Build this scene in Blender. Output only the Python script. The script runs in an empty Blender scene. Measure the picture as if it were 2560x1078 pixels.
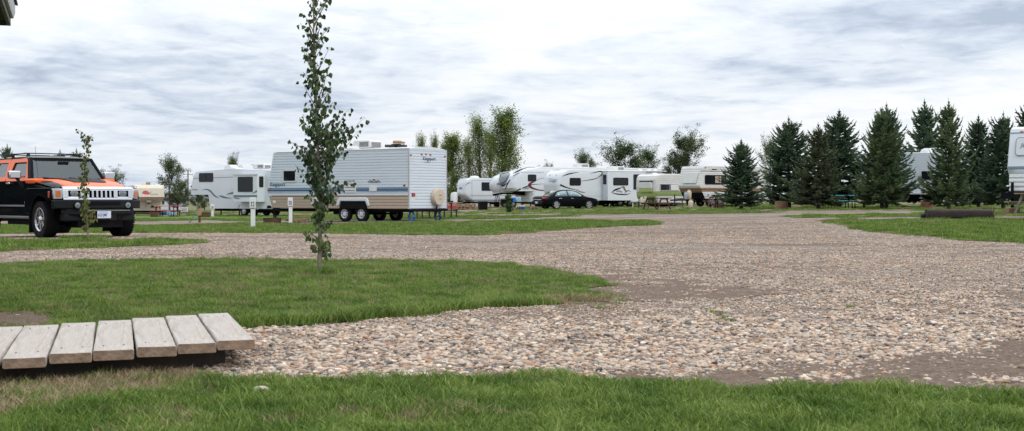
import bpy, bmesh, math, random
from mathutils import Vector, Matrix, noise, geometry
R = math.radians
scene = bpy.context.scene
COL = scene.collection
random.seed(7)
# ---------------------------------------------------------------- survey of the site
# the place was measured from the photograph: focal length in pixels, eye height, horizon row
F, EYE, HOR, CX = 3271.0, 0.92, 495.0, 1280.0

def sstep(a, b, v):
    t = max(0.0, min(1.0, (v - a) / (b - a)))
    return t * t * (3 - 2 * t)

HX = [(-60, -.40), (-24, -.38), (-16, -.38), (-9, -.16), (-5, -.06), (0, .0), (4, .06), (8, .15), (13, .27), (17, .32), (60, .35)]
def hx(x):
    if x <= HX[0][0]: return HX[0][1]
    for (a, u), (b, v) in zip(HX, HX[1:]):
        if x <= b:
            t = (x - a) / (b - a); t = t * t * (3 - 2 * t) * .5 + t * .5
            return u + (v - u) * t
    return HX[-1][1]
def gz(x, y):
    """height of the land"""
    z = sstep(15, 60, y) * hx(x)
    z += .10 * math.exp(-((x + 9.3) ** 2 + (y - 28.2) ** 2) / 40.0)
    z += .09 * math.exp(-((x - 18.0) ** 2 + (y - 47) ** 2) / 30.0)
    z += .012 * noise.noise((x * .35, y * .35, 3.1)) * sstep(2, 8, y)
    return z
def at(px, py):
    """photo pixel -> point of the land"""
    y = EYE * F / max(py - HOR, 4)
    for _ in range(40):
        y2 = (EYE - gz((px - CX) / F * y, y)) * F / max(py - HOR, 3.5)
        y = y * .6 + min(y2, 400) * .4
    return ((px - CX) / F * y, y)
def on(px, Y):
    x = (px - CX) / F * Y
    return (x, Y, gz(x, Y))
def zat(py, Y):
    return EYE - (py - HOR) * Y / F

# ---------------------------------------------------------------- materials
MATS = {}
def nodes_of(name):
    m = bpy.data.materials.new(name); m.use_nodes = True
    nt = m.node_tree; b = nt.nodes['Principled BSDF']
    return m, nt, b
def mat(name, col, rough=.5, metal=0, var=.08, scale=6.0, bump=0, bscale=60, coat=0, spec=.5, dirt=0, dirtcol=(.12, .10, .08), alpha=1, trans=0, stretch=None):
    if name in MATS: return MATS[name]
    m, nt, b = nodes_of(name)
    N, L = nt.nodes.new, nt.links.new
    tc = N('ShaderNodeTexCoord'); src = tc.outputs['Object']
    if stretch:
        mp = N('ShaderNodeMapping'); mp.inputs['Scale'].default_value = stretch
        L(src, mp.inputs['Vector']); src = mp.outputs['Vector']
    no = N('ShaderNodeTexNoise'); no.inputs['Scale'].default_value = scale; no.inputs['Detail'].default_value = 5
    L(src, no.inputs['Vector'])
    mx = N('ShaderNodeMixRGB'); mx.blend_type = 'MIX'
    L(no.outputs['Fac'], mx.inputs['Fac'])
    mx.inputs['Color1'].default_value = (*[max(0, c * (1 - var * 2)) for c in col], 1)
    mx.inputs['Color2'].default_value = (*[min(1, c * (1 + var * 2)) for c in col], 1)
    out = mx.outputs['Color']
    if dirt:
        n2 = N('ShaderNodeTexNoise'); n2.inputs['Scale'].default_value = scale * .6; n2.inputs['Detail'].default_value = 8
        n2.inputs['Roughness'].default_value = .7
        L(src, n2.inputs['Vector'])
        cr = N('ShaderNodeValToRGB'); cr.color_ramp.elements[0].position = .48; cr.color_ramp.elements[1].position = .72
        cr.color_ramp.elements[1].color = (dirt, dirt, dirt, 1)
        L(n2.outputs['Fac'], cr.inputs['Fac'])
        m2 = N('ShaderNodeMixRGB'); L(cr.outputs['Color'], m2.inputs['Fac']); L(out, m2.inputs['Color1'])
        m2.inputs['Color2'].default_value = (*dirtcol, 1); out = m2.outputs['Color']
    L(out, b.inputs['Base Color'])
    b.inputs['Roughness'].default_value = rough; b.inputs['Metallic'].default_value = metal
    b.inputs['Specular IOR Level'].default_value = spec
    if coat: b.inputs['Coat Weight'].default_value = coat; b.inputs['Coat Roughness'].default_value = .04
    if alpha < 1: b.inputs['Alpha'].default_value = alpha
    if trans: b.inputs['Transmission Weight'].default_value = trans
    if bump:
        bn = N('ShaderNodeTexNoise'); bn.inputs['Scale'].default_value = bscale; bn.inputs['Detail'].default_value = 4
        L(src, bn.inputs['Vector'])
        bp = N('ShaderNodeBump'); bp.inputs['Strength'].default_value = bump; bp.inputs['Distance'].default_value = .02
        L(bn.outputs['Fac'], bp.inputs['Height']); L(bp.outputs['Normal'], b.inputs['Normal'])
    MATS[name] = m
    return m

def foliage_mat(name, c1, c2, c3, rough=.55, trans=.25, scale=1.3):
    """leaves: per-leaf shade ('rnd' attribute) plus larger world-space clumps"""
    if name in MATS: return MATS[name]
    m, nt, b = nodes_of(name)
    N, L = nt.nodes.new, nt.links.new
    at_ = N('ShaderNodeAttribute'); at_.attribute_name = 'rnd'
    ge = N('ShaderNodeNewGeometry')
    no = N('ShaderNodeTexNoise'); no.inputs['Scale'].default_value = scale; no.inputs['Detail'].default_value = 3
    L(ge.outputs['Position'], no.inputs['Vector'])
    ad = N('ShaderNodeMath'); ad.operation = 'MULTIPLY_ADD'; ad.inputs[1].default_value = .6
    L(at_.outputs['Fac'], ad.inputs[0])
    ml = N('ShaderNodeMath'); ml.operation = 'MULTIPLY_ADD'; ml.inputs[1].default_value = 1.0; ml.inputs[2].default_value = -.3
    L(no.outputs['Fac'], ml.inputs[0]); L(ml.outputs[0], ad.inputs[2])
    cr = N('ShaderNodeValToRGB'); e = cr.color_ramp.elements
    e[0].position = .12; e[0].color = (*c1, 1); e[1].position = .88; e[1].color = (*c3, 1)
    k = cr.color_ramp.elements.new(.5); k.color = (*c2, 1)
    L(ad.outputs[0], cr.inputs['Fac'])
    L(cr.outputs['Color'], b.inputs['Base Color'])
    b.inputs['Roughness'].default_value = rough; b.inputs['Specular IOR Level'].default_value = .3
    if trans:
        tr = N('ShaderNodeBsdfTranslucent'); L(cr.outputs['Color'], tr.inputs['Color'])
        ms = N('ShaderNodeMixShader'); ms.inputs[0].default_value = trans
        L(b.outputs[0], ms.inputs[1]); L(tr.outputs[0], ms.inputs[2])
        L(ms.outputs[0], nt.nodes['Material Output'].inputs['Surface'])
    MATS[name] = m
    return m

# ---------------------------------------------------------------- mesh building
class MB:
    def __init__(s): s.v = []; s.f = []; s.m = []; s.att = []
    def add(s, vs, fs, mi=0):
        o = len(s.v); s.v += [tuple(p) for p in vs]
        s.f += [tuple(o + i for i in f) for f in fs]; s.m += [mi] * len(fs)
        return s
    def box(s, c, d, rz=0, mi=0, ry=0, rx=0):
        M = Matrix.Translation(c) @ Matrix.Rotation(rz, 4, 'Z') @ Matrix.Rotation(ry, 4, 'Y') @ Matrix.Rotation(rx, 4, 'X')
        x, y, z = d[0] / 2, d[1] / 2, d[2] / 2
        vs = [M @ Vector(p) for p in [(-x, -y, -z), (x, -y, -z), (x, y, -z), (-x, y, -z), (-x, -y, z), (x, -y, z), (x, y, z), (-x, y, z)]]
        return s.add(vs, [(0, 3, 2, 1), (4, 5, 6, 7), (0, 1, 5, 4), (1, 2, 6, 5), (2, 3, 7, 6), (3, 0, 4, 7)], mi)
    def b2(s, x0, x1, y0, y1, z0, z1, mi=0):
        return s.box(((x0 + x1) / 2, (y0 + y1) / 2, (z0 + z1) / 2), (abs(x1 - x0), abs(y1 - y0), abs(z1 - z0)), mi=mi)
    def prism(s, poly, a, b, plane='xz', mi=0):
        """extrude a 2-D outline between a and b along the third axis"""
        n = len(poly)
        def P(p, t):
            return {'xz': (p[0], t, p[1]), 'yz': (t, p[0], p[1]), 'xy': (p[0], p[1], t)}[plane]
        vs = [P(p, a) for p in poly] + [P(p, b) for p in poly]
        tri = geometry.tessellate_polygon([[Vector((p[0], p[1], 0)) for p in poly]])
        fs = [tuple(t) for t in tri] + [tuple(n + i for i in reversed(t)) for t in tri]
        fs += [(i, (i + 1) % n, n + (i + 1) % n, n + i) for i in range(n)]
        return s.add(vs, fs, mi)
    def tube(s, p0, p1, r0, r1=None, n=8, mi=0, cap=True):
        r1 = r0 if r1 is None else r1
        p0, p1 = Vector(p0), Vector(p1); d = (p1 - p0)
        if d.length < 1e-6: return s
        q = d.to_track_quat('Z', 'Y')
        vs = []
        for p, r in ((p0, r0), (p1, r1)):
            for i in range(n):
                a = 2 * math.pi * i / n
                vs.append(p + q @ Vector((r * math.cos(a), r * math.sin(a), 0)))
        fs = [(i, (i + 1) % n, n + (i + 1) % n, n + i) for i in range(n)]
        if cap: fs += [tuple(reversed(range(n))), tuple(range(n, 2 * n))]
        return s.add(vs, fs, mi)
    def path(s, pts, rads, n=6, mi=0):
        for i in range(len(pts) - 1):
            s.tube(pts[i], pts[i + 1], rads[i], rads[i + 1], n, mi, cap=(i in (0, len(pts) - 2)))
        return s
    def lathe(s, prof, axis='z', c=(0, 0, 0), n=24, mi=0, closed=False):
        """prof: list of (radius, height along axis)"""
        vs = []; k = len(prof)
        for i in range(n):
            a = 2 * math.pi * i / n; ca, sa = math.cos(a), math.sin(a)
            for r, h in prof:
                p = {'z': (r * ca, r * sa, h), 'y': (r * ca, h, r * sa), 'x': (h, r * ca, r * sa)}[axis]
                vs.append((c[0] + p[0], c[1] + p[1], c[2] + p[2]))
        fs = []
        for i in range(n):
            j = (i + 1) % n
            for q in range(k - 1 + (1 if closed else 0)):
                q2 = (q + 1) % k
                fs.append((i * k + q, j * k + q, j * k + q2, i * k + q2))
        return s.add(vs, fs, mi)
    def loft(s, rings, mi=0, cap=True):
        n = len(rings[0]); vs = [p for r in rings for p in r]; fs = []
        for k in range(len(rings) - 1):
            for i in range(n):
                j = (i + 1) % n
                fs.append((k * n + i, k * n + j, (k + 1) * n + j, (k + 1) * n + i))
        if cap: fs += [tuple(reversed(range(n))), tuple((len(rings) - 1) * n + i for i in range(n))]
        return s.add(vs, fs, mi)
    def ngon(s, pts, mi=0): return s.add(pts, [tuple(range(len(pts)))], mi)

OFF = [Vector((0, 0, 0))]
def link(o, parent=None):
    COL.objects.link(o)
    if parent is not None: o.parent = parent
    return o
def build(name, mb, mats, parent=None, smooth=True, bevel=0, seg=2, angle=35, off=True, loc=None, recalc=True):
    if not isinstance(mats, (list, tuple)): mats = [mats]
    me = bpy.data.meshes.new(name)
    o_ = OFF[-1] if (off and parent is not None) else Vector((0, 0, 0))
    me.from_pydata([(p[0] - o_.x, p[1] - o_.y, p[2] - o_.z) for p in mb.v], [], mb.f)
    for m in mats: me.materials.append(m)
    if len(mats) > 1: me.polygons.foreach_set('material_index', mb.m)
    if recalc:
        bm = bmesh.new(); bm.from_mesh(me); bmesh.ops.recalc_face_normals(bm, faces=bm.faces); bm.to_mesh(me); bm.free()
    me.update()
    if smooth:
        me.polygons.foreach_set('use_smooth', [True] * len(me.polygons)); me.set_sharp_from_angle(angle=R(angle))
    o = bpy.data.objects.new(name, me)
    if loc is not None: o.location = loc
    link(o, parent)
    if bevel:
        b = o.modifiers.new('bevel', 'BEVEL'); b.width = bevel; b.segments = seg; b.limit_method = 'ANGLE'; b.angle_limit = R(40)
        b.harden_normals = False
    return o
def tag(o, label=None, cat=None, group=None, kind=None):
    if label: o['label'] = label
    if cat: o['category'] = cat
    if group: o['group'] = group
    if kind: o['kind'] = kind
    return o
def thing(name, loc, rz, label, cat, group=None):
    o = bpy.data.objects.new(name, None); o.empty_display_size = .2
    o.location = loc; o.rotation_euler = (0, 0, rz); COL.objects.link(o)
    return tag(o, label, cat, group)

def text_obj(name, s, size, m, parent, x, z, y=-.006, shear=0, face='near', width=1.0, extrude=.0008, align='LEFT', spacing=1.0):
    """lettering as thin mesh on the near side (facing -y), the +x end or a front (facing +x)"""
    cu = bpy.data.curves.new(name, 'FONT'); cu.body = s; cu.size = size; cu.extrude = extrude; cu.shear = shear
    cu.align_x = align; cu.space_character = spacing; cu.offset = size * .012
    tmp = bpy.data.objects.new(name, cu); COL.objects.link(tmp)
    dg = bpy.context.evaluated_depsgraph_get(); dg.update()
    me = bpy.data.meshes.new_from_object(tmp.evaluated_get(dg))
    bpy.data.objects.remove(tmp); me.materials.clear(); me.materials.append(m)
    o_ = OFF[-1]
    me.transform(Matrix.Diagonal((width, 1, 1, 1)))
    if face == 'near': M = Matrix.Translation((x - o_.x, y - o_.y, z - o_.z)) @ Matrix.Rotation(R(90), 4, 'X')
    else: M = Matrix.Translation((x - o_.x, y - o_.y, z - o_.z)) @ Matrix.Rotation(R(90), 4, 'Z') @ Matrix.Rotation(R(90), 4, 'X')
    me.transform(M)
    o = bpy.data.objects.new(name, me); link(o, parent)
    return o

class Frame:
    """a vertical face measured between two bearings; local x runs along it, y points away"""
    def __init__(s, pl, Yl, pr, Yr, W):
        s.A = Vector(((pl - CX) / F * Yl, Yl)); B = Vector(((pr - CX) / F * Yr, Yr))
        s.L = (B - s.A).length; s.u = (B - s.A) / s.L; s.n = Vector((-s.u.y, s.u.x)); s.W = W
        m = s.A + s.u * s.L / 2 + s.n * W / 2
        s.g = gz(m.x, m.y); s.loc = (m.x, m.y, s.g); s.rz = math.atan2(s.u.y, s.u.x)
        s.off = Vector((s.L / 2, W / 2, 0))
    def p(s, px, py, y=0.0):
        k = (px - CX) / F; A = s.A + s.n * y
        t = (k * A.y - A.x) / (s.u.x - k * s.u.y); Y = A.y + t * s.u.y
        return (t, EYE - (py - HOR) * Y / F - s.g)
    def e(s, px, py, x):
        k = (px - CX) / F; A = s.A + s.u * x
        t = (k * A.y - A.x) / (s.n.x - k * s.n.y); Y = A.y + t * s.n.y
        return (t, EYE - (py - HOR) * Y / F - s.g)

# palette -------------------------------------------------------------------------------------
M_white = mat('white_fibreglass', (.61, .645, .68), .32, var=.03, scale=1.2, dirt=.10, dirtcol=(.45, .44, .42), coat=.2)
M_siding = mat('white_aluminium_siding', (.60, .655, .71), .38, var=.03, scale=1.0, dirt=.12, dirtcol=(.5, .49, .47))
M_cream = mat('cream_siding', (.62, .57, .46), .45, var=.04, scale=1.0, dirt=.15, dirtcol=(.4, .35, .28))
M_old = mat('aged_white_siding', (.60, .60, .575), .45, var=.05, scale=1.5, dirt=.2, dirtcol=(.42, .38, .32))
M_tan = mat('tan_siding', (.42, .34, .26), .45, var=.05)
M_navy = mat('navy_stripe', (.035, .075, .16), .35)
M_blue = mat('blue_stripe', (.12, .22, .33), .35)
M_teal = mat('teal_grey_graphic', (.10, .16, .19), .35)
M_grey = mat('grey_graphic', (.22, .25, .28), .4)
M_black = mat('black_graphic', (.008, .009, .012), .45, spec=.2)
M_maroon = mat('maroon_graphic', (.13, .02, .03), .35)
M_brown = mat('brown_stripe', (.20, .11, .06), .45)
M_green = mat('olive_green_paint', (.30, .36, .12), .4, var=.06, dirt=.15)
M_green2 = mat('dark_olive_paint', (.20, .27, .11), .4, var=.06)
M_roof = mat('rubber_roof', (.60, .60, .58), .7, dirt=.3, dirtcol=(.3, .3, .28))
M_trim = mat('aluminium_trim', (.55, .56, .57), .35, metal=.6)
M_win = mat('tinted_glass', (.010, .012, .015), .05, var=.2, spec=.35)
M_winfr = mat('window_frame_black', (.012, .012, .014), .5, spec=.2)
M_winfrw = mat('window_frame_white', (.6, .61, .62), .4)
M_under = mat('chassis_black', (.006, .006, .007), .8, var=.3, spec=.12)
M_rubber = mat('tyre_rubber', (.010, .010, .011), .8, var=.2, bump=.3, bscale=90, spec=.18)
M_rimw = mat('white_steel_rim', (.62, .63, .64), .35, var=.05)
M_rimg = mat('grey_steel_rim', (.36, .37, .38), .35, metal=.7)
M_red = mat('red_lens', (.28, .012, .015), .2, coat=.6)
M_amber = mat('amber_lens', (.55, .14, .015), .2, coat=.6)
M_plastw = mat('white_plastic', (.66, .67, .67), .4, var=.05, dirt=.15, dirtcol=(.4, .39, .36))
M_rust = mat('rusty_steel', (.10, .045, .028), .8, var=.4, scale=14, bump=.4, bscale=40, dirt=.6, dirtcol=(.03, .02, .018))
M_wood = mat('weathered_wood', (.28, .22, .17), .8, var=.2, scale=8, bump=.3, bscale=30)
M_bark = mat('bark', (.10, .075, .055), .9, var=.3, scale=20, bump=.6, bscale=60)
M_barkl = mat('pale_bark', (.20, .17, .13), .85, var=.3, scale=30, bump=.5, bscale=80, dirt=.5, dirtcol=(.08, .06, .045))
M_propane = mat('propane_cream', (.55, .50, .40), .45, var=.08, dirt=.5, dirtcol=(.30, .17, .08))
M_canvas = mat('canvas_cover', (.52, .44, .35), .8, var=.05)
# ---------------------------------------------------------------- trailers: shared kit
def ring(x0, x1, y0, y1, r, z, seg=4, rf=None):
    """rounded rectangle; rf = radius of the two corners at the x0 end"""
    pts = []
    for cx, cy, a0, rr in ((x0, y0, 180, rf or r), (x1, y0, 270, r), (x1, y1, 0, r), (x0, y1, 90, rf or r)):
        sx = 1 if cx == x0 else -1; sy = 1 if cy == y0 else -1
        for k in range(seg + 1):
            a = R(a0 + 90 * k / seg)
            pts.append((cx + sx * rr + rr * math.cos(a), cy + sy * rr + rr * math.sin(a), z))
    return pts
def rv_body(root, name, prof, W, r, mats, band, rib=0, pitch=.115, crown=.06, rf=None, step=.2, roofmi=1, nose=0):
    """lofted shell. prof = [(z, x0, x1)], band(z, side) -> material slot, side in 'side','left','right'"""
    zs = []
    for (z0, a0, b0), (z1, a1, b1) in zip(prof, prof[1:]):
        if z1 - z0 < 1e-4: zs.append((z0, a0, b0, 0)); continue
        st = pitch if rib else step
        n = max(1, round((z1 - z0) / st))
        for i in range(n):
            for fr_, of in (((0, 0), (.22, rib), (.9, rib)) if rib else ((0, 0),)):
                t = (i + fr_) / n
                zs.append((z0 + (z1 - z0) * t, a0 + (a1 - a0) * t, b0 + (b1 - b0) * t, of))
    z, a, b = prof[-1]; zs.append((z, a, b, 0))
    mb = MB(); rings = []
    for z, a, b, of in zs: rings.append(ring(a - of, b + of, -of, W + of, r, z, rf=rf))
    n = len(rings[0])
    vs = [p for q in rings for p in q]
    mb.v = vs
    for k in range(len(rings) - 1):
        zc = (zs[k][0] + zs[k + 1][0]) / 2
        for i in range(n):
            j = (i + 1) % n
            p, q = rings[k][i], rings[k][j]
            dx, dy = q[0] - p[0], q[1] - p[1]
            side = 'side' if abs(dx) > abs(dy) else ('right' if dy > 0 else 'left')
            mb.f.append((k * n + i, k * n + j, (k + 1) * n + j, (k + 1) * n + i)); mb.m.append(band(zc, side))
    mb.f.append(tuple(reversed(range(n)))); mb.m.append(0)
    # crowned roof
    top = rings[-1]; z = zs[-1][0]; base = (len(rings) - 1) * n; prev = base
    for s_ in (.82, .6, .35, .1):
        o = len(mb.v)
        for p in top: mb.v.append((p[0], W / 2 + (p[1] - W / 2) * s_, z + crown * (1 - s_ * s_)))
        for i in range(n):
            j = (i + 1) % n
            mb.f.append((prev + i, prev + j, o + j, o + i))
            ex = abs(top[i][0] - top[j][0]) < .5 * abs(top[i][1] - top[j][1]) + 1e-6
            mb.m.append(band(z - .01, 'left') if ex else roofmi)
        prev = o
    mb.f.append(tuple(prev + i for i in range(n))); mb.m.append(roofmi)
    return build(name, mb, mats, root)
def rrect(x0, x1, z0, z1, r=.05, seg=3):
    pts = []
    for cx, cz, a0 in ((x1 - r, z1 - r, 0), (x0 + r, z1 - r, 90), (x0 + r, z0 + r, 180), (x1 - r, z0 + r, 270)):
        for k in range(seg + 1):
            a = R(a0 + 90 * k / seg); pts.append((cx + r * math.cos(a), cz + r * math.sin(a)))
    return pts
def window(root, x0, z0, x1, z1, y=0, fm=None, plane='xz', sgn=-1, r=.06, mull=0, fw=.035, name='window'):
    """frame ring with a recessed dark pane; the pane is a sub-part"""
    x0, x1 = sorted((x0, x1)); z0, z1 = sorted((z0, z1)); fm = fm or M_winfr
    o_ = rrect(x0, x1, z0, z1, r); i_ = rrect(x0 + fw, x1 - fw, z0 + fw, z1 - fw, max(.01, r - fw * .5)); n = len(o_)
    ya, yb = y - sgn * .004, y + sgn * .028
    P = (lambda p, t: (p[0], t, p[1])) if plane == 'xz' else (lambda p, t: (t, p[0], p[1]))
    mb = MB(); vs = [P(p, ya) for p in o_] + [P(p, yb) for p in o_] + [P(p, yb) for p in i_] + [P(p, ya) for p in i_]
    fs = []
    for i in range(n):
        j = (i + 1) % n
        for a in range(3): fs.append((a * n + i, a * n + j, (a + 1) * n + j, (a + 1) * n + i))
    mb.add(vs, fs)
    for k in range(mull):
        xm = x0 + (x1 - x0) * (k + 1) / (mull + 1)
        if plane == 'xz': mb.b2(xm - .018, xm + .018, min(ya, yb), max(ya, yb) - .002, z0 + fw, z1 - fw)
        else: mb.b2(min(ya, yb) + .002, max(ya, yb), xm - .018, xm + .018, z0 + fw, z1 - fw)
    w = build(name, mb, fm, root)
    g = MB(); g.prism(i_, y + sgn * .004, y + sgn * .016, 'xz' if plane == 'xz' else 'yz')
    build('pane', g, M_win, w)
    return w
def decal(root, polys, m, y=-.004, name='stripe', plane='xz', th=.003):
    for p in polys:
        mb = MB(); mb.prism(p, y, y + th, plane); o = build(name, mb, m, root, smooth=False)
    return o
def ribbon(pts):
    """tapered swoosh: [(x, z, halfwidth)] -> outline"""
    # smooth by Catmull-Rom
    P = []
    n = len(pts)
    for i in range(n - 1):
        p0, p1, p2, p3 = pts[max(i - 1, 0)], pts[i], pts[i + 1], pts[min(i + 2, n - 1)]
        for k in range(5):
            t = k / 5
            P.append(tuple(.5 * ((2 * b) + (c - a) * t + (2 * a - 5 * b + 4 * c - d) * t * t + (3 * b - a - 3 * c + d) * t ** 3) for a, b, c, d in zip(p0, p1, p2, p3)))
    P.append(pts[-1]); up, dn = [], []
    for i, p in enumerate(P):
        q, r_ = P[max(i - 1, 0)], P[min(i + 1, len(P) - 1)]
        dx, dz = r_[0] - q[0], r_[1] - q[1]; l = math.hypot(dx, dz) or 1
        w = max(p[2], .003)
        up.append((p[0] - dz / l * w, p[1] + dx / l * w)); dn.append((p[0] + dz / l * w, p[1] - dx / l * w))
    return up + dn[::-1]
def swoosh(root, fr, pts, m, y=0.0, name='graphic', e=None):
    """pts in photo pixels (x, y, half width in pixels) on the face at local depth y"""
    out = []
    for px, py, w in pts:
        x, z = fr.p(px, py, y) if e is None else fr.e(px, py, e)
        x2, z2 = fr.p(px, py - 1, y) if e is None else fr.e(px, py - 1, e)
        out.append((x, z, w * abs(z2 - z)))
    # quads strip instead of a polygon: robust for any curve
    pl = ribbon(out); n = len(pl) // 2; mb = MB()
    up, dn = pl[:n], pl[n:][::-1]
    d = y if e is None else e
    f = (lambda p, t: (p[0], t, p[1])) if e is None else (lambda p, t: (t, p[0], p[1]))
    vs = [f(p, d - .005) for p in up] + [f(p, d - .005) for p in dn]
    mb.add(vs, [(i, i + 1, n + i + 1, n + i) for i in range(n - 1)])
    ob = build(name, mb, m, root, smooth=False)
    so = ob.modifiers.new('solid', 'SOLIDIFY'); so.thickness = .003; so.offset = 0
    return ob
def rv_wheel(root, x, y, rad=.34, w=.2, rim=None, out=-1, holes=8, name='wheel'):
    """rim with tyre as sub-part, outer face towards out*y"""
    rim = rim or M_rimw; rr = rad * .58; o = out
    mb = MB(); c = (x, y, rad)
    mb.lathe([(rr, o * w * .48), (rr * .97, o * w * .5), (rr * .90, o * w * .36), (rr * .84, o * w * .30), (rr * .42, o * w * .42), (rr * .36, o * w * .50), (rr * .2, o * w * .52), (.001, o * w * .52)], 'y', c, 24)
    mb.lathe([(rr, o * w * .48), (rr * .93, -o * w * .2), (.01, -o * w * .2)], 'y', c, 24)
    hb = mb
    for k in range(holes):
        a = 2 * math.pi * k / holes
        hb.tube((x + math.cos(a) * rr * .66, y + o * w * .30, rad + math.sin(a) * rr * .66), (x + math.cos(a) * rr * .66, y + o * w * .405, rad + math.sin(a) * rr * .66), rr * .15, n=8, mi=1)
    wh = build(name, mb, [rim, M_under], root)
    t = MB(); a = w / 2
    t.lathe([(rr * .99, -a * .9), (rad * .8, -a * 1.04), (rad * .95, -a * .95), (rad, -a * .7), (rad, a * .7), (rad * .95, a * .95), (rad * .8, a * 1.04), (rr * .99, a * .9)], 'y', c, 32)
    for k in range(36):
        an = 2 * math.pi * k / 36
        for q in (-.45, .45):
            t.box((x + math.cos(an + q * .1) * (rad - .002), y + q * a, rad + math.sin(an + q * .1) * (rad - .002)), (.014, a * .7, .035), ry=-an)
    build('tyre', t, M_rubber, wh)
    return wh
def ac_unit(root, x, y, z, L=.95, W=.7, H=.32, m=None):
    mb = MB()
    mb.prism([(x - L / 2, z), (x - L / 2 + .1, z + H * .9), (x - L / 2 + .2, z + H), (x + L / 2 - .08, z + H), (x + L / 2, z + H * .85), (x + L / 2, z + .05), (x + L / 2 - .1, z)], y - W / 2, y + W / 2)
    a = build('air_conditioner', mb, m or M_plastw, root, bevel=.03)
    g = MB()
    for i in range(5):
        g.b2(x - L * .08, x + L * .4, y - W / 2 - .006, y - W / 2 + .01, z + .08 + i * .042, z + .10 + i * .042)
        g.b2(x + L / 2 - .01, x + L / 2 + .006, y - W * .4, y + W * .4, z + .07 + i * .042, z + .09 + i * .042)
    build('grille', g, M_under, a)
    return a
def dome(root, x, y, z, r=.3, h=.22, name='roof_vent'):
    mb = MB(); mb.lathe([(r, 0), (r * .98, h * .3), (r * .8, h * .75), (r * .45, h * .97), (.001, h)], 'z', (x, y, z), 20)
    return build(name, mb, M_plastw, root)
def lamp(root, c, d, m, name='marker_light'):
    mb = MB(); mb.box(c, d); return build(name, mb, m, root, bevel=min(d) * .2)
def chassis(root, x0, x1, W, z0, z1, name='chassis'):
    mb = MB()
    mb.b2(x0 + .05, x1 - .05, .25, .33, z0, z1); mb.b2(x0 + .05, x1 - .05, W - .33, W - .25, z0, z1)
    k = x0 + .3
    while k < x1: mb.b2(k, k + .08, .33, W - .33, z0 + .02, z1); k += .9
    mb.b2(x0 + .3, x1 - .3, .4, W - .4, z1 - .10, z1 - .03)
    mb.b2((x0 + x1) / 2 - .9, (x0 + x1) / 2 + .9, .5, W - .5, z0 - .12, z1 - .1)
    return build(name, mb, M_under, root)
def jack(root, x, y, ztop, name='stabiliser_jack', m=None, foot=True):
    mb = MB(); mb.b2(x - .035, x + .035, y - .035, y + .035, .05, ztop)
    if foot: mb.b2(x - .13, x + .13, y - .13, y + .13, 0, .05)
    return build(name, mb, m or M_under, root)
def scissor(root, x, y, zt, m, name='scissor_jack'):
    mb = MB(); h = zt
    for s in (-1, 1):
        for t in (-.035, .035):
            mb.tube((x + s * .05, y + t, 0.03), (x + s * .17, y + t, h * .5), .022, n=5)
            mb.tube((x + s * .17, y + t, h * .5), (x + s * .05, y + t, h), .022, n=5)
    mb.b2(x - .13, x + .13, y - .08, y + .08, 0, .04); mb.b2(x - .09, x + .09, y - .06, y + .06, h - .03, h)
    mb.tube((x - .2, y, h * .5), (x + .2, y, h * .5), .014, n=6)
    return build(name, mb, m, root)
def fender(root, xs, y, rad, z1, m, depth=.04, name='fender_skirt'):
    """white plastic skirt over one or two wheel openings"""
    x0, x1 = xs; n = 10; h = rad * 2 + .12
    out = [(x0 - .12, z1 - .32), (x0 - .06, z1 - .06), (x0, z1), (x1, z1), (x1 + .06, z1 - .06), (x1 + .12, z1 - .32), (x1, z1 - .32), (x1 - .08, z1 - .13), (x0 + .08, z1 - .13), (x0, z1 - .32)]
    mb = MB(); mb.prism(out, y - depth, y)
    return build(name, mb, m, root, bevel=.012)
def axle(root, x, W, rad):
    mb = MB(); mb.tube((x, .1, rad), (x, W - .1, rad), .04, n=8); mb.b2(x - .35, x + .35, .27, .33, rad + .05, rad + .12); mb.b2(x - .35, x + .35, W - .33, W - .27, rad + .05, rad + .12)
    return build('axle', mb, M_under, root)
def wheelset(root, xs, W, rad=.34, rim=None):
    for x in xs:
        rv_wheel(root, x, .14, rad, rim=rim, out=-1); rv_wheel(root, x, W - .14, rad, rim=rim, out=1); axle(root, x, W, rad)
def rv(name, fr, label, cat='camper trailer', group='camper trailers parked on the lots'):
    r = thing(name, fr.loc, fr.rz, label, cat, group); OFF[-1] = fr.off.copy(); return r
def bandfn(side, ends=None):
    """side = [(ztop, slot)...] from below"""
    ends = ends or side
    def f(z, s):
        for zt, k in (side if s == 'side' else ends):
            if z < zt: return k
        return (side if s == 'side' else ends)[-1][1]
    return f
def rp(fr, x0, y0, x1, y1, y=0):
    """rectangle from two photo corners -> x0, z0, x1, z1"""
    a = fr.p(x0, y1, y); b = fr.p(x1, y0, y); return a[0], a[1], b[0], b[1]

# ---------------------------------------------------------------- 1: white ribbed trailer with tan lower band
fr = Frame(669, 59.6, 1022, 54.5, 2.44)
K = rv('travel_trailer', fr, 'white ribbed trailer with navy stripes, tan lower siding and round beige spare wheel cover')
zb = .57; zt = fr.p(1022, 371)[1]; zs = [fr.p(1022, v)[1] for v in (489.5, 469, 476, 477.5, 481)]
xf = fr.p(684, 385)[0]; xn = 0
zn = fr.p(669, 478)[1]
L = fr.L
prof = [(zb, fr.p(681, 518)[0], L), (zn, 0, L), (zt - .10, xf - .02, L), (zt - .03, xf + .01, L), (zt, xf + .07, L)]
kb = bandfn([(zs[0], 2), (9, 0)], [(9, 0)])
rv_body(K, 'body', prof, 2.44, .05, [M_siding, M_roof, M_tan], kb, rib=.022, pitch=.122, crown=.10)
def hs(fr, x0, x1, pya, pyb, ref, m, name='stripe', y=-.028):
    za, zb_ = fr.p(ref, pya)[1], fr.p(ref, pyb)[1]
    return decal(fr_root, [[(x0, za), (x1, za), (x1, zb_), (x0, zb_)]], m, y=y, name=name)
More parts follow.
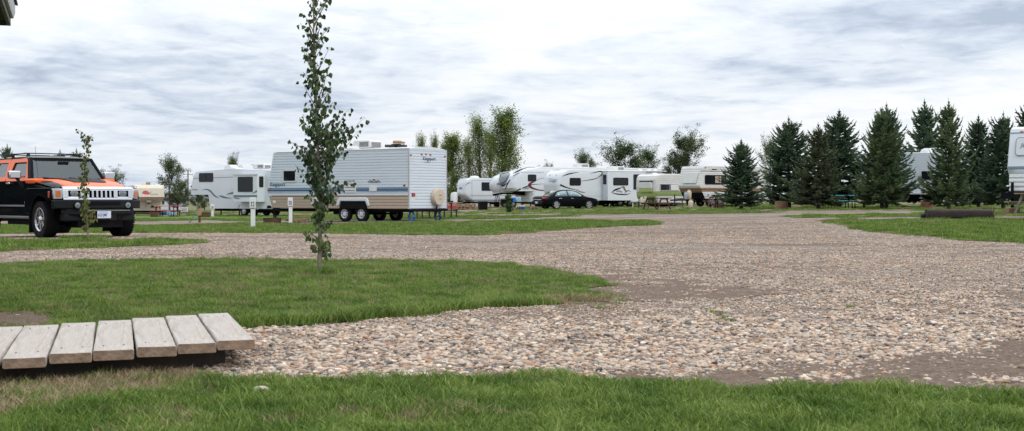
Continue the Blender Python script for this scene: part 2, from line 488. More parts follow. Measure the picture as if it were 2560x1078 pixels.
fr_root = K
mbt = MB()   # corner and roof-edge mouldings
mbt.b2(L - .03, L + .025, -.022, .03, zb, zt); mbt.b2(L - .03, L + .025, 2.41, 2.462, zb, zt)
mbt.b2(xf + .2, L + .02, -.025, .02, zt - .05, zt + .012)
build('corner_moulding', mbt, M_trim, K)
x28 = fr.p(672, 474)[0]
hs(fr, .02, L - .03, 472, 468.5, 1022, M_blue); hs(fr, .02, L - .03, 477, 472.8, 1022, M_navy); hs(fr, .02, L - .03, 480, 478.4, 1022, M_blue)
hs(fr, .3, L - .03, 490.5, 488.6, 1022, M_brown, name='moulding')
x0, z0, x1, z1 = rp(fr, 708, 424, 742, 456); window(K, x0, z0, x1, z1, -.018, M_winfrw, fw=.06)
x0, z0, x1, z1 = rp(fr, 861, 456, 891, 482); mb = MB(); mb.b2(x0, x1, -.045, -.018, z0, z1)
v = build('refrigerator_vent', mb, M_plastw, K, bevel=.008); mb = MB()
for k in range(4): mb.b2(x0 + .05, x1 - .05, -.052, -.044, z0 + .08 + k * .14, z0 + .10 + k * .14)
build('louvre', mb, M_winfr, v)
x0, z0, x1, z1 = rp(fr, 924, 465, 943, 479); mb = MB(); mb.b2(x0, x1, -.04, -.018, z0, z1); build('water_heater_door', mb, M_plastw, K, bevel=.01)
x0, z0, x1, z1 = rp(fr, 779, 494, 796, 511); mb = MB(); mb.b2(x0, x1, -.04, -.018, z0, z1); build('storage_hatch', mb, M_plastw, K, bevel=.01)
x0, z0, x1, z1 = rp(fr, 683, 502, 690, 508); mb = MB(); mb.b2(x0, x1, -.035, -.018, z0, z1); build('utility_hatch', mb, M_plastw, K, bevel=.01)
x, z = fr.p(676, 464); text_obj('lettering', 'Kingsport', .25, M_navy, K, x, z - .03, -.030)
# mountain emblem above the stripe
pts = [(920, 455, .6), (926, 452, 1.2), (931, 454, .8), (935, 449, 1.3), (940, 454, .8), (945, 452, 1), (952, 455, .5)]
swoosh(K, fr, pts, M_maroon, -.024, 'emblem'); swoosh(K, fr, [(921, 457, .3), (935, 456, .7), (952, 457.5, .3)], M_navy, -.024, 'emblem')
x, z = fr.p(677, 471); lamp(K, (x, -.03, z), (.10, .03, .07), M_amber); x, z = fr.p(1012, 464); lamp(K, (x, -.03, z), (.10, .03, .07), M_red)
# rear end
for py_, zz in ((.10, -.28), (.80, -.24), (1.08, -.22), (1.36, -.24), (2.32, -.28)):
    lamp(K, (L + .02, py_, zt + zz), (.03, .11, .06), M_red, 'clearance_light')
y0, z0 = fr.e(1056, 400.5, L); text_obj('lettering', 'Kingsport', .21, M_navy, K, L + .030, z0, y0, face='end')
text_obj('lettering', 'by Gulf Stream', .06, M_navy, K, L + .030, z0 - .1, y0 + .12, face='end')
for px in (1032, 1105):
    y0, z0 = fr.e(px, 487, L); lamp(K, (L + .03, y0, z0), (.05, .20, .15), M_red, 'tail_light')
y0, z0 = fr.e(1031, 497, L); mb = MB(); mb.box((L + .02, y0, z0), (.01, .30, .20)); pl = build('licence_plate', mb, M_plastw, K, bevel=.003)
mb = MB(); mb.b2(L - .1, L + .12, .02, 2.42, zb - .10, zb - .002); build('bumper', mb, M_under, K, bevel=.01)
y0, z0 = fr.e(1089, 493, L); mb = MB(); mb.lathe([(.34, .02), (.37, .05), (.37, .20), (.34, .245), (.001, .26)], 'x', (L, y0, z0), 32)
sp = build('spare_wheel_cover', mb, M_canvas, K)
text_obj('lettering', 'Gulf', .10, M_green2, sp, L + .265, z0 + .05, y0 - .08, face='end')
text_obj('lettering', 'Stream', .07, M_grey, sp, L + .265, z0 - .10, y0 - .1, face='end')
mb = MB(); mb.tube((L, y0, zb - .1), (L + .12, y0, z0 - .3), .03, n=6); build('wheel_carrier', mb, M_under, K)
# roof gear
xa = fr.p(917, 370, 1.15)[0]; ac_unit(K, xa, 1.15, zt + .1, 1.1, .75, .36)
xa = fr.p(893, 370, .9)[0]; dome(K, xa, .9, zt + .06, .28, .16)
xa = fr.p(880, 372, .45)[0]; mb = MB(); mb.b2(xa - .2, xa + .2, .3, .6, zt + .04, zt + .13); build('roof_hatch', mb, M_plastw, K, bevel=.03)
wx = [fr.p(863, 530, .1)[0], fr.p(905, 530, .1)[0]]
wheelset(K, wx, 2.44, .345)
x0, x1 = fr.p(842, 500)[0] + .15, fr.p(925, 500)[0] - .1
z1 = fr.p(905, 494)[1]
mb = MB(); mb.prism([(x0 - .12, z1 - .36), (x0 - .03, z1 - .06), (x0 + .08, z1), (x1 - .08, z1), (x1 + .03, z1 - .08), (x1 + .12, z1 - .36), (x1 - .01, z1 - .36), (x1 - .12, z1 - .15), (x0 + .12, z1 - .15), (x0 + .01, z1 - .36)], -.08, -.018)
build('fender_skirt', mb, M_white, K, bevel=.02)
mb = MB(); mb.prism([(x0 + .02, zb), (x0 + .13, z1 - .16), (x1 - .13, z1 - .16), (x1 - .02, zb)], -.03, -.012); build('wheel_well', mb, M_under, K)
chassis(K, .6, L, 2.44, zb - .14, zb - .01)
xa, ya = fr.e(1018, 545, L); scissor(K, L - .15, .35, zb - .1, mat('bright_blue_paint', (.03, .16, .45), .4))
scissor(K, L - .1, 2.0, zb - .1, mat('navy_blue_paint', (.015, .04, .14), .4))
mb = MB(); mb.b2(-.9, .7, 1.16, 1.28, zb - .12, zb - .02); mb.tube((-.8, 1.22, 0), (-.8, 1.22, zb + .3), .04); build('tongue', mb, M_under, K)
jack(K, 1.0, .4, zb)
OFF[-1] = fr.off.copy()
# things lying on its roof
xa = fr.p(994, 370, 1.3)[0]; Mx = Matrix.Translation(fr.loc) @ Matrix.Rotation(fr.rz, 4, 'Z')
wl = Mx @ (Vector((xa, 1.3, zt + .11)) - fr.off)
mb = MB()
for k, (a, b, c, d) in enumerate([(-.42, -.1, .0, .10), (-.1, .12, 0, .13), (.25, -.05, 0, .08), (.1, .2, .02, .1), (-.25, .2, 0, .09)]):
    mb.tube((a * .8 - .2, b, d * .7), (a * .8 + .2, b + .1, d * .7 + .01 * k), d * .6, n=9)
tag(build('tarpaulin', mb, mat('dark_tarp', (.03, .03, .035), .7, bump=.6, bscale=12), loc=(wl.x, wl.y, wl.z)), 'dark folded tarpaulin lying on the roof of the ribbed trailer', 'tarpaulin')
mb = MB(); mb.box((0, 0, -.08), (.36, .3, .12), rz=.2); mb.box((.22, .05, -.10), (.2, .24, .09), rz=-.4)
tag(build('firewood_bundle', mb, mat('cut_wood', (.30, .19, .11), .8, var=.25, scale=18, bump=.5), loc=(wl.x - .02, wl.y, wl.z + .32), bevel=.05), 'brown bundle on top of the dark tarpaulin on the trailer roof', 'bundle')

# ---------------------------------------------------------------- 2: fifth wheel on the left with slide-out
fr = Frame(476, 97.3, 725, 91.4, 2.44)
K = rv('fifth_wheel_trailer', fr, 'white fifth wheel trailer with teal swooshes and a slide-out, left of the ribbed trailer')
fr_root = K; L = fr.L; zo = fr.p(500, 487)[1]; zb = fr.p(560, 521.5)[1]; xo = fr.p(520, 487)[0]; xb = fr.p(524.5, 521)[0]
zt = fr.p(486, 430)[1]
prof = [(zb, xb, L), (zo, xo, L), (zo, .05, L), (fr.p(476, 470)[1], 0, L), (fr.p(486, 430)[1] - .15, fr.p(485, 431)[0], L), (zt, fr.p(487, 429)[0] + .15, L)]
def bf(z, s): return 0
rv_body(K, 'body', prof, 2.44, .05, [M_white, M_roof], bf, crown=.08)
# raised roof wedge that peaks mid-way
pk = fr.p(575, 422); lf = fr.p(488, 429.5); rt = fr.p(690, 426)
mb = MB(); mb.prism([(lf[0] + .1, zt - .05), (lf[0] + .25, lf[1] + .02), (pk[0] - 1, pk[1] - .04), (pk[0], pk[1]), (rt[0], rt[1]), (L - .02, rt[1] - .02), (L - .02, zt - .05)], .03, 2.41)
build('roof', mb, [M_white], K, bevel=.02)
x0, z0, x1, z1 = rp(fr, 498, 432.5, 533, 455); window(K, x0, z0, x1, z1, mull=1)
decal(K, [[(fr.p(483, 446)[0], fr.p(483, 447)[1]), (fr.p(498, 446)[0], fr.p(483, 447)[1]), (fr.p(498, 446)[0], fr.p(483, 445.5)[1]), (fr.p(483, 446)[0], fr.p(483, 445.5)[1])], [(fr.p(533, 446)[0], fr.p(533, 445.4)[1]), (fr.p(583, 446)[0], fr.p(583, 443.6)[1]), (fr.p(583, 446)[0], fr.p(583, 442)[1]), (fr.p(533, 446)[0], fr.p(533, 443.8)[1])]], M_grey)
swoosh(K, fr, [(505, 475.5, .4), (515, 473.5, 1.2), (526, 478, 2.4), (536, 489, 2.2), (549, 496, .4)], M_teal)
swoosh(K, fr, [(547, 489, .6), (556, 492, 2.6), (566, 494.5, 1.8), (580, 496.5, .3)], M_teal)
swoosh(K, fr, [(565, 486.5, .4), (575, 484, 2.0), (583, 482.5, 2.6)], M_teal)
x, z = fr.p(479, 476.5); text_obj('lettering', 'Prowler', .2, M_grey, K, x, z, -.006, shear=.2)
lamp(K, (fr.p(478, 466)[0], -.02, fr.p(478, 466)[1]), (.10, .03, .10), M_red)
# slide-out box
sd = .75; a = fr.p(583.5, 437, -sd); b = fr.p(643, 437, -sd); zsb = fr.p(600, 505, -sd)[1]; zst = a[1]
mb = MB(); mb.b2(a[0], b[0], -sd, -.002, zsb, zst); so_ = build('slide_out', mb, M_white, K, bevel=.015)
mb = MB(); mb.b2(a[0] - .04, b[0] + .05, -sd - .03, -sd, zst - .06, zst + .03); build('slide_trim', mb, M_trim, so_)
window(so_, fr.p(595, 0, -sd)[0], fr.p(595, 480, -sd)[1], fr.p(632, 0, -sd)[0], fr.p(632, 442, -sd)[1], -sd, name='window')
window(so_, -sd + .18, fr.p(650, 468, -sd)[1], -.17, fr.p(650, 441, -sd)[1], b[0], plane='yz', sgn=1, name='window')
sz0, sz1 = fr.p(600, 493.5, -sd)[1], fr.p(600, 488, -sd)[1]
decal(so_, [[(a[0] + .02, sz0), (b[0] - .02, sz0), (b[0] - .02, sz1), (a[0] + .02, sz1)]], M_teal, y=-sd - .004)
swoosh(so_, fr, [(584, 494.5, .5), (592, 496, 1.6), (602, 497.5, .3)], M_brown, -sd)
swoosh(so_, fr, [(630, 484, .3), (637, 481, 1.6), (642.5, 477.5, 3)], M_teal, -sd)
chassis(K, xb + .2, L, 2.44, zb - .18, zb - .01)
wx = fr.p(611, 528, .1)[0]; wheelset(K, [wx, wx + .95], 2.44, .35)
x0 = wx - .45; mb = MB(); zf = fr.p(605, 506)[1]
mb.prism([(x0 - .55, zf - .02), (x0 - .55, zf), (wx + 1.6, zf), (wx + 1.6, zb - .05), (wx + 1.4, zb - .05), (wx + 1.3, zf - .2), (x0 + .05, zf - .2), (x0 - .1, zb), (x0 - .35, zb)], -.04, -.001); build('fender_skirt', mb, M_white, K, bevel=.01)
a = fr.p(500, 487); mb = MB(); mb.prism([(fr.p(500, 500)[0], fr.p(500, 499.5)[1]), (fr.p(506, 500)[0], fr.p(506, 502.5)[1]), (xo - .05, fr.p(515, 498)[1]), (xo, zo - .02), (fr.p(510, 488)[0], zo - .02)], .8, 1.6); build('pin_box', mb, M_under, K)
jack(K, fr.p(545, 536)[0], .3, zb); jack(K, fr.p(545, 536)[0], 2.1, zb)
pz = fr.p(575, 422)[1]
mb = MB(); xa = fr.p(578, 415, 1.2)[0]; mb.prism([(xa - .45, pz - .02), (xa - .42, pz + .2), (xa - .25, pz + .3), (xa + .15, pz + .32), (xa + .4, pz + .14), (xa + .8, pz + .08), (xa + .85, pz - .02)], .9, 1.6); build('roof_dome', mb, M_plastw, K, bevel=.05)
ac_unit(K, fr.p(655, 416, 1.2)[0], 1.2, pz - .02, 1.15, .7, .36)
mb = MB(); xa = fr.p(633, 420, 1)[0]; mb.tube((xa, 1, pz), (xa, 1, pz + .28), .02, n=6); mb.b2(xa - .14, xa + .14, .9, 1.1, pz + .26, pz + .31); build('antenna', mb, M_trim, K)

# ---------------------------------------------------------------- nose-on trailers (length runs away)
def nose_trailer(fr, name, label, prof, mats, slot, roofz=None, group='camper trailers parked on the lots'):
    K = rv(name, fr, label, group=group)
    mb = MB(); mb.prism(prof, 0, fr.L, 'yz')
    b = build('body', mb, mats, K, bevel=.05, seg=3)
    return K
# 3: small beige fifth wheel far left
fr = Frame(337, 103, 411, 103.85, 6.4)
zt = fr.p(370, 463)[1]; zc = fr.p(370, 494.5)[1]; zd = fr.p(370, 497)[1]; zu = fr.p(370, 503)[1]; zb = fr.p(370, 527.5)[1]
K = nose_trailer(fr, 'fifth_wheel_trailer', 'small beige fifth wheel trailer seen nose-on behind the red picnic table', [(1.5, zb), (1.5, zu), (.5, zd - .04), (.1, zd), (0, zc), (.06, zt - .25), (.25, zt - .03), (.5, zt), (6.4, zt), (6.4, zb)], [M_cream], 0)
L = fr.L
swo = [(356, 484, 1), (359, 482, 3.6), (364, 481.6, 5), (369, 482.5, 4), (373, 483, 1.4)]
for pts, m in ((swo, mat('rose_graphic', (.50, .10, .12), .5)), ([(369, 487, .4), (374, 483.5, 1.0), (378, 479, .5)], mat('rose_graphic', (.5, .1, .12)))):
    swoosh(K, fr, pts, m, 0.02, 'emblem')
x, z = fr.p(375, 487.5); text_obj('lettering', 'FRONTIER', .13, M_grey, K, x, z, .01, shear=.2)
decal(K, [[(.05, zc - .02), (L - .05, zc - .02), (L - .05, zc + .05), (.05, zc + .05)]], M_maroon, y=-.01)
for a, b in ((.27, .95), (1.48, 2.1)):
    mb = MB(); mb.b2(a, b, 1.47, 1.5, fr.p(0, 521, 1.5)[1], fr.p(0, 507, 1.5)[1]); h = build('hatch', mb, M_cream, K, bevel=.01)
    mb = MB(); o1 = (a - .03, b + .03, fr.p(0, 521.6, 1.5)[1], fr.p(0, 506.3, 1.5)[1])
    mb.b2(o1[0], o1[1], 1.485, 1.497, o1[2], o1[3]); build('seal', mb, M_tan, h)
mb = MB(); mb.b2(1.0, 1.32, .6, 1.0, fr.p(0, 507, .8)[1], fr.p(0, 500, .8)[1]); build('pin_box', mb, M_plastw, K, bevel=.02)
mb = MB(); mb.b2(1.02, 1.3, .7, 1.0, fr.p(0, 510, .8)[1], fr.p(0, 507, .8)[1]); build('hitch_plate', mb, M_under, K)
ac_unit(K, 1.1, 2.2, zt - .02, .7, .9, .24, M_cream)
mb = MB(); mb.b2(1.75, 2.2, 1.9, 2.4, zt - .01, zt + .09); build('roof_vent', mb, M_plastw, K, bevel=.02)
for a in (.2, 2.13):
    jack(K, a, 1.8, zb)
for a, o_ in ((.12, -1), (2.2, 1)):
    mb = MB(); mb.lathe([(.33, -.1), (.35, 0), (.33, .1), (.01, .1)], 'x', (a, 4.2, .35), 20); build('wheel', mb, M_rubber, K)
mb = MB(); mb.b2(.2, 2.1, 1.6, 6.2, zb - .15, zb - .005); build('chassis', mb, M_under, K)
for a in (.12, 2.2): lamp(K, (a, .1, zt - .12), (.08, .03, .05), M_amber)

# 4: right-hand trailer cut by the frame
fr = Frame(2517, 48.0, 2660, 46.6, 6.5)
zt = fr.p(2523, 317)[1]; zm = fr.p(2512, 422)[1]; zb = fr.p(2523, 470)[1]
K = nose_trailer(fr, 'travel_trailer', 'cream and white trailer nose with teal stripes at the right edge of the yard', [(.55, zb), (.05, zm - .08), (0, zm), (.25, zt - .25), (.32, zt - .08), (.45, zt), (6.5, zt), (6.5, zb)], [M_white], 0)
L = fr.L
def slantdecal(z0, z1, m, x0=.03, x1=None, name='stripe'):
    """band on the leaning nose face between zm and zt"""
    x1 = x1 or L - .03; f = lambda z: .25 * (z - zm) / (zt - .25 - zm) - .006
    mb = MB(); mb.add([(x0, f(z0), z0), (x1, f(z0), z0), (x1, f(z1), z1), (x0, f(z1), z1)], [(0, 1, 2, 3)])
    o = build(name, mb, m, K, smooth=False); s_ = o.modifiers.new('s', 'SOLIDIFY'); s_.thickness = .006; s_.offset = 0
    return o
zz = lambda py: fr.p(2540, py)[1]
slantdecal(zz(423.5), zz(419), M_teal); slantdecal(zz(418), zz(416.4), M_navy); slantdecal(zz(333), zz(330.6), M_blue)
a, b = zz(390), zz(343); f = lambda z: .25 * (z - zm) / (zt - .25 - zm)
mb = MB(); P1 = rrect(.27, 1.9, a, b, .12); P2 = rrect(.30, 1.87, a + .03, b - .03, .1)
mb.add([(p[0], f(p[1]) - .03, p[1]) for p in P1] + [(p[0], f(p[1]) + .02, p[1]) for p in P1], [tuple(range(len(P1)))] + [(i, (i + 1) % len(P1), len(P1) + (i + 1) % len(P1), len(P1) + i) for i in range(len(P1))])
wc = build('window_cover', mb, M_grey, K)
mb = MB(); mb.add([(p[0], f(p[1]) - .045, p[1]) for p in P2] + [(p[0], f(p[1]) - .02, p[1]) for p in P2], [tuple(range(len(P2)))] + [(i, (i + 1) % len(P2), len(P2) + (i + 1) % len(P2), len(P2) + i) for i in range(len(P2))])
build('cover_panel', mb, M_white, wc)
tx = text_obj('lettering', 'Jet Flite', .22, M_grey, K, .46, zz(368), f(zz(368)) - .055, shear=.35)
lamp(K, (.45, .27, zz(329)), (.12, .05, .06), M_amber)
# ribbed gas-bottle cover, A-frame, jack, blocks
mb = MB(); bz0, bz1 = zz(481), zz(436)
pr = [(.25 + .0, bz0)]
for k in range(4):
    t0 = bz0 + (bz1 - bz0) * k / 4; t1 = bz0 + (bz1 - bz0) * (k + 1) / 4
    pr += [(-.28, t0 + .03), (-.30, t0 + .05), (-.30 + .02 * (k == 3), t1 - .03), (-.28, t1)]
pr = [(.3, bz0)] + pr[1:] + [(.3, bz1)]
mb.prism(pr, .2, 2.3, 'yz'); build('gas_bottle_cover', mb, M_plastw, K, bevel=.015)
mb = MB()
mb.tube((.55, -.75, bz0 - .1), (.25, .6, bz0 - .1), .06, n=6); mb.b2(.1, 2.3, -.1, .2, bz0 - .2, bz0 - .01); mb.b2(.12, .62, -.8, -.35, bz0 - .22, bz0 - .02); mb.b2(.15, 2.3, .3, 6.2, zb - .2, zb)
build('tow_frame', mb, M_under, K)
mb = MB(); jx = fr.p(2531, 0, -.5)[0]; mb.tube((jx, -.5, .22), (jx, -.5, fr.p(2531, 456, -.5)[1]), .055, n=10); mb.tube((jx - .12, -.5, fr.p(2531, 470, -.5)[1]), (jx + .02, -.5, fr.p(2531, 470, -.5)[1]), .015); build('tongue_jack', mb, M_under, K)
mb = MB(); mb.tube((jx, -.5, .2), (jx, -.5, .55), .035, n=10); mb.b2(jx - .1, jx + .1, -.6, -.4, .2, .23); build('jack_leg', mb, M_trim, K)
wpos = Matrix.Translation(fr.loc) @ Matrix.Rotation(fr.rz, 4, 'Z') @ (Vector((jx, -.5, 0)) - fr.off)
mb = MB(); mb.b2(-.2, .2, -.2, .2, -.06, .2)
gb = gz(wpos.x, wpos.y)
tag(build('paving_block', mb, mat('brick_red', (.26, .14, .10), .85, var=.2, scale=9, bump=.4), loc=(wpos.x, wpos.y, gb), bevel=.01), 'reddish concrete block under the jack of the right-edge trailer', 'block')
for a in (.3, 1.9):
    mb = MB(); mb.lathe([(.33, -.1), (.35, 0), (.33, .1), (.01, .1)], 'x', (a, 4.0, .35), 20); build('wheel', mb, M_rubber, K)
# ---------------------------------------------------------------- 5: distant white trailer behind the wood pile
def prof_px(fr, pts, y=0):
    """[(z, x0, L)] from photo pixels of the nose outline on the near side plane, bottom to top"""
    out = []
    for px, py in pts:
        x, z = fr.p(px, py, y); out.append((z, x, fr.L))
    return out
fr = Frame(1160, 128, 1345, 130.8, 2.44); L = fr.L
K = rv('travel_trailer', fr, 'plain white trailer farthest back, behind the firewood and the dark bin')
zb = fr.p(1175, 505)[1]; zt = fr.p(1175, 446)[1]; zm = fr.p(1160, 485)[1]
prof = [(zb, .9, L), (zm - .1, .05, L), (zm, 0, L), (zt - .5, .05, L), (zt - .15, .18, L), (zt, .5, L)]
rv_body(K, 'body', prof, 2.44, .12, [M_white, M_roof, M_grey], bandfn([(zb + .28, 2), (9, 0)]), crown=.05, rf=.35)
x0 = fr.p(1179.5, 480)[0]
decal(K, [[(x0, zb + .05), (x0 + .035, zb + .05), (x0 + .035, zt - .2), (x0, zt - .2)], [(x0, zt - .22), (L - 1.5, zt - .22), (L - 1.5, zt - .19), (x0, zt - .19)]], M_grey, name='slide_seam')
hz = fr.p(1185, 490)[1]; decal(K, [[(.6, hz), (L - .3, hz), (L - .3, hz + .05), (.6, hz + .05)]], M_grey)
a = rp(fr, 1204, 456, 1222, 477); window(K, a[0], a[1], a[2] + .4, a[3], r=.03, mull=1)
swoosh(K, fr, [(1164, 462, .4), (1170, 458.5, 1.3), (1178, 456.5, .3)], M_grey)
y0, z0 = fr.e(1148, 472, .0); swoosh(K, fr, [(1147.5, 472, 1.2), (1151, 470.5, 2.4), (1155, 471.5, 1.4)], M_navy, e=-.0, name='emblem')
dome(K, fr.p(1186, 446, 1.2)[0], 1.2, zt + .03, .5, .25, 'satellite_dome')
mb = MB(); mb.lathe([(.3, .4), (.3, 1.35), (.22, 1.5), (.01, 1.52)], 'z', (-.55, 1.2, 0), 16); mb.lathe([(.29, .4), (.29, 1.3), (.2, 1.45), (.01, 1.47)], 'z', (-.5, 1.75, 0), 16)
build('gas_bottle_cover', mb, M_plastw, K)
mb = MB(); mb.prism([(-1.0, .45), (-.9, .65), (1, zb), (1, zb - .15), (-.3, .42)], 1.0, 1.5); build('tow_frame', mb, M_under, K)
chassis(K, .8, L, 2.44, zb - .14, zb - .01); wheelset(K, [4.3, 5.2], 2.44, .34, M_rimg); jack(K, 1.2, .3, zb)

# 6: rounded nose of a fifth wheel between them
fr = Frame(1236, 121, 1400, 122.8, 2.44); L = fr.L
K = rv('fifth_wheel_trailer', fr, 'rounded white trailer nose with ribbed lower cap, squeezed left of the big fifth wheel')
zo = fr.p(1240, 482)[1]; zt = fr.p(1236, 436)[1]; xb = 2.6
prof = [(1.0, xb, L), (zo, xb - .15, L), (zo + .001, .35, L), (zo + .35, .05, L), (zo + .8, 0, L), (zt - .5, .1, L), (zt - .2, .35, L), (zt, .8, L)]
rv_body(K, 'body', prof, 2.44, .25, [M_white, M_roof], lambda z, s: 0, crown=.08, rf=.75)
x, z = fr.p(1238, 463); text_obj('lettering', 'Wildcat', .3, M_black, K, .15, z, -.012, shear=.4)
for k in range(3):
    mb = MB(); zz_ = zo + .35 + .2 * k; 
    mb.b2(-.012, .3, .8, 1.75, zz_, zz_ + .025); build('nose_rib', mb, M_grey, K)
lamp(K, (.5, -.02, zo + .2), (.08, .04, .08), M_red)
mb = MB(); a = fr.p(1236, 484, 1.2); mb.prism([(.3, zo - .28), (.2, zo - .1), (1.2, zo + .02), (2.4, zo + .02), (2.4, zo - .2), (1.2, zo - .12)], .9, 1.5); build('pin_box', mb, M_under, K)
for q in (.95, 1.45):
    mb = MB(); mb.tube((.55, q, zo - .15), (.35, q, 0), .03, n=6); mb.tube((.65, q, zo - .15), (1.0, q, 0), .03, n=6); build('king_pin_tripod', mb, M_under, K)
chassis(K, xb + .2, L, 2.44, .8, 1.0); wheelset(K, [5.2, 6.1], 2.44, .36, M_rimg)

# 7: the big fifth wheel with the panoramic front window
fr = Frame(1282, 119, 1660, 127.5, 2.44); L = fr.L
K = rv('fifth_wheel_trailer', fr, 'tall white fifth wheel with curved nose window and maroon swoosh, left of the sedan')
zo = fr.p(1300, 478)[1]; xb = fr.p(1326, 480)[0]; zb = fr.p(1330, 505)[1]
prof = [(zb, xb + .1, L), (zo, xb, L), (zo + .001, .25, L)] + [(fr.p(x, y)[1], fr.p(x, y)[0], L) for x, y in ((1281, 470), (1281, 455), (1285, 440), (1295, 430), (1312, 423), (1340, 419))]
zt = prof[-1][0]
rv_body(K, 'body', prof, 2.44, .15, [M_white, M_roof], lambda z, s: 0, crown=.10, rf=.55, step=.12)
# nose window: shield shape on the cap
cap = [(1253.5, 434), (1272, 430), (1274, 436), (1266, 452), (1259, 459), (1254.5, 458), (1250.5, 448)]
mb = MB(); pts = []
xw = -.02
def nosep(px, py, d):
    y, z = fr.e(px, py, 0.0)
    # follow the leaning nose
    xx = 0
    for (z0, a, _), (z1, b, _) in zip(prof[2:], prof[3:]):
        if z0 <= z <= z1: xx = a + (b - a) * (z - z0) / (z1 - z0)
    if z > prof[-1][0]: xx = prof[-1][1]
    y, z = fr.e(px, py, xx); return (xx - d, y, z)
def noseprism(pix, d0, d1, m, name, par=None):
    # densified fan, keeps to the curve of the cap
    c = (sum(p[0] for p in pix) / len(pix), sum(p[1] for p in pix) / len(pix)); mb = MB()
    P = []
    for i in range(len(pix)):
        a, b = pix[i], pix[(i + 1) % len(pix)]
        for t in (0, .33, .66): P.append((a[0] + (b[0] - a[0]) * t, a[1] + (b[1] - a[1]) * t))
    n = len(P); vs = []
    for s_ in (1, .66, .33): vs += [nosep(c[0] + (p[0] - c[0]) * s_, c[1] + (p[1] - c[1]) * s_, d0) for p in P]
    vs.append(nosep(c[0], c[1], d0)); fs = []
    for r_ in range(2):
        for i in range(n): fs.append((r_ * n + i, r_ * n + (i + 1) % n, (r_ + 1) * n + (i + 1) % n, (r_ + 1) * n + i))
    for i in range(n): fs.append((2 * n + i, 2 * n + (i + 1) % n, 3 * n))
    mb.add(vs, fs); o = build(name, mb, m, par or K); s_ = o.modifiers.new('s', 'SOLIDIFY'); s_.thickness = .02; s_.offset = 0
    return o
wf = noseprism([(1251, 432), (1273, 428), (1276, 436), (1267, 454), (1259, 462), (1253, 461), (1248.5, 448)], .03, 0, M_grey, 'nose_window')
noseprism(cap, .055, 0, mat('nose_glass', (.10, .13, .16), .08, coat=.3), 'pane', wf)
noseprism([(1251, 461), (1259, 464), (1268, 457), (1262, 464.5), (1256, 467.5)], .03, 0, M_black, 'graphic')
for pts, m in (([(1282, 434, .6), (1293, 429, 1.8), (1306, 423, 1.3), (1316, 421.5, .3)], M_black), ([(1275.5, 449, .5), (1283, 440, 1.2), (1292, 435, 1.4), (1300, 433, .5)], M_grey), ([(1263, 474, .4), (1269, 458, .9), (1276, 449, .8)], M_black),
               ([(1289, 478, .6), (1300, 473, 1.8), (1302, 472, 1.5)], M_black), ([(1305, 471.5, 1), (1315, 467, 1.4), (1330, 462, .9), (1358, 460, .3)], M_black), ([(1337, 453, 1.4), (1326, 459, 3.0), (1323.5, 464, 4.0), (1330, 470, 2.8), (1345, 475, 1.4), (1360, 477.5, .4)], M_maroon),
               ([(1337, 453, .6), (1345, 449, .8), (1355, 446, .6), (1368, 444, .3)], M_grey), ([(1335, 471, .5), (1350, 475.5, .9), (1372, 476.5, .4)], M_black), ([(1308, 473.5, .3), (1315, 471, 2.4), (1322, 470, 2.6)], M_grey)):
    if pts[0][0] < 1280 and pts[-1][0] < 1280:
        noseprism([(1262.5, 474), (1268, 458), (1275.5, 448.5), (1276.5, 449.5), (1270, 459), (1264, 474)], .02, 0, m, 'graphic'); continue
    swoosh(K, fr, [p for p in pts if p[0] >= 1281], m)
a = rp(fr, 1319.5, 436.5, 1340.5, 453.5); window(K, *a, r=.1, mull=1, fw=.05)
zz_ = fr.p(1305, 431)[1]; decal(K, [[(fr.p(1302, 0)[0], zz_), (fr.p(1360, 0)[0], zz_), (fr.p(1360, 0)[0], zz_ + .04), (fr.p(1302, 0)[0], zz_ + .04)]], M_grey, name='seam')
mb = MB(); mb.b2(fr.p(1340, 0)[0], L - .5, .3, 2.1, zt + .0, zt + .09); build('roof_cap', mb, M_roof, K, bevel=.03)
ac_unit(K, fr.p(1452, 415, 1.2)[0], 1.2, zt + .08, 1.4, .8, .38)
mb = MB(); mb.prism([(.9, zo - .25), (1.0, zo - .02), (xb - .1, zo - .02), (xb - .1, zo - .4)], .85, 1.6); build('pin_box', mb, M_under, K)
for q in (.5, 1.9): jack(K, xb + .3, q, zb)
mb = MB(); zq = fr.p(1330, 486)[1]; mb.b2(xb + .05, xb + .3, -.012, -.002, zq, zq + .08); build('hatch_lock', mb, M_grey, K)
chassis(K, xb + .2, L, 2.44, zb - .2, zb - .01); wheelset(K, [L - 4.2, L - 3.2], 2.44, .38, M_rimg)

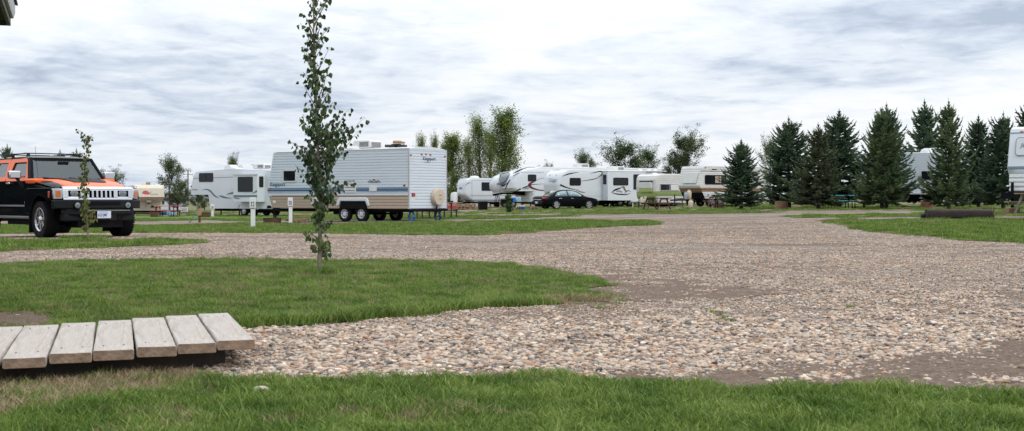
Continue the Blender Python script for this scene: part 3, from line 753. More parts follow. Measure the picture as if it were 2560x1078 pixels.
# 8: the trailer with black and red swooshes and a slide-out (right of the sedan)
fr = Frame(1393, 105, 1663, 110.3, 2.44); L = fr.L
K = rv('travel_trailer', fr, 'long white trailer with a mountain lion emblem on its open slide-out, behind the black sedan')
zb = fr.p(1420, 501)[1]; zt = fr.p(1420, 425.5)[1]
prof = [(zb, .55, L), (fr.p(1393, 480)[1], .06, L), (fr.p(1393, 460)[1], 0, L), (zt - .55, .12, L), (zt - .2, .35, L), (zt, .75, L)]
rv_body(K, 'body', prof, 2.44, .10, [M_white, M_roof], lambda z, s: 0, crown=.06, rf=.4, step=.15)
for pts, m in (([(1406, 441, .4), (1420, 435.5, 1.5), (1432, 433, 1.2), (1447, 431, .3)], M_black), ([(1475, 434, .3), (1487, 431.5, .9), (1500, 428.5, 1.3), (1506, 431, 1.8), (1504, 437, 1.5), (1496, 443, .6)], M_black), ([(1452, 453.5, .5), (1470, 450.5, .9), (1480, 449, 1.1), (1492, 445.5, .9), (1502, 439, .8)], M_maroon),
               ([(1400.5, 461.5, 1.4), (1404, 464, 2.2), (1418, 469.5, 1.4), (1432, 473, .9), (1448, 475.5, .3)], M_black), ([(1440, 476, .3), (1452, 480, 1.1), (1463, 481.5, .5)], M_maroon)):
    swoosh(K, fr, pts, m)
a = rp(fr, 1424, 445, 1452, 464); window(K, *a, r=.1, fw=.05)
# name on the rounded front cap
y0, z0 = fr.e(1372, 455, .02)
def cap_text(s, size, m, px, py, shear):
    y, z = fr.e(px, py, .05); o = text_obj('lettering', s, size, m, K, 0, 0, 0, shear=shear)
    Mv = Matrix.Translation((-fr.off.x, -fr.off.y, 0)).inverted()
    # reading towards the near side on the front face: rotate to face -x
    M = Matrix.Translation((-.012 - fr.off.x, y - fr.off.y, z)) @ Matrix.Rotation(R(-90), 4, 'Z')
    o.data.transform(Matrix.Translation((fr.off.x, fr.off.y, 0))); o.data.transform(M); return o
cap_text('Cougar', .42, M_grey, 1372, 455, .35)
for px in (1375, 1391):
    y, z = fr.e(px, 438, .2); lamp(K, (.2, min(max(y, .3), 2.1), z), (.05, .1, .07), M_amber)
# slide-out
sd = .8; sx0 = fr.p(1519, 430, -sd)[0]; sx1 = fr.p(1614, 430, -sd)[0]; st = fr.p(1530, 429, -sd)[1]; sb = fr.p(1530, 501.5, -sd)[1]
mb = MB(); mb.b2(sx0, sx1, -sd, -.002, sb, st); S = build('slide_out', mb, M_white, K, bevel=.02)
mb = MB(); mb.b2(sx0 - .03, sx1 + .03, -sd - .02, -.01, st + .002, st + .05); build('slide_topper', mb, M_roof, S, bevel=.01)
mb = MB(); mb.b2(fr.p(1511, 0)[0] - .0, sx0 + .02, -.012, -.002, sb - .1, st - .02); build('slide_seal', mb, M_under, K)
window(S, -sd + .18, fr.p(1517, 461, -.4)[1], -.16, fr.p(1517, 437, -.4)[1], sx0, plane='yz', sgn=-1)
window(S, fr.p(1533, 0, -sd)[0], fr.p(1533, 463.5, -sd)[1], fr.p(1570.5, 0, -sd)[0], fr.p(1570.5, 444.5, -sd)[1], -sd, r=.1, fw=.05)
window(S, fr.p(1583.5, 0, -sd)[0], fr.p(1583, 474, -sd)[1], fr.p(1610, 0, -sd)[0], fr.p(1583, 436, -sd)[1], -sd, r=.06, fw=.05)
e = lambda pts, m, n='graphic': swoosh(S, fr, pts, m, -sd, n)
e([(1529, 481, .4), (1538, 475, 2.2), (1548, 471.5, 1.6), (1556, 468, .6)], M_black, 'emblem'); e([(1529, 481, .4), (1538, 484.5, 1.2), (1550, 486, 1.6), (1565, 486.5, 1.2), (1576, 483.5, .3)], M_black, 'emblem')
e([(1556, 466, 1.2), (1560, 470, 3), (1563, 476, 2.2), (1568, 480, .6)], M_brown, 'emblem'); e([(1540, 479, 1.2), (1548, 478, 2.2), (1556, 481, 1.8)], M_grey, 'emblem'); e([(1562, 484, .6), (1566, 478, 1.4), (1572, 477, 1), (1578, 480.5, .3)], M_teal, 'emblem')
mb = MB(); a = fr.p(1540, 504, -sd)
wx = [fr.p(1550.5, 0, .1)[0], fr.p(1575, 0, .1)[0], ]
wheelset(K, [wx[0] + .0, wx[0] + .95], 2.44, .36, M_rimg)
zf = fr.p(1560, 496, -.0)[1]
for w_ in (wx[0], wx[0] + .95):
    mb = MB(); pr = []
    for k in range(9):
        a_ = R(180 * k / 8); pr.append((w_ + .48 * math.cos(a_), .36 + .50 * math.sin(a_)))
    for k in range(8, -1, -1):
        a_ = R(180 * k / 8); pr.append((w_ + .40 * math.cos(a_), .36 + .42 * math.sin(a_)))
    mb.prism(pr, -.03, .0); build('fender_skirt', mb, M_white, K)
ac_unit(K, fr.p(1541, 420, 1.2)[0], 1.2, zt + .03, 1.2, .8, .36)
for px in (1600, 1622, 1638): dome(K, fr.p(px, 425, 1.0)[0], 1.0, zt + .04, .22, .14)
mb = MB(); mb.b2(fr.p(1592, 0)[0], L + .03, -.16, -.02, zt - .04, zt + .03); build('awning_roller', mb, M_plastw, K, bevel=.02)
swoosh(K, fr, [(1595, 427.5, .5), (1603, 428.5, 1), (1608, 429, .3)], M_black); swoosh(K, fr, [(1645, 428, .3), (1655, 429.5, 1.6), (1662, 433, 2)], M_black)
chassis(K, .8, L, 2.44, zb - .18, zb - .01); jack(K, 1.3, .3, zb); jack(K, L - .5, .3, zb)
zz_ = zb + .33; decal(K, [[(.5, zz_), (fr.p(1510, 0)[0], zz_), (fr.p(1510, 0)[0], zz_ + .02), (.5, zz_ + .02)]], M_grey, name='seam')
for px in (1520, 1535, 1590): jack(K, fr.p(px, 0)[0], -.4, .6, 'slide_support', foot=False)

# 9: green and white vintage trailer
fr = Frame(1636, 99, 1712, 101.6, 2.3); fr = Frame(1636, 99, 1716, 100.9, 2.3); L = fr.L
K = rv('vintage_trailer', fr, 'old white and olive green trailer behind the wooden picnic table'); fr_root = K
zb = fr.p(1650, 508)[1]; zt = fr.p(1650, 435.5)[1]; g0 = fr.p(1650, 491)[1]; g1 = fr.p(1650, 484)[1]; g2 = fr.p(1650, 477)[1]
prof = [(zb, .35, L), (g0, .05, L), (g2 + .3, 0, L), (zt - .4, .03, L), (zt - .12, .14, L), (zt, .4, L)]
rv_body(K, 'body', prof, 2.3, .12, [M_old, M_roof, M_green, M_green2], bandfn([(g0, 0), (g1, 3), (g2, 2), (9, 0)], [(g0, 3), (g0 + .35, 2), (9, 0)]), rib=.01, pitch=.13, crown=.05, rf=.35)
a = rp(fr, 1649.5, 460, 1697, 477); window(K, *a, -.02, M_trim, mull=1, r=.03, fw=.05)
mb = MB(); mb.b2(a[0] + (a[2] - a[0]) * .55, a[2] - .06, -.055, -.045, a[1] + .06, a[3] - .06); build('curtain', mb, M_plastw, K)
y0, z0 = fr.e(1631, 480, 0); y1, z1 = fr.e(1601, 456, 0)
mb = MB(); mb.b2(-.16, -.02, y0, y1, z0, z1 - .45, mi=1); mb.b2(-.16, -.02, y0, y1, z1 - .45, z1, mi=0); build('stone_guard', mb, [M_old, M_green], K, bevel=.02)
mb = MB(); mb.b2(-.10, -.01, y0 - .04, y1 + .04, z1, z1 + .10); build('guard_hinge', mb, M_winfr, K)
a = rp(fr, 1690.5, 494, 1701, 506); mb = MB(); mb.b2(a[0], a[2], -.04, -.015, a[1], a[3]); h = build('hatch', mb, M_white, K, bevel=.01)
mb = MB(); mb.b2(a[0] + .06, a[0] + .2, -.05, -.04, a[3] - .18, a[3] - .06); build('vent', mb, M_grey, h)
chassis(K, .4, L, 2.3, zb - .12, zb - .01); wheelset(K, [L * .62], 2.3, .33, M_rimg)
dome(K, 1.0, 1.1, zt, .25, .12)
mb = MB(); mb.prism([(-1.3, .48), (.3, .55), (.3, .43), (-1.3, .38)], 1.0, 1.25); mb.tube((-1.2, 1.1, 0), (-1.2, 1.1, .75), .035); mb.b2(-.75, -.15, .75, 1.55, .5, .55); build('tow_frame', mb, M_plastw, K)

# 10: older cream trailer with brown stripe and leaning nose
fr = Frame(1748, 93, 1918, 96.3, 2.44); L = fr.L
K = rv('vintage_trailer', fr, 'old cream trailer with brown stripe and leaning nose beside the low spruce'); fr_root = K
zb = fr.p(1765, 497)[1]; zt = fr.p(1765, 415.5)[1]; zn = fr.p(1748, 464)[1]; s0 = fr.p(1765, 477.5)[1]; s1 = fr.p(1765, 470.5)[1]
prof = [(zb, .55, L), (zn, 0, L), (zt - .1, .34, L), (zt, .42, L)]
rv_body(K, 'body', prof, 2.44, .05, [M_old, M_roof, M_brown, M_under], bandfn([(s0, 0), (s1, 2), (9, 0)], [(s0 - .12, 3), (s1, 2), (9, 0)]), rib=.010, pitch=.17, crown=.04)
a = rp(fr, 1761.5, 438, 1815, 461); window(K, *a, -.015, r=.1, fw=.05, mull=2)
mb = MB(); mb.b2(a[0] + .95, a[0] + 1.5, -.035, -.028, a[1] + .1, a[3] - .08); build('curtain', mb, M_tan, K)
a = rp(fr, 1777, 420.5, 1793, 427.5); window(K, *a, -.015, M_plastw, r=.02, fw=.06)
decal(K, [[(.1, zt - .36), (L, zt - .36), (L, zt - .33), (.1, zt - .33)]], M_winfr, y=-.02)
y0, z0 = fr.e(1743, 460, .1); y1, z1 = fr.e(1709, 439, .1)
mb = MB(); lean = lambda z: .34 * (z - zn) / (zt - .1 - zn)
mb.add([(lean(z) - .03 - d, y, z) for d in (0, .07) for y, z in ((y0, z0 + .05), (y1, z0 + .05), (y1, z1 + .2), (y0, z1 + .2))], [(0, 1, 2, 3), (4, 7, 6, 5), (0, 4, 5, 1), (1, 5, 6, 2), (2, 6, 7, 3), (3, 7, 4, 0)])
build('stone_guard', mb, M_old, K, bevel=.02)
a = rp(fr, 1763, 481, 1778, 495); mb = MB(); mb.b2(a[0], a[2], -.035, -.012, a[1], a[3]); h = build('hatch', mb, M_white, K, bevel=.01)
mb = MB(); mb.b2(a[0] + .15, a[0] + .33, -.045, -.035, a[3] - .26, a[3] - .12); build('vent', mb, M_grey, h)
lamp(K, (fr.p(1763, 419)[0], -.03, fr.p(1763, 419)[1]), (.1, .04, .06), M_amber)
chassis(K, .4, L, 2.44, zb - .16, zb - .01); wheelset(K, [fr.p(1750, 0)[0] + 1.0, fr.p(1750, 0)[0] + 1.9], 2.44, .34, M_rimg)
mb = MB(); mb.prism([(-1.5, .5), (.6, .6), (.6, .45), (-1.5, .4)], .9, 1.4); mb.tube((-1.3, 1.15, 0), (-1.3, 1.15, .85), .04); mb.b2(-.95, -.3, .7, 1.6, .55, .6); build('tow_frame', mb, M_under, K)
FRF = fr

# 11: ribbed trailer half hidden by the spruces
fr = Frame(2122, 87, 2445, 84, 2.44); L = fr.L
K = rv('travel_trailer', fr, 'white ribbed trailer mostly hidden behind the spruces on the right'); fr_root = K
zb = fr.p(2300, 485)[1]; zt = fr.p(2300, 382)[1]; s0 = fr.p(2300, 463)[1]
rv_body(K, 'body', [(zb, .3, L), (zb + 1.1, 0, L), (zt, .35, L)], 2.44, .05, [M_siding, M_roof, M_navy], bandfn([(s0, 0), (s0 + .07, 2), (9, 0)]), rib=.012, pitch=.11, crown=.05)
decal(K, [[(.2, s0 - .12), (L, s0 - .12), (L, s0 - .07), (.2, s0 - .07)]], M_blue, y=-.018)
a = rp(fr, 2304, 428, 2330, 450); window(K, *a, -.015)
dome(K, fr.p(2318, 380, .9)[0], .9, zt, .45, .32, 'roof_dome'); ac_unit(K, fr.p(2338, 380, 1.2)[0], 1.2, zt, .9, .7, .33)
a = fr.p(2126, 430); 
wheelset(K, [fr.p(2358, 0, .1)[0], fr.p(2397, 0, .1)[0]], 2.44, .34)
chassis(K, .5, L, 2.44, zb - .14, zb - .01); jack(K, 1, .3, zb); jack(K, L - .5, .3, zb)
mb = MB(); z_ = zb; mb.b2(fr.p(2276, 0)[0], fr.p(2325, 0)[0], -.3, -.02, zb - .03, zb + .03); build('step', mb, M_trim, K)
OFF[-1] = Vector((0, 0, 0))
# ---------------------------------------------------------------- black and orange off-roader
M_or = mat('orange_paint', (.84, .125, .015), .3, var=.02, coat=.15, spec=.35)
M_bp = mat('black_paint', (.005, .006, .008), .06, var=.05, spec=.06)
M_bpl = mat('black_textured_plastic', (.012, .013, .015), .55, var=.1, bump=.15, bscale=200, spec=.2)
M_chr = mat('chrome', (.60, .61, .64), .10, metal=1, var=.02)
M_lens = mat('clear_lens', (.20, .23, .25), .12, metal=.3, var=.45, scale=30, coat=.8)
M_glass, nt, b = nodes_of('car_glass')
b.inputs['Base Color'].default_value = (.02, .035, .04, 1); b.inputs['Roughness'].default_value = .03
b.inputs['Specular IOR Level'].default_value = .7; b.inputs['Alpha'].default_value = .72; b.inputs['Coat Weight'].default_value = 1.0; b.inputs['Coat Roughness'].default_value = .02
MATS['car_glass'] = M_glass
M_seat = mat('seat_fabric', (.10, .10, .11), .8)
hd = R(42); fxv = Vector((math.sin(hd), -math.cos(hd)))
HC = Vector((-9.45, 28.88)); gH = gz(HC.x, HC.y)
H = thing('off_road_suv', (HC.x, HC.y, gH), math.atan2(fxv.y, fxv.x), 'black and orange off-road vehicle with chrome grille facing right on the left', 'off-road car')
def HB(name, mb, m, parent=H, **k): return build(name, mb, m, parent, **k)
def arc(cx, cz, r, a0, a1, n=10): return [(cx + r * math.cos(R(a0 + (a1 - a0) * i / n)), cz + r * math.sin(R(a0 + (a1 - a0) * i / n))) for i in range(n + 1)]
W2 = .91
# lower body
RA = -3.3
pr = [(-4.0, .45), (RA - .52, .42)] + arc(RA, .42, .47, 180, 0) + [(RA + .51, .38), (-.52, .38)] + arc(0, .42, .49, 180, 0) + [(.50, .45), (.52, .62), (.52, 1.02), (.48, 1.095), (-.70, 1.245), (-4.0, 1.245)]
mb = MB(); mb.prism(pr, -W2, W2); HB('body', mb, M_bp, bevel=.025)
mb = MB(); mb.b2(-3.5, .6, -.68, .68, .34, .9); mb.b2(-2.3, -.6, -.8, .8, .26, .42); mb.b2(.2, .85, -.5, .5, .22, .4); mb.tube((0, -.7, .38), (0, .7, .38), .06); mb.tube((RA, -.8, .38), (RA, .8, .38), .07); mb.lathe([(.01, -.15), (.15, -.1), (.15, .1), (.01, .15)], 'x', (RA, 0, .38), 12); HB('chassis', mb, M_under)
# rocker strips
for s in (-1, 1):
    mb = MB(); mb.b2(RA + .56, -.62, s * W2, s * (W2 + .035), .40, .455); HB('rocker_trim', mb, mat('satin_silver', (.20, .21, .22), .35, metal=.5), bevel=.01)
    mb = MB(); mb.b2(RA + .5, -.62, s * W2, s * (W2 + .02), .66, .70); HB('body_moulding', mb, mat('satin_silver', (.20, .21, .22)), bevel=.008)
    mb = MB(); mb.b2(-1.06, -1.052, s * (W2 - .01), s * (W2 + .003), .46, 1.24); mb.b2(-2.16, -2.152, s * (W2 - .01), s * (W2 + .003), .46, 1.24); HB('door_gap', mb, M_under)
# cabin hull: tapering sides
def cab(z):   # half width and x limits at height z
    t = (z - 1.24) / .52
    return (W2 - .01 - .16 * t, -3.70 + .06 * t, -.82 - .40 * t)
def hexa(name, z0, z1, m, ins=0, xf=None, xr=None):
    w0, r0, f0 = cab(z0); w1, r1, f1 = cab(z1)
    mb = MB(); mb.add([(r0, -w0, z0), (f0, -w0, z0), (f0, w0, z0), (r0, w0, z0), (r1, -w1, z1), (f1, -w1, z1), (f1, w1, z1), (r1, w1, z1)], [(0, 3, 2, 1), (4, 5, 6, 7), (0, 1, 5, 4), (1, 2, 6, 5), (2, 3, 7, 6), (3, 0, 4, 7)])
    return HB(name, mb, m, bevel=.02)
# side frames with real openings (orange), built as bars on the leaning side plane
def sidept(x, z, s, d=0):
    w = cab(z)[0] + d; return (x, s * w, z)
def sidepanel(name, outer, inner, m, s, d0=-.05, d1=.012, parent=H):
    """flat ring between outer outline and window opening (same count)"""
    n = len(outer); mb = MB(); vs = []
    for d in (d1, d0): vs += [sidept(x, z, s, d) for x, z in outer] + [sidept(x, z, s, d) for x, z in inner]
    fs = []
    for i in range(n):
        j = (i + 1) % n
        fs += [(i, j, n + j, n + i), (2 * n + i, 2 * n + j, 3 * n + j, 3 * n + i), (i, j, 2 * n + j, 2 * n + i), (n + i, n + j, 3 * n + j, 3 * n + i)]
    mb.add(vs, fs); return HB(name, mb, m, parent, bevel=.008)
def rq(x0, x1, z0, z1, r, xs=0):
    p = rrect(x0, x1, z0, z1, r, 3)
    return [(x + xs * (z - z0), z) for x, z in p]
zb_, zt_ = 1.235, 1.755
for s in (-1, 1):
    # front door frame, rear door frame, cargo panel
    o = rq(-2.15, -.93, zb_, zt_, .06); o = [(x + (.06 - .40 * (z - zb_) / .52 if x > -1.6 else 0), z) for x, z in o]
    i_ = rq(-2.02, -1.05, 1.315, 1.66, .05); i_ = [(x + (.03 - .19 * (z - 1.3) / .36 if x > -1.6 else 0) + (.10 * (z - 1.3) / .36 if x < -1.6 else 0), z) for x, z in i_]
    D = sidepanel('door_frame', o, i_, M_or, s)
    g = MB(); g.add([sidept(x, z, s, -.02) for x, z in i_] + [sidept(x, z, s, -.03) for x, z in i_], [tuple(range(len(i_))), tuple(range(len(i_), 2 * len(i_)))]); HB('window', g, M_glass, D)
    n_ = MB(); vs = []
    ii = [(x + (.022 if x < -1.5 else -.022), z + (.022 if z < 1.5 else -.022)) for x, z in i_]; n = len(i_)
    for d in (.013,): vs += [sidept(x, z, s, d - .012) for x, z in i_] + [sidept(x, z, s, d - .02) for x, z in ii]
    n_.add(vs, [(i, (i + 1) % n, n + (i + 1) % n, n + i) for i in range(n)]); HB('window_seal', n_, M_under, D)
    o = rq(-3.05, -2.16, zb_, zt_, .04); i_ = rq(-2.92, -2.27, 1.33, 1.66, .05)
    D = sidepanel('door_frame', o, i_, M_or, s)
    g = MB(); g.add([sidept(x, z, s, -.02) for x, z in i_] + [sidept(x, z, s, -.03) for x, z in i_], [tuple(range(len(i_))), tuple(range(len(i_), 2 * len(i_)))]); HB('window', g, M_glass, D)
    o = rq(-3.68, -3.06, zb_, zt_, .05); i_ = rq(-3.55, -3.18, 1.36, 1.66, .05)
    D = sidepanel('cargo_side', o, i_, M_or, s)
    g = MB(); g.add([sidept(x, z, s, -.02) for x, z in i_] + [sidept(x, z, s, -.03) for x, z in i_], [tuple(range(len(i_))), tuple(range(len(i_), 2 * len(i_)))]); HB('window', g, M_glass, D)
    # A pillar, black
    mb = MB(); w0, w1 = cab(1.24)[0], cab(1.76)[0]
    mb.add([(-.88, s * (w0 + .01), 1.24), (-.74, s * (w0 - .03), 1.24), (-.76, s * (w0 - .10), 1.25), (-.95, s * (w0 - .10), 1.25), (-1.32, s * (w1 + .008), 1.77), (-1.18, s * (w1 - .02), 1.77), (-1.18, s * (w1 - .08), 1.77), (-1.36, s * (w1 - .08), 1.77)], [(0, 1, 2, 3), (4, 5, 6, 7), (0, 1, 5, 4), (1, 2, 6, 5), (2, 3, 7, 6), (3, 0, 4, 7)])
    HB('windscreen_pillar', mb, M_bp, bevel=.015)
    # cowl lump in orange
    mb = MB(); mb.b2(-.98, -.42, s * .70, s * .93, 1.17, 1.285); HB('cowl', mb, M_or, bevel=.04, seg=3)
# back wall
mb = MB(); w0, w1 = cab(1.24)[0] - .02, cab(1.75)[0] - .02
mb.add([(-3.66, -w0, 1.24), (-3.66, w0, 1.24), (-3.60, w1, 1.75), (-3.60, -w1, 1.75), (-3.7, -w0, 1.24), (-3.7, w0, 1.24), (-3.64, w1, 1.75), (-3.64, -w1, 1.75)], [(0, 1, 2, 3), (4, 7, 6, 5), (0, 4, 5, 1), (2, 6, 7, 3), (1, 5, 6, 2), (0, 3, 7, 4)]); HB('tailgate', mb, M_bp)
# roof
def rr_(x, hw, z, n=8, crown=.04):
    return [(x, hw * math.cos(R(180 - 180 * k / n)), z + crown * math.sin(R(180 * k / n)) ** .6) for k in range(n + 1)] + [(x, hw * .98, z - .05), (x, -hw * .98, z - .05)]
mb = MB(); mb.loft([rr_(-3.66, .72, 1.74, crown=.02), rr_(-3.5, .765, 1.765), rr_(-1.6, .765, 1.775), rr_(-1.32, .755, 1.77, crown=.035), rr_(-1.17, .735, 1.745, crown=.02)]); HB('roof', mb, M_bp, angle=50)
# windscreen with interior behind
mb = MB(); mb.add([(-.80, -.82, 1.27), (-.80, .82, 1.27), (-1.19, .69, 1.735), (-1.19, -.69, 1.735), (-.815, -.82, 1.27), (-.815, .82, 1.27), (-1.205, .69, 1.735), (-1.205, -.69, 1.735)], [(0, 1, 2, 3), (7, 6, 5, 4)])
HB('windscreen', mb, M_glass)
mb = MB()
for s in (-1, 1): mb.add([(-.79, s * .84, 1.26), (-.79, s * .80, 1.26), (-1.18, s * .675, 1.74), (-1.18, s * .71, 1.74)], [(0, 1, 2, 3)])
mb.add([(-1.15, -.64, 1.69), (-1.15, .64, 1.69), (-1.18, .64, 1.75), (-1.18, -.64, 1.75)], [(0, 1, 2, 3)]); mb.add([(-.785, -.76, 1.255), (-.785, .76, 1.255), (-.82, .75, 1.30), (-.82, -.75, 1.30)], [(0, 1, 2, 3)])
o_ = HB('windscreen_seal', mb, M_under, smooth=False)
mb = MB(); mb.b2(-1.15, -.84, -.74, .74, 1.15, 1.27); D = HB('dashboard', mb, M_seat, bevel=.04)
mb = MB(); mb.lathe([(.17, -.012), (.19, 0), (.17, .012), (.155, 0)], 'x', (-1.2, .36, 1.28), 20, closed=True); HB('steering_wheel', mb, M_under)
for y in (-.36, .36):
    mb = MB(); mb.b2(-1.95, -1.80, y - .24, y + .24, .95, 1.50); mb.b2(-1.93, -1.83, y - .12, y + .12, 1.52, 1.66); HB('seat', mb, M_seat, bevel=.05)
mb = MB(); mb.b2(-2.95, -2.8, -.65, .65, .95, 1.5); HB('seat', mb, M_seat, bevel=.05)
mb = MB(); mb.b2(-1.12, -1.08, -.12, .12, 1.62, 1.68); HB('rear_view_mirror', mb, M_under, bevel=.01)
for y0 in (-.1, .5):
    mb = MB(); mb.tube((-.78, y0, 1.275), (-.80, y0 - .50, 1.31), .011, n=5); mb.tube((-.76, y0, 1.25), (-.78, y0, 1.29), .014, n=5); HB('wiper', mb, M_under)
# bonnet
def hr(x, hw, z, drop=.06): return [(x, -hw, z - drop), (x, -hw * .93, z - .012), (x, -hw * .5, z), (x, 0, z + .008), (x, hw * .5, z), (x, hw * .93, z - .012), (x, hw, z - drop), (x, hw, z - .14), (x, -hw, z - .14)]
mb = MB(); mb.loft([hr(-.80, .72, 1.285), hr(-.3, .71, 1.275), (hr(.2, .70, 1.222)), hr(.55, .69, 1.155), hr(.70, .685, 1.098, .04)]); HB('bonnet', mb, M_or, angle=50)
mb = MB()
zf = lambda x: 1.289 - .0 if x < -.7 else (1.295 if x < -.3 else 1.287)
P = [(-.80, .47, 1.298), (-.3, .44, 1.290), (.2, .40, 1.238), (.36, .37, 1.205)]
vs = [(x, -w, z) for x, w, z in P] + [(x, -w * .5, z + .004) for x, w, z in P] + [(x, w * .5, z + .004) for x, w, z in P] + [(x, w, z) for x, w, z in P]
mb.add(vs, [(c * 4 + i, c * 4 + i + 1, c * 4 + 5 + i, c * 4 + 4 + i) for c in range(3) for i in range(3)])
HB('bonnet_panel', mb, M_bpl)
for s in (-1, 1):     # fender tops and shut line
    mb = MB(); mb.loft([[(x, s * .70, z), (x, s * .88, z - .05), (x, s * .915, z - .12), (x, s * .70, z - .2)] for x, z in ((-.45, 1.24), (-.1, 1.225), (.3, 1.17), (.62, 1.10))]); HB('front_wing', mb, M_bp, angle=50)
# flares
for cx in (0, RA):
    for s in (-1, 1):
        xe = .62 if cx == 0 else .66
        out = [(cx - .86, .52), (cx - .80, .98), (cx - .68, 1.075), (cx + .52, 1.075), (cx + xe - .02, 1.0), (cx + xe + .02, .84)]
        inn = [(cx + xe - .10, .80)] + arc(cx, .42, .50, 48, 175, 8) + [(cx - .60, .52)]
        mb = MB(); a, c = s * (W2 - .02), s * (W2 + .085)
        mb.prism(out + inn, min(a, c), max(a, c)); HB('wheel_arch_flare', mb, M_bp if cx == 0 else M_bp, bevel=.025, seg=3)
# mud flaps
for cx in (0, RA):
    for s in (-1, 1):
        mb = MB(); mb.b2(cx - .60, cx - .57, s * .70, s * .99, .10, .60); HB('mud_flap', mb, M_under, bevel=.008)
# wheels
def suv_wheel(cx, s):
    y = s * .865; r = .39; w = .27; rr = .245
    mb = MB(); o = s * w / 2
    mb.lathe([(rr, o * 1.0), (rr * 1.04, o * 1.02), (rr * 1.04, o * .9), (rr * .96, o * .8), (rr * .90, o * .1), (.01, o * .05)], 'y', (cx, y, r), 32)
    for k in range(7):
        a = 2 * math.pi * k / 7 + .2
        c, q = math.cos(a), math.sin(a)
        mb.prism([(cx + c * .05 - q * .035, r + q * .05 + c * .035), (cx + c * rr * .95 - q * .022, r + q * rr * .95 + c * .022), (cx + c * rr * .95 + q * .022, r + q * rr * .95 - c * .022), (cx + c * .05 + q * .035, r + q * .05 - c * .035)], y + o * .55, y + o * .82)
    mb.lathe([(.075, o * .5), (.07, o * .95), (.045, o * 1.05), (.01, o * 1.07)], 'y', (cx, y, r), 16)
    wh = HB('wheel', mb, M_chr, bevel=.004)
    t = MB(); a = w / 2
    t.lathe([(rr * 1.03, -a * .9), (r * .82, -a * 1.05), (r * .95, -a * .97), (r * .985, -a * .8), (r * .985, a * .8), (r * .95, a * .97), (r * .82, a * 1.05), (rr * 1.03, a * .9)], 'y', (cx, y, r), 40)
    for k in range(44):
        an = 2 * math.pi * k / 44
        for q, off_, wd in ((-.88, .4, .05), (-.42, 0, .07), (.05, .5, .06), (.46, .1, .07), (.90, .6, .05)):
            b_ = an + off_ * .14
            t.box((cx + math.cos(b_) * (r - .004), y + q * a, r + math.sin(b_) * (r - .004)), (.016, wd, .038), ry=-b_, rz=0)
    HB('tyre', t, M_rubber, wh)
    d = MB(); d.lathe([(.15, -.02), (.15, .02), (.01, .02)], 'y', (cx, y + s * .0, r), 20); HB('brake_disc', d, M_trim, wh)
for cx in (0, RA):
    for s in (-1, 1): suv_wheel(cx, s)
# grille, chrome
gx = .80
mb = MB(); mb.b2(gx - .096, gx - .084, -.80, .80, .82, 1.09); HB('grille_backing', mb, M_under)
mb = MB()
def gp(y): return gx - .05 * (abs(y) / .8) ** 2     # slightly bowed front
def gbar(y0, y1, z0, z1, d=.05):
    n = max(1, int(abs(y1 - y0) / .12)); 
    for i in range(n):
        a, c = y0 + (y1 - y0) * i / n, y0 + (y1 - y0) * (i + 1) / n
        pa, pc = gp(a), gp(c)
        mb.add([(pa - d, a, z0), (pa, a, z0), (pc, c, z0), (pc - d, c, z0), (pa - d, a, z1), (pa - .012, a, z1), (pc - .012, c, z1), (pc - d, c, z1)], [(0, 3, 2, 1), (4, 5, 6, 7), (1, 2, 6, 5), (0, 4, 7, 3)] + ([(0, 1, 5, 4)] if i == 0 else []) + ([(2, 3, 7, 6)] if i == n - 1 else []))
gbar(-.80, .80, 1.02, 1.045); 
# rolled chrome lip over the top
for i in range(12):
    a, c = -.80 + 1.6 * i / 12, -.80 + 1.6 * (i + 1) / 12
    A = lambda y: [(gp(y), y, 1.045), (gp(y) - .015, y, 1.075), (gp(y) - .06, y, 1.10), (gp(y) - .13, y, 1.107), (gp(y) - .14, y, 1.05)]
    mb.add(A(a) + A(c), [(k, k + 1, 6 + k, 5 + k) for k in range(4)])
gbar(-.78, .78, .825, .862)
cs = [-.30 + .10 * k for k in range(7)]
es = [-.385] + [c for c in cs]
for k in range(8):
    y = -.35 + .10 * k; gbar(y - .021, y + .021, .86, 1.04)
for s in (-1, 1):
    gbar(s * .37, s * .42, .86, 1.04); gbar(s * .68, s * .80, .86, 1.04); gbar(s * .42, s * .68, .86, .882, .03); gbar(s * .42, s * .68, 1.018, 1.04, .03)
HB('grille', mb, M_chr, angle=50)
for s in (-1, 1):
    mb = MB(); c = (gp(.55) - .03, s * .55, .95)
    mb.lathe([(.080, .012), (.088, .010), (.088, -.02), (.01, -.05)], 'x', c, 24); hl = HB('headlight', mb, M_chr)
    mb = MB(); mb.lathe([(.079, .008), (.06, .016), (.01, .018)], 'x', c, 24); HB('lens', mb, M_lens, hl)
    # corner block wrapping to the flare
    mb = MB(); P = [(gp(.8) - .0, s * .80), (gx - .16, s * .965), (gx - .26, s * .975), (gx - .26, s * .80)]
    mb.prism(P, .83, 1.055, 'xy'); cb = HB('corner_trim', mb, M_chr, bevel=.015)
    d = Vector((P[1][0] - P[0][0], P[1][1] - P[0][1])).normalized(); nrm = Vector((d.y, -d.x)) * (1 if s > 0 else -1)
    if nrm.x < 0: nrm = -nrm
    q = Vector(P[0]) + d * .095
    mb = MB(); t0 = q - d * .055 + nrm * .008; t1 = q + d * .055 + nrm * .008
    mb.prism([tuple(t0), tuple(t1), tuple(t1 - nrm * .03), tuple(t0 - nrm * .03)], .87, 1.01, 'xy'); HB('turn_signal', mb, M_amber, bevel=.008)
    mb = MB(); mb.b2(.46, .53, s * (W2 + .06), s * (W2 + .098), .86, 1.0); HB('side_marker', mb, mat('amber_red_lens', (.5, .07, .02), .25, coat=.5), bevel=.01)
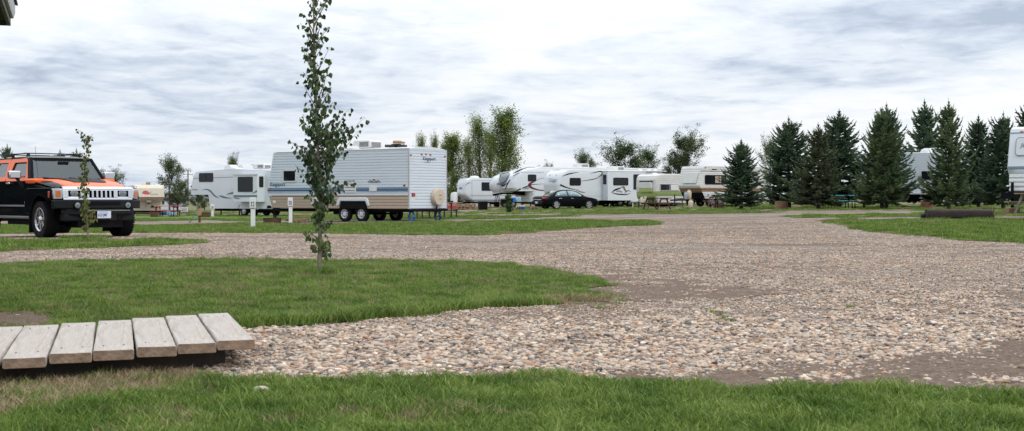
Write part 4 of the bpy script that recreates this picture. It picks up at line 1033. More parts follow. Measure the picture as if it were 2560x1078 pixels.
# bumper
mb = MB()
P = [(.60, -.99), (.74, -.97), (.90, -.74), (.97, -.50), (.98, .50), (.90, .74), (.74, .97), (.60, .99), (.60, .6), (.70, 0), (.60, -.6)]
mb.prism(P, .63, .815, 'xy'); bp_ = HB('front_bumper', mb, M_bpl, bevel=.02)
mb = MB(); P2 = [(.62, -.80), (.86, -.76), (.95, -.50), (.955, .50), (.86, .76), (.62, .80)]; mb.prism(P2, .50, .64, 'xy'); HB('lower_bumper', mb, M_bpl, bp_, bevel=.03)
mb = MB(); mb.b2(.95, .985, -.38, .40, .70, .785); HB('air_intake', mb, M_under, bp_, bevel=.01)
for s in (-1, 1):
    mb = MB(); mb.b2(.5, .86, s * .40, s * .78, .36, .52); HB('bumper_leg', mb, M_bpl, bp_, bevel=.03)
    mb = MB(); mb.prism([(.80, s * .86), (.70, s * .985), (.62, s * .995), (.62, s * .86)], .66, .78, 'xy'); HB('bumper_slot', mb, M_under, bp_)
    c = (.955, s * .57, .70)
    mb = MB(); mb.lathe([(.072, .03), (.08, .028), (.085, -.03), (.01, -.04)], 'x', c, 20); fg = HB('fog_light', mb, M_under)
    mb = MB(); mb.lathe([(.062, .026), (.05, .031), (.01, .033)], 'x', c, 20); HB('lens', mb, M_lens, fg)
    mb = MB(); n = 14; c = (.93, s * .40, .44)
    for k in range(n):
        a0, a1 = 2 * math.pi * k / n, 2 * math.pi * (k + 1) / n
        mb.tube((c[0], c[1] + .055 * math.cos(a0), c[2] + .055 * math.sin(a0)), (c[0], c[1] + .055 * math.cos(a1), c[2] + .055 * math.sin(a1)), .014, n=5)
    mb.b2(.8, .94, s * .40 - .05, s * .40 + .05, .46, .50); HB('tow_loop', mb, M_under)
mb = MB(); mb.prism([(.94, .52), (.80, .30), (.3, .22), (.3, .5)], -.42, .42); HB('skid_plate', mb, mat('dull_skid', (.05, .05, .05), .5, metal=.4))
mb = MB(); mb.b2(.955, .975, -.36, .62, .575, .60); HB('bumper_trim', mb, mat('satin_silver', (.20, .21, .22)), bevel=.004)
mb = MB(); mb.b2(.965, .975, -.13, .18, .42, .575); lp = HB('licence_plate', mb, mat('plate_white', (.62, .66, .72), .4), bevel=.006)
mplt = mat('plate_blue', (.03, .10, .38), .4)
text_obj('lettering', '622\u2022JMF', .088, mplt, lp, .978, .463, -.118, face='end', width=.72)
text_obj('lettering', 'Beautiful British Columbia', .018, mplt, lp, .978, .55, -.09, face='end')
# mirrors, handles, rack, aerial, badge
for s in (-1, 1):
    mb = MB(); mb.box((-1.13, s * 1.10, 1.37), (.13, .27, .18)); mr = HB('door_mirror', mb, M_chr, bevel=.03, seg=3)
    mb = MB(); mb.box((-1.20, s * 1.10, 1.37), (.02, .22, .13)); HB('mirror_glass', mb, M_win, mr)
    mb = MB(); mb.tube((-1.10, s * .90, 1.10), (-1.12, s * 1.06, 1.30), .035, n=6); HB('mirror_arm', mb, M_bpl, mr)
    for x in (-1.92, -3.0):
        mb = MB(); mb.b2(x - .11, x + .10, s * W2, s * (W2 + .045), 1.17, 1.205); HB('door_handle', mb, M_chr, bevel=.012)
    mb = MB(); mb.tube((-3.5, s * .60, 1.87), (-1.55, s * .60, 1.87), .014, n=6)
    for x in (-3.45, -2.5, -1.6): mb.prism([(x - .10, 1.77), (x - .04, 1.875), (x + .04, 1.875), (x + .06, 1.77)], s * .60 - .02, s * .60 + .02)
    HB('roof_rail', mb, M_bpl)
for x in (-3.3, -1.85):
    mb = MB(); mb.b2(x - .02, x + .02, -.60, .60, 1.868, 1.89); HB('cross_bar', mb, M_bpl)
mb = MB(); mb.tube((-.55, -.80, 1.24), (-.72, -.80, 2.0), .0035, n=5); mb.tube((-.55, -.8, 1.22), (-.55, -.8, 1.27), .012, n=6); HB('aerial', mb, M_under)
text_obj('badge', 'H3', .075, mat('badge_silver', (.5, .5, .42), .3, metal=.7), H, -1.03, .73, -(W2 + .008), width=1.3)

# ---------------------------------------------------------------- black sedan
Y0 = 98.0; rw = Vector(((1389.7 - CX) / F * Y0, Y0))
th = R(27); su = Vector((math.cos(th), math.sin(th)))
# car local: x forward (rear axle at 0), y left (away from us)
S = thing('sedan_car', (rw.x - su.y * .8 + su.x * 1.4, rw.y + su.x * .8 + su.y * 1.4, gz(rw.x + 1, rw.y + 1)), th, 'black four-door sedan parked in front of the trailer with black swooshes', 'car')
OFF[-1] = Vector((1.4, .0, 0))
st = [ # x, half width, zbottom, zbelt, half width roof, zroof  (roof==belt where bonnet/boot)
 (-1.15, .62, .42, .80, .60, .83), (-1.10, .80, .34, .90, .74, .96), (-.95, .87, .28, .93, .78, .985), (-.55, .90, .27, .94, .76, 1.0), (-.35, .91, .27, .95, .70, 1.04), (.25, .92, .25, .95, .60, 1.37), (.60, .92, .22, .95, .58, 1.44), (1.1, .92, .22, .95, .58, 1.47), (1.55, .92, .22, .95, .58, 1.44), (1.85, .92, .22, .945, .60, 1.36), (2.55, .91, .22, .93, .74, 1.00), (2.75, .91, .24, .90, .74, .95), (3.2, .89, .26, .84, .72, .89), (3.55, .85, .28, .76, .68, .81), (3.75, .76, .32, .66, .60, .72), (3.84, .60, .38, .56, .5, .6)]
def srow(x, w, zb, zl, wr, zr):
    return [(x, -w * .9, zb), (x, -w, zb + .12), (x, -w * 1.01, (zb + zl) / 2 + .08), (x, -w * .97, zl), (x, -wr, zr - .015), (x, -wr * .6, zr + .01), (x, wr * .6, zr + .01), (x, wr, zr - .015), (x, w * .97, zl), (x, w * 1.01, (zb + zl) / 2 + .08), (x, w, zb + .12), (x, w * .9, zb)]
mb = MB(); mb.loft([srow(*a) for a in st]); bd = build('body', mb, M_bp, S, angle=60)
def sedwin(name, idx, s, m=M_glass):
    mb = MB(); vs = []
    for k, (xx, f0, f1) in enumerate(idx):
        for (a, b) in zip(st, st[1:]):
            if a[0] <= xx <= b[0]:
                t = (xx - a[0]) / (b[0] - a[0]); q = [u + (v - u) * t for u, v in zip(a, b)]; break
        lo = Vector((xx, s * (q[1] * .97), q[3])); hi = Vector((xx, s * q[4], q[5] - .015))
        for f in (f0, f1):
            p = lo.lerp(hi, f); vs.append((p.x, p.y + s * .008, p.z + .004))
    n = len(idx); mb.add(vs, [(2 * i, 2 * i + 2, 2 * i + 3, 2 * i + 1) for i in range(n - 1)])
    o = build(name, mb, m, S); so = o.modifiers.new('s', 'SOLIDIFY'); so.thickness = .006; return o
mw = mat('side_glass', (.16, .24, .26), .05, spec=.8, coat=.4)
for s in (-1, 1):
    sedwin('window', [(-.12, .06, .30), (.2, .06, .86), (.6, .06, .88), (.98, .06, .88)], s, mw); sedwin('window', [(1.06, .06, .88), (1.5, .06, .88), (1.85, .06, .82), (2.35, .06, .14)], s, mw)
def panel(name, p, m, th_=.01):
    mb = MB(); mb.add(p, [(0, 1, 2, 3)]); o = build(name, mb, m, S); so = o.modifiers.new('s', 'SOLIDIFY'); so.thickness = th_; so.offset = 0; return o
panel('rear_window', [(-.33, -.62, 1.06), (-.33, .62, 1.06), (.22, .52, 1.375), (.22, -.52, 1.375)], M_glass, .014)
panel('windscreen', [(1.90, -.54, 1.35), (1.90, .54, 1.35), (2.52, .66, 1.03), (2.52, -.66, 1.03)], M_glass, .014)
for y in (-1, 1):
    o = mat('sedan_tail_lens', (.42, .02, .03), .2, coat=.6)
    mb = MB(); mb.b2(-1.13, -.86, y * .60, y * .885, .76, .90); build('tail_light', mb, o, S, bevel=.03)
    mb = MB(); mb.b2(3.48, 3.74, y * .60, y * .83, .60, .71); build('headlight', mb, M_lens, S, bevel=.03)
    mb = MB(); mb.b2(2.1, 2.22, y * .93, y * 1.08, .93, 1.04); build('door_mirror', mb, M_bp, S, bevel=.03)
    for x in (.35, 1.35):
        mb = MB(); mb.b2(x - .11, x + .11, y * .925, y * .955, .80, .835); build('door_handle', mb, M_chr, S, bevel=.01)
    for cx in (0, 2.81):
        mb = MB(); mb.prism(arc(cx, .33, .39, -20, 200, 14), y * .90, y * .926); build('wheel_arch', mb, M_under, S)
        rr = .235; r = .33; yc = y * .845
        t = MB(); t.lathe([(rr, -.1), (r * .9, -.11), (r, -.08), (r, .08), (r * .9, .11), (rr, .1)], 'y', (cx, yc, r), 28); 
        wb = MB(); wb.lathe([(rr, y * .1), (rr * .95, y * .105), (rr * .9, y * .06), (.01, y * .05)], 'y', (cx, yc, r), 28)
        for k in range(6):
            a = 2 * math.pi * k / 6 + .3; c, q = math.cos(a), math.sin(a)
            wb.prism([(cx + c * .03 - q * .04, r + q * .03 + c * .04), (cx + c * rr * .95 - q * .05, r + q * rr * .95 + c * .05), (cx + c * rr * .95 + q * .05, r + q * rr * .95 - c * .05), (cx + c * .03 + q * .04, r + q * .03 - c * .04)], min(yc + y * .06, yc + y * .10), max(yc + y * .06, yc + y * .10))
        w_ = build('wheel', wb, mat('silver_hubcap', (.5, .51, .53), .3, metal=.6), S); build('tyre', t, M_rubber, w_)
mb = MB(); mb.b2(-1.17, -1.10, -.62, .62, .70, .745); build('chrome_strip', mb, M_chr, S, bevel=.01)
mb = MB(); mb.prism([(-1.22, .36), (-1.2, .62), (-1.05, .66), (-1.05, .32)], -.86, .86); build('rear_bumper', mb, M_bp, S, bevel=.04, seg=3)
mb = MB(); mb.b2(-1.235, -1.21, -.17, .17, .44, .58); build('licence_plate', mb, M_plastw, S)
mb = MB(); mb.b2(-1.0, 3.6, -.7, .7, .20, .34); build('underbody', mb, M_under, S)
OFF[-1] = Vector((0, 0, 0))
# ---------------------------------------------------------------- land
def ground_mat(name, kind):
    m, nt, b = nodes_of(name); N, L = nt.nodes.new, nt.links.new
    ge = N('ShaderNodeNewGeometry'); P = ge.outputs['Position']
    def noi(sc, det=4, rough=.55, stretch=None):
        n = N('ShaderNodeTexNoise'); n.inputs['Scale'].default_value = sc; n.inputs['Detail'].default_value = det; n.inputs['Roughness'].default_value = rough
        v = P
        if stretch:
            mp = N('ShaderNodeMapping'); mp.inputs['Scale'].default_value = stretch; L(P, mp.inputs['Vector']); v = mp.outputs['Vector']
        L(v, n.inputs['Vector']); return n.outputs['Fac']
    def ramp(f, stops):
        c = N('ShaderNodeValToRGB'); e = c.color_ramp.elements
        e[0].position, e[0].color = stops[0][0], (*stops[0][1], 1); e[1].position, e[1].color = stops[-1][0], (*stops[-1][1], 1)
        for p, col in stops[1:-1]: k = e.new(p); k.color = (*col, 1)
        L(f, c.inputs['Fac']); return c.outputs['Color']
    def mix(f, a, c):
        x = N('ShaderNodeMixRGB')
        if isinstance(f, float): x.inputs['Fac'].default_value = f
        else: L(f, x.inputs['Fac'])
        L(a, x.inputs['Color1']); L(c, x.inputs['Color2']); return x.outputs['Color']
    b.inputs['Roughness'].default_value = .9; b.inputs['Specular IOR Level'].default_value = .15
    bp = N('ShaderNodeBump')
    if kind in ('gravel', 'soil'):
        vo = N('ShaderNodeTexVoronoi'); vo.inputs['Scale'].default_value = 34 if kind == 'gravel' else 55; L(P, vo.inputs['Vector'])
        sep = N('ShaderNodeSeparateColor'); L(vo.outputs['Color'], sep.inputs[0])
        cell = ramp(sep.outputs[0], [(0, (.06, .048, .042)), (.25, (.16, .13, .107)), (.5, (.26, .212, .172)), (.75, (.36, .302, .25)), (1, (.52, .45, .40))])
        soil = ramp(noi(9, 6, .7), [(.3, (.085, .056, .040)), (.7, (.20, .137, .098))])
        track = ramp(noi(.35, 4, .6, (.45, 1.3, 1)), [(.40, (0, 0, 0)), (.60, (1, 1, 1))])
        fine = ramp(noi(60, 3), [(.35, (0, 0, 0)), (.65, (1, 1, 1))])
        if kind == 'gravel':
            f = N('ShaderNodeMath'); f.operation = 'MULTIPLY'; f.inputs[1].default_value = .8; L(track, f.inputs[0])
            col = mix(f.outputs[0], cell, soil)
        else:
            f = N('ShaderNodeMath'); f.operation = 'MULTIPLY'; f.inputs[1].default_value = .35; L(fine, f.inputs[0])
            col = mix(f.outputs[0], soil, cell)
        L(col, b.inputs['Base Color'])
        bp.inputs['Strength'].default_value = .8; bp.inputs['Distance'].default_value = .02; L(vo.outputs['Distance'], bp.inputs['Height']); bp.invert = True
    else:
        big = noi(.30, 5, .6, (.5, 1.2, 1)); fine = noi(22, 5, .75); mid = noi(2.2, 4, .6)
        if kind == 'lawn':
            g = ramp(fine, [(.3, (.055, .095, .018)), (.55, (.11, .18, .035)), (.75, (.20, .25, .08))])
            d = ramp(fine, [(.3, (.10, .08, .04)), (.7, (.22, .18, .09))])
            k = ramp(mid, [(.58, (0, 0, 0)), (.75, (.35, .35, .35))])
        else:
            g = ramp(fine, [(.3, (.075, .105, .035)), (.7, (.18, .21, .08))])
            d = ramp(fine, [(.3, (.14, .105, .075)), (.7, (.27, .20, .15))])
            k = ramp(big, [(.46, (0, 0, 0)), (.60, (.85, .85, .85))])
        L(mix(k, g, d), b.inputs['Base Color'])
        bp.inputs['Strength'].default_value = .9; bp.inputs['Distance'].default_value = .05; L(fine, bp.inputs['Height'])
    L(bp.outputs['Normal'], b.inputs['Normal'])
    return m
GM = ground_mat('gravel_ground', 'gravel'); SM = ground_mat('bare_soil', 'soil'); LM = ground_mat('lawn_turf', 'lawn'); FM = ground_mat('dry_field', 'field')
xs = [-2500, -900, -350, -160, -100, -80] + [-70 + i for i in range(0, 141)] + [80, 100, 160, 350, 900, 2500]
ys = [-30, -10, -3] + [i * 1.0 for i in range(0, 141)] + [150, 170, 200, 260, 400, 900, 2600]
mb = MB(); nx = len(xs)
mb.v = [(x, y, gz(x, y)) for y in ys for x in xs]
mb.f = [(j * nx + i, j * nx + i + 1, (j + 1) * nx + i + 1, (j + 1) * nx + i) for j in range(len(ys) - 1) for i in range(nx - 1)]; mb.m = [0] * len(mb.f)
tag(build('ground', mb, GM, smooth=True, recalc=False), kind='structure')

def world_poly(px, jit=.0, step_px=26, seed=1):
    """photo outline -> outline on the land, resampled and roughened"""
    rnd = random.Random(seed); out = []
    n = len(px)
    for i in range(n):
        a, c = px[i], px[(i + 1) % n]; k = max(1, int(math.hypot(c[0] - a[0], c[1] - a[1]) / step_px))
        for q in range(k):
            t = q / k; x, y = a[0] + (c[0] - a[0]) * t, a[1] + (c[1] - a[1]) * t
            X, Y = at(x, y); j = jit * (.4 + Y * .02)
            out.append((X + rnd.uniform(-j, j), Y + rnd.uniform(-j, j)))
    return out
def inside(poly, x, y):
    c = False; j = len(poly) - 1
    for i in range(len(poly)):
        xi, yi = poly[i]; xj, yj = poly[j]
        if (yi > y) != (yj > y) and x < (xj - xi) * (y - yi) / (yj - yi) + xi: c = not c
        j = i
    return c
def sheet(name, poly, m, dz):
    x0, x1 = min(p[0] for p in poly), max(p[0] for p in poly); y0, y1 = min(p[1] for p in poly), max(p[1] for p in poly)
    st = max(.6, min(1.0, (x1 - x0) / 30)) if y1 < 60 else 2.5
    if y1 > 150: st = 5
    vs = [Vector(p) for p in poly]; n = len(vs)
    y = y0
    while y < y1:
        x = x0
        while x < x1:
            if inside(poly, x, y): vs.append(Vector((x + random.uniform(-.1, .1), y + random.uniform(-.1, .1))))
            x += st * (1 if y < 90 else 2)
        y += st * (1 if y < 90 else 2)
    v, e, f, *_ = geometry.delaunay_2d_cdt(vs, [(i, (i + 1) % n) for i in range(n)], [], 1, 1e-4)
    mb = MB(); mb.v = [(p.x, p.y, gz(p.x, p.y) + dz) for p in v]
    mb.f = [tuple(t) for t in f if inside(poly, sum(v[i].x for i in t) / len(t), sum(v[i].y for i in t) / len(t))]; mb.m = [0] * len(mb.f)
    o = build(name, mb, m, smooth=True, recalc=True); 
    if o.data.polygons and o.data.polygons[0].normal.z < 0: o.data.flip_normals()
    return tag(o, kind='structure')

front_px = [(-700, 1500), (-700, 1000), (-200, 985), (0, 962), (120, 955), (260, 946), (400, 936), (520, 944), (620, 952), (760, 958), (900, 957), (1050, 952), (1200, 955), (1320, 938), (1400, 948), (1480, 958), (1600, 962), (1740, 972), (1900, 978), (2060, 970), (2200, 974), (2400, 985), (2600, 992), (3300, 1010), (3300, 1500)]
mid_px = [(-900, 850), (-900, 668), (-300, 664), (0, 661), (200, 655), (400, 652), (560, 650), (800, 654), (1000, 654), (1150, 656), (1230, 660), (1300, 667), (1370, 677), (1450, 688), (1500, 702), (1535, 714), (1500, 722), (1490, 734), (1540, 744), (1470, 756), (1350, 764), (1200, 772), (1080, 786), (950, 798), (850, 806), (760, 812), (680, 818), (625, 818), (580, 808), (520, 830), (400, 850), (200, 852), (0, 860)]
strip_px = [(-500, 640), (-500, 596), (0, 603), (140, 604), (240, 601), (330, 602), (420, 601), (480, 604), (512, 608), (470, 611), (400, 613), (300, 618), (200, 621), (100, 624), (0, 628), (-200, 636)]
band_px = [(-400, 575), (-400, 558), (0, 562), (340, 563), (480, 560), (560, 559), (700, 560), (800, 562), (1000, 557), (1130, 556), (1300, 553), (1400, 549), (1490, 552), (1590, 553), (1655, 558), (1640, 562), (1560, 566), (1480, 570), (1380, 577), (1280, 584), (1180, 589), (1040, 588), (900, 585), (700, 583), (500, 583), (330, 582), (0, 585), (-400, 590)]
back_px = [(-400, 552), (0, 552), (340, 554), (420, 553), (500, 551), (620, 553), (760, 552), (900, 550), (1040, 549), (1170, 549), (1300, 546), (1430, 542), (1420, 538), (1330, 539), (1230, 541), (1160, 540), (1000, 538), (820, 540), (640, 541), (480, 542), (340, 542), (0, 544), (-400, 545)]
right_px = [(2058, 553), (2120, 551), (2200, 550), (2300, 549), (2420, 548), (2560, 548), (3100, 552), (3100, 650), (2760, 622), (2560, 607), (2450, 603), (2350, 595), (2250, 585), (2180, 578), (2120, 568), (2080, 560)]
right2_px = [(1950, 541), (2020, 539), (2120, 537), (2230, 535), (2400, 533), (2560, 532), (3100, 534), (3100, 541), (2560, 541), (2400, 542), (2300, 542), (2180, 544), (2050, 545), (1980, 544)]
mid2_px = [(1420, 533), (1520, 529), (1640, 528), (1780, 527), (1900, 529), (1960, 530), (1900, 533), (1780, 534), (1640, 535), (1540, 536), (1460, 537)]
field_px = [(-900, 545), (0, 541), (340, 540), (560, 540), (900, 537), (1180, 537), (1340, 536), (1400, 532), (1500, 528), (1640, 527), (1800, 526), (1960, 528), (2100, 531), (2250, 531), (2400, 529), (2560, 528), (3400, 530), (3400, 506), (2200, 507), (1280, 505), (600, 505), (-900, 505)]
soil1_px = [(1300, 670), (1400, 676), (1500, 686), (1620, 690), (1760, 706), (1900, 722), (1960, 735), (1850, 748), (1700, 754), (1600, 760), (1480, 768), (1400, 764), (1480, 720), (1420, 700)]
soil2_px = [(1380, 960), (1480, 940), (1620, 936), (1720, 925), (1900, 915), (2100, 905), (2250, 890), (2400, 862), (2600, 850), (3200, 860), (3200, 1020), (2400, 1000), (1900, 992), (1500, 980)]
soil3_px = [(-500, 800), (0, 786), (80, 784), (140, 792), (150, 806), (120, 822), (0, 826), (-500, 830)]
soil4_px = [(-600, 1010), (-300, 930), (0, 925), (200, 915), (420, 900), (560, 880), (500, 915), (440, 945), (240, 962), (0, 985), (-300, 1020)]
field = world_poly(field_px, 0, 60)
field += []
sheet('field', [(p[0], p[1]) for p in field], FM, .004)
WP = {}
for i, (nm, px, m, dz, j) in enumerate([('bare_soil', soil1_px, SM, .005, .3), ('bare_soil', soil2_px, SM, .005, .12), ('bare_soil', soil4_px, SM, .009, .08), ('lawn', front_px, LM, .013, .12), ('lawn', mid_px, LM, .013, .26), ('lawn', strip_px, LM, .013, .2), ('lawn', band_px, LM, .013, .3), ('lawn', back_px, LM, .013, .4), ('lawn', right_px, LM, .013, .25), ('lawn', right2_px, LM, .013, .4), ('lawn', mid2_px, LM, .017, .3), ('bare_soil', soil3_px, SM, .019, .1)]):
    w = world_poly(px, j, 26 if px not in (front_px, mid_px) else 14, seed=i + 3)
    WP[id(px)] = w; sheet(nm, w, m, dz)

# ---------------------------------------------------------------- scatter (grass, pebbles)
lib = bpy.data.collections.new('tufts')     # only a source for the instances, not linked to the scene
def blade_patch(name, n, rad, h, w, m, seed, lean=.5):
    rnd = random.Random(seed); vs, fs, at_ = [], [], []
    for _ in range(n):
        r = rad * math.sqrt(rnd.random()); a = rnd.uniform(0, 2 * math.pi); x, y = r * math.cos(a), r * math.sin(a)
        hh = h * rnd.uniform(.5, 1.25); d = rnd.uniform(0, 2 * math.pi); l = hh * lean * rnd.uniform(.1, 1.3)
        ca, sa = math.cos(d), math.sin(d); q = rnd.uniform(0, math.pi); wx, wy = math.cos(q) * w / 2, math.sin(q) * w / 2
        o = len(vs)
        vs += [(x - wx, y - wy, -.005), (x + wx, y + wy, -.005), (x - wx * .8 + ca * l * .35, y - wy * .8 + sa * l * .35, hh * .6), (x + wx * .8 + ca * l * .35, y + wy * .8 + sa * l * .35, hh * .6), (x + ca * l, y + sa * l, hh)]
        fs += [(o, o + 1, o + 3, o + 2), (o + 2, o + 3, o + 4)]; at_ += [rnd.random()] * 5
    me = bpy.data.meshes.new(name); me.from_pydata(vs, [], fs); me.materials.append(m)
    a = me.attributes.new('rnd', 'FLOAT', 'POINT'); a.data.foreach_set('value', at_)
    ob = bpy.data.objects.new(name, me); return ob
GREEN = foliage_mat('grass_blades', (.042, .085, .010), (.118, .202, .028), (.31, .375, .10), rough=.55, trans=.35, scale=2.6)
STRAW = foliage_mat('dry_blades', (.16, .115, .065), (.30, .22, .13), (.46, .37, .24), rough=.7, trans=.2, scale=1.1)
PAL = [(.50, .37, .27), (.46, .31, .22), (.36, .26, .20), (.56, .47, .39), (.30, .28, .27), (.165, .165, .17), (.22, .16, .12), (.62, .55, .47), (.42, .33, .27), (.40, .24, .15), (.14, .13, .125), (.52, .42, .35), (.48, .36, .28), (.55, .42, .31)]
m, nt, b = nodes_of('pebbles'); N, L_ = nt.nodes.new, nt.links.new
a_ = N('ShaderNodeAttribute'); a_.attribute_name = 'col'; g_ = N('ShaderNodeNewGeometry'); n_ = N('ShaderNodeTexNoise'); n_.inputs['Scale'].default_value = 90; L_(g_.outputs['Position'], n_.inputs['Vector'])
x_ = N('ShaderNodeMixRGB'); x_.blend_type = 'MULTIPLY'; x_.inputs['Fac'].default_value = .5; c_ = N('ShaderNodeValToRGB'); c_.color_ramp.elements[0].color = (.55, .55, .55, 1); c_.color_ramp.elements[0].position = .3; c_.color_ramp.elements[1].position = .6
L_(n_.outputs['Fac'], c_.inputs['Fac']); L_(a_.outputs['Color'], x_.inputs['Color1']); L_(c_.outputs['Color'], x_.inputs['Color2']); L_(x_.outputs['Color'], b.inputs['Base Color'])
b.inputs['Roughness'].default_value = .75; b.inputs['Specular IOR Level'].default_value = .25
PEB = m
ico = bmesh.new(); bmesh.ops.create_icosphere(ico, subdivisions=2, radius=1); icoV = [v.co.copy() for v in ico.verts]; icoF = [tuple(v.index for v in f.verts) for f in ico.faces]; ico.free()
def stone_patch(name, n, rad, s0, s1, seed, flat=.55):
    rnd = random.Random(seed); vs, fs, cs = [], [], []
    for i in range(n):
        r = rad * math.sqrt(rnd.random()); a = rnd.uniform(0, 6.283); sz = s0 + (s1 - s0) * rnd.random() ** 2.0
        M = Matrix.Translation((r * math.cos(a), r * math.sin(a), sz * rnd.uniform(-.1, .55) )) @ Matrix.Rotation(rnd.uniform(0, 6.28), 4, 'Z') @ Matrix.Rotation(rnd.uniform(-.5, .5), 4, 'X') @ Matrix.Diagonal((sz * rnd.uniform(.9, 1.4), sz * rnd.uniform(.65, 1), sz * flat * rnd.uniform(.7, 1.15), 1))
        off = Vector((rnd.uniform(0, 50),) * 3); o = len(vs); c = rnd.choice(PAL); k = rnd.uniform(.62, 1.02)
        for v in icoV:
            d = 1 + .22 * noise.noise(v * 1.1 + off); vs.append(tuple(M @ (v * d)))
        fs += [tuple(o + q for q in f) for f in icoF]; cs += [c[0] * k * 1.13, c[1] * k * 1.13, c[2] * k * 1.10, 1] * len(icoV)
    me = bpy.data.meshes.new(name); me.from_pydata(vs, [], fs); me.materials.append(PEB)
    a = me.attributes.new('col', 'FLOAT_COLOR', 'POINT'); a.data.foreach_set('color', cs)
    me.polygons.foreach_set('use_smooth', [True] * len(me.polygons))
    return bpy.data.objects.new(name, me)
def scatter(name, pts, sources, label=None):
    """pts: (x, y, z, rot, scale, source index); one object, instances by geometry nodes"""
    c = bpy.data.collections.new(name + '_source')
    for i, o in enumerate(sources): o.name = f'{name}_{chr(97 + i)}'; c.objects.link(o)
    me = bpy.data.meshes.new(name); me.from_pydata([p[:3] for p in pts], [], [])
    for nm, k, ty in (('rot', 3, 'FLOAT'), ('scl', 4, 'FLOAT'), ('idx', 5, 'INT')):
        a = me.attributes.new(nm, ty, 'POINT'); a.data.foreach_set('value', [p[k] for p in pts])
    ob = bpy.data.objects.new(name, me); COL.objects.link(ob)
    g = bpy.data.node_groups.new(name, 'GeometryNodeTree')
    g.interface.new_socket('Geometry', in_out='INPUT', socket_type='NodeSocketGeometry'); g.interface.new_socket('Geometry', in_out='OUTPUT', socket_type='NodeSocketGeometry')
    N, L = g.nodes.new, g.links.new
    gi, go, ip, ci = N('NodeGroupInput'), N('NodeGroupOutput'), N('GeometryNodeInstanceOnPoints'), N('GeometryNodeCollectionInfo')
    ci.inputs['Collection'].default_value = c; ci.inputs['Separate Children'].default_value = True; ci.inputs['Reset Children'].default_value = True
    def na(nm, t):
        n = N('GeometryNodeInputNamedAttribute'); n.data_type = t; n.inputs['Name'].default_value = nm; return n.outputs['Attribute']
    cx = N('ShaderNodeCombineXYZ'); L(na('rot', 'FLOAT'), cx.inputs['Z'])
    L(gi.outputs[0], ip.inputs['Points']); L(ci.outputs[0], ip.inputs['Instance']); ip.inputs['Pick Instance'].default_value = True
    L(na('idx', 'INT'), ip.inputs['Instance Index']); L(cx.outputs[0], ip.inputs['Rotation']); L(na('scl', 'FLOAT'), ip.inputs['Scale']); L(ip.outputs[0], go.inputs[0])
    mo = ob.modifiers.new('scatter', 'NODES'); mo.node_group = g
    tag(ob, label, None, None, 'stuff'); return ob
def fill(poly, dens, ymax=400, margin=1.25, seed=1, keep=None):
    """random points of an outline that the camera could see (with room to step aside)"""
    rnd = random.Random(seed); out = []
    x0, x1 = min(p[0] for p in poly), max(p[0] for p in poly); y0, y1 = max(4.3, min(p[1] for p in poly)), min(ymax, max(p[1] for p in poly))
    y = y0
    while y < y1:
        dy = max(.3, y * .04); xa, xb = max(x0, -.40 * margin * y - 1.0), min(x1, .40 * margin * y + 1.0)
        if xb > xa:
            d = dens(y) if callable(dens) else dens; k = (xb - xa) * dy * d; n = int(k) + (rnd.random() < k % 1)
            for _ in range(n):
                X, Y = rnd.uniform(xa, xb), rnd.uniform(y, y + dy)
                if inside(poly, X, Y) and (keep is None or keep(X, Y)): out.append((X, Y))
        y += dy
    return out
gs = [blade_patch('g', 46, .07, .025, .0040, GREEN, s, 1.6) for s in (1, 2, 3, 4)] + [blade_patch('g', 40, .06, .050, .0042, GREEN, 5, 1.1)] + [blade_patch('g', 36, .08, .04, .0032, STRAW, s, 1.1) for s in (6, 7)]
gp_ = [blade_patch('p', 260, .32, .030, .009, GREEN, s, 1.0) for s in (11, 12, 13)] + [blade_patch('p', 200, .3, .07, .011, GREEN, 14, .7), blade_patch('p', 160, .3, .035, .008, STRAW, 15, .9)]
pts, far = [], []; rnd = random.Random(5)
def dryness(x, y): return .5 + .9 * noise.noise((x * .9, y * .9, 7.7)) + .35 * noise.noise((x * 4, y * 4, 1.1))
FW = WP[id(front_px)]; MW = WP[id(mid_px)]; S4 = WP[id(soil4_px)]; S3 = WP[id(soil3_px)]
left_dry = [at(*p) for p in [(-700, 1500), (-700, 900), (0, 950), (250, 938), (430, 930), (520, 945), (470, 965), (320, 990), (180, 1015), (0, 1045)]]
tip_dry = [at(*p) for p in [(1330, 752), (1480, 742), (1560, 740), (1560, 762), (1340, 770)]]
for X, Y in fill(FW, 430, 12, seed=2):
    dr = dryness(X, Y); ld = inside(left_dry, X, Y)
    if ld and rnd.random() < .35: continue
    k = rnd.choice((5, 6)) if rnd.random() < (.58 if ld else max(.0, (dr - .85) * 1.0)) else (4 if rnd.random() < .12 else rnd.randrange(4))
    pts.append((X, Y, gz(X, Y) + .013, rnd.uniform(0, 6.28), rnd.uniform(.75, 1.25), k))
def edge_near(poly, X, Y, d):
    for i in range(0, len(poly)):
        if (poly[i][0] - X) ** 2 + (poly[i][1] - Y) ** 2 < d * d: return True
    return False
for X, Y in fill(MW, lambda y: 330 if y < 11 else 200, 22, seed=3, keep=lambda x, y: not inside(S3, x, y)):
    dr = dryness(X, Y); px = CX + X / Y * F; py = HOR + EYE * F / Y
    edge = py > 742 and 620 < px < 1420 and not inside(MW, X, Y - .35)
    tip = inside(tip_dry, X, Y)
    k = rnd.choice((5, 6)) if (tip and rnd.random() < .7) or rnd.random() < max(.05, (dr - .8) * .9) else (4 if edge or rnd.random() < .08 else rnd.randrange(4))
    pts.append((X, Y, gz(X, Y) + .013, rnd.uniform(0, 6.28), rnd.uniform(.8, 1.25) * (1.35 if edge else 1), k))
    if k == 4 and edge: pts.append((X + .03, Y, gz(X, Y) + .013, rnd.uniform(0, 6.28), 1.2, 4))
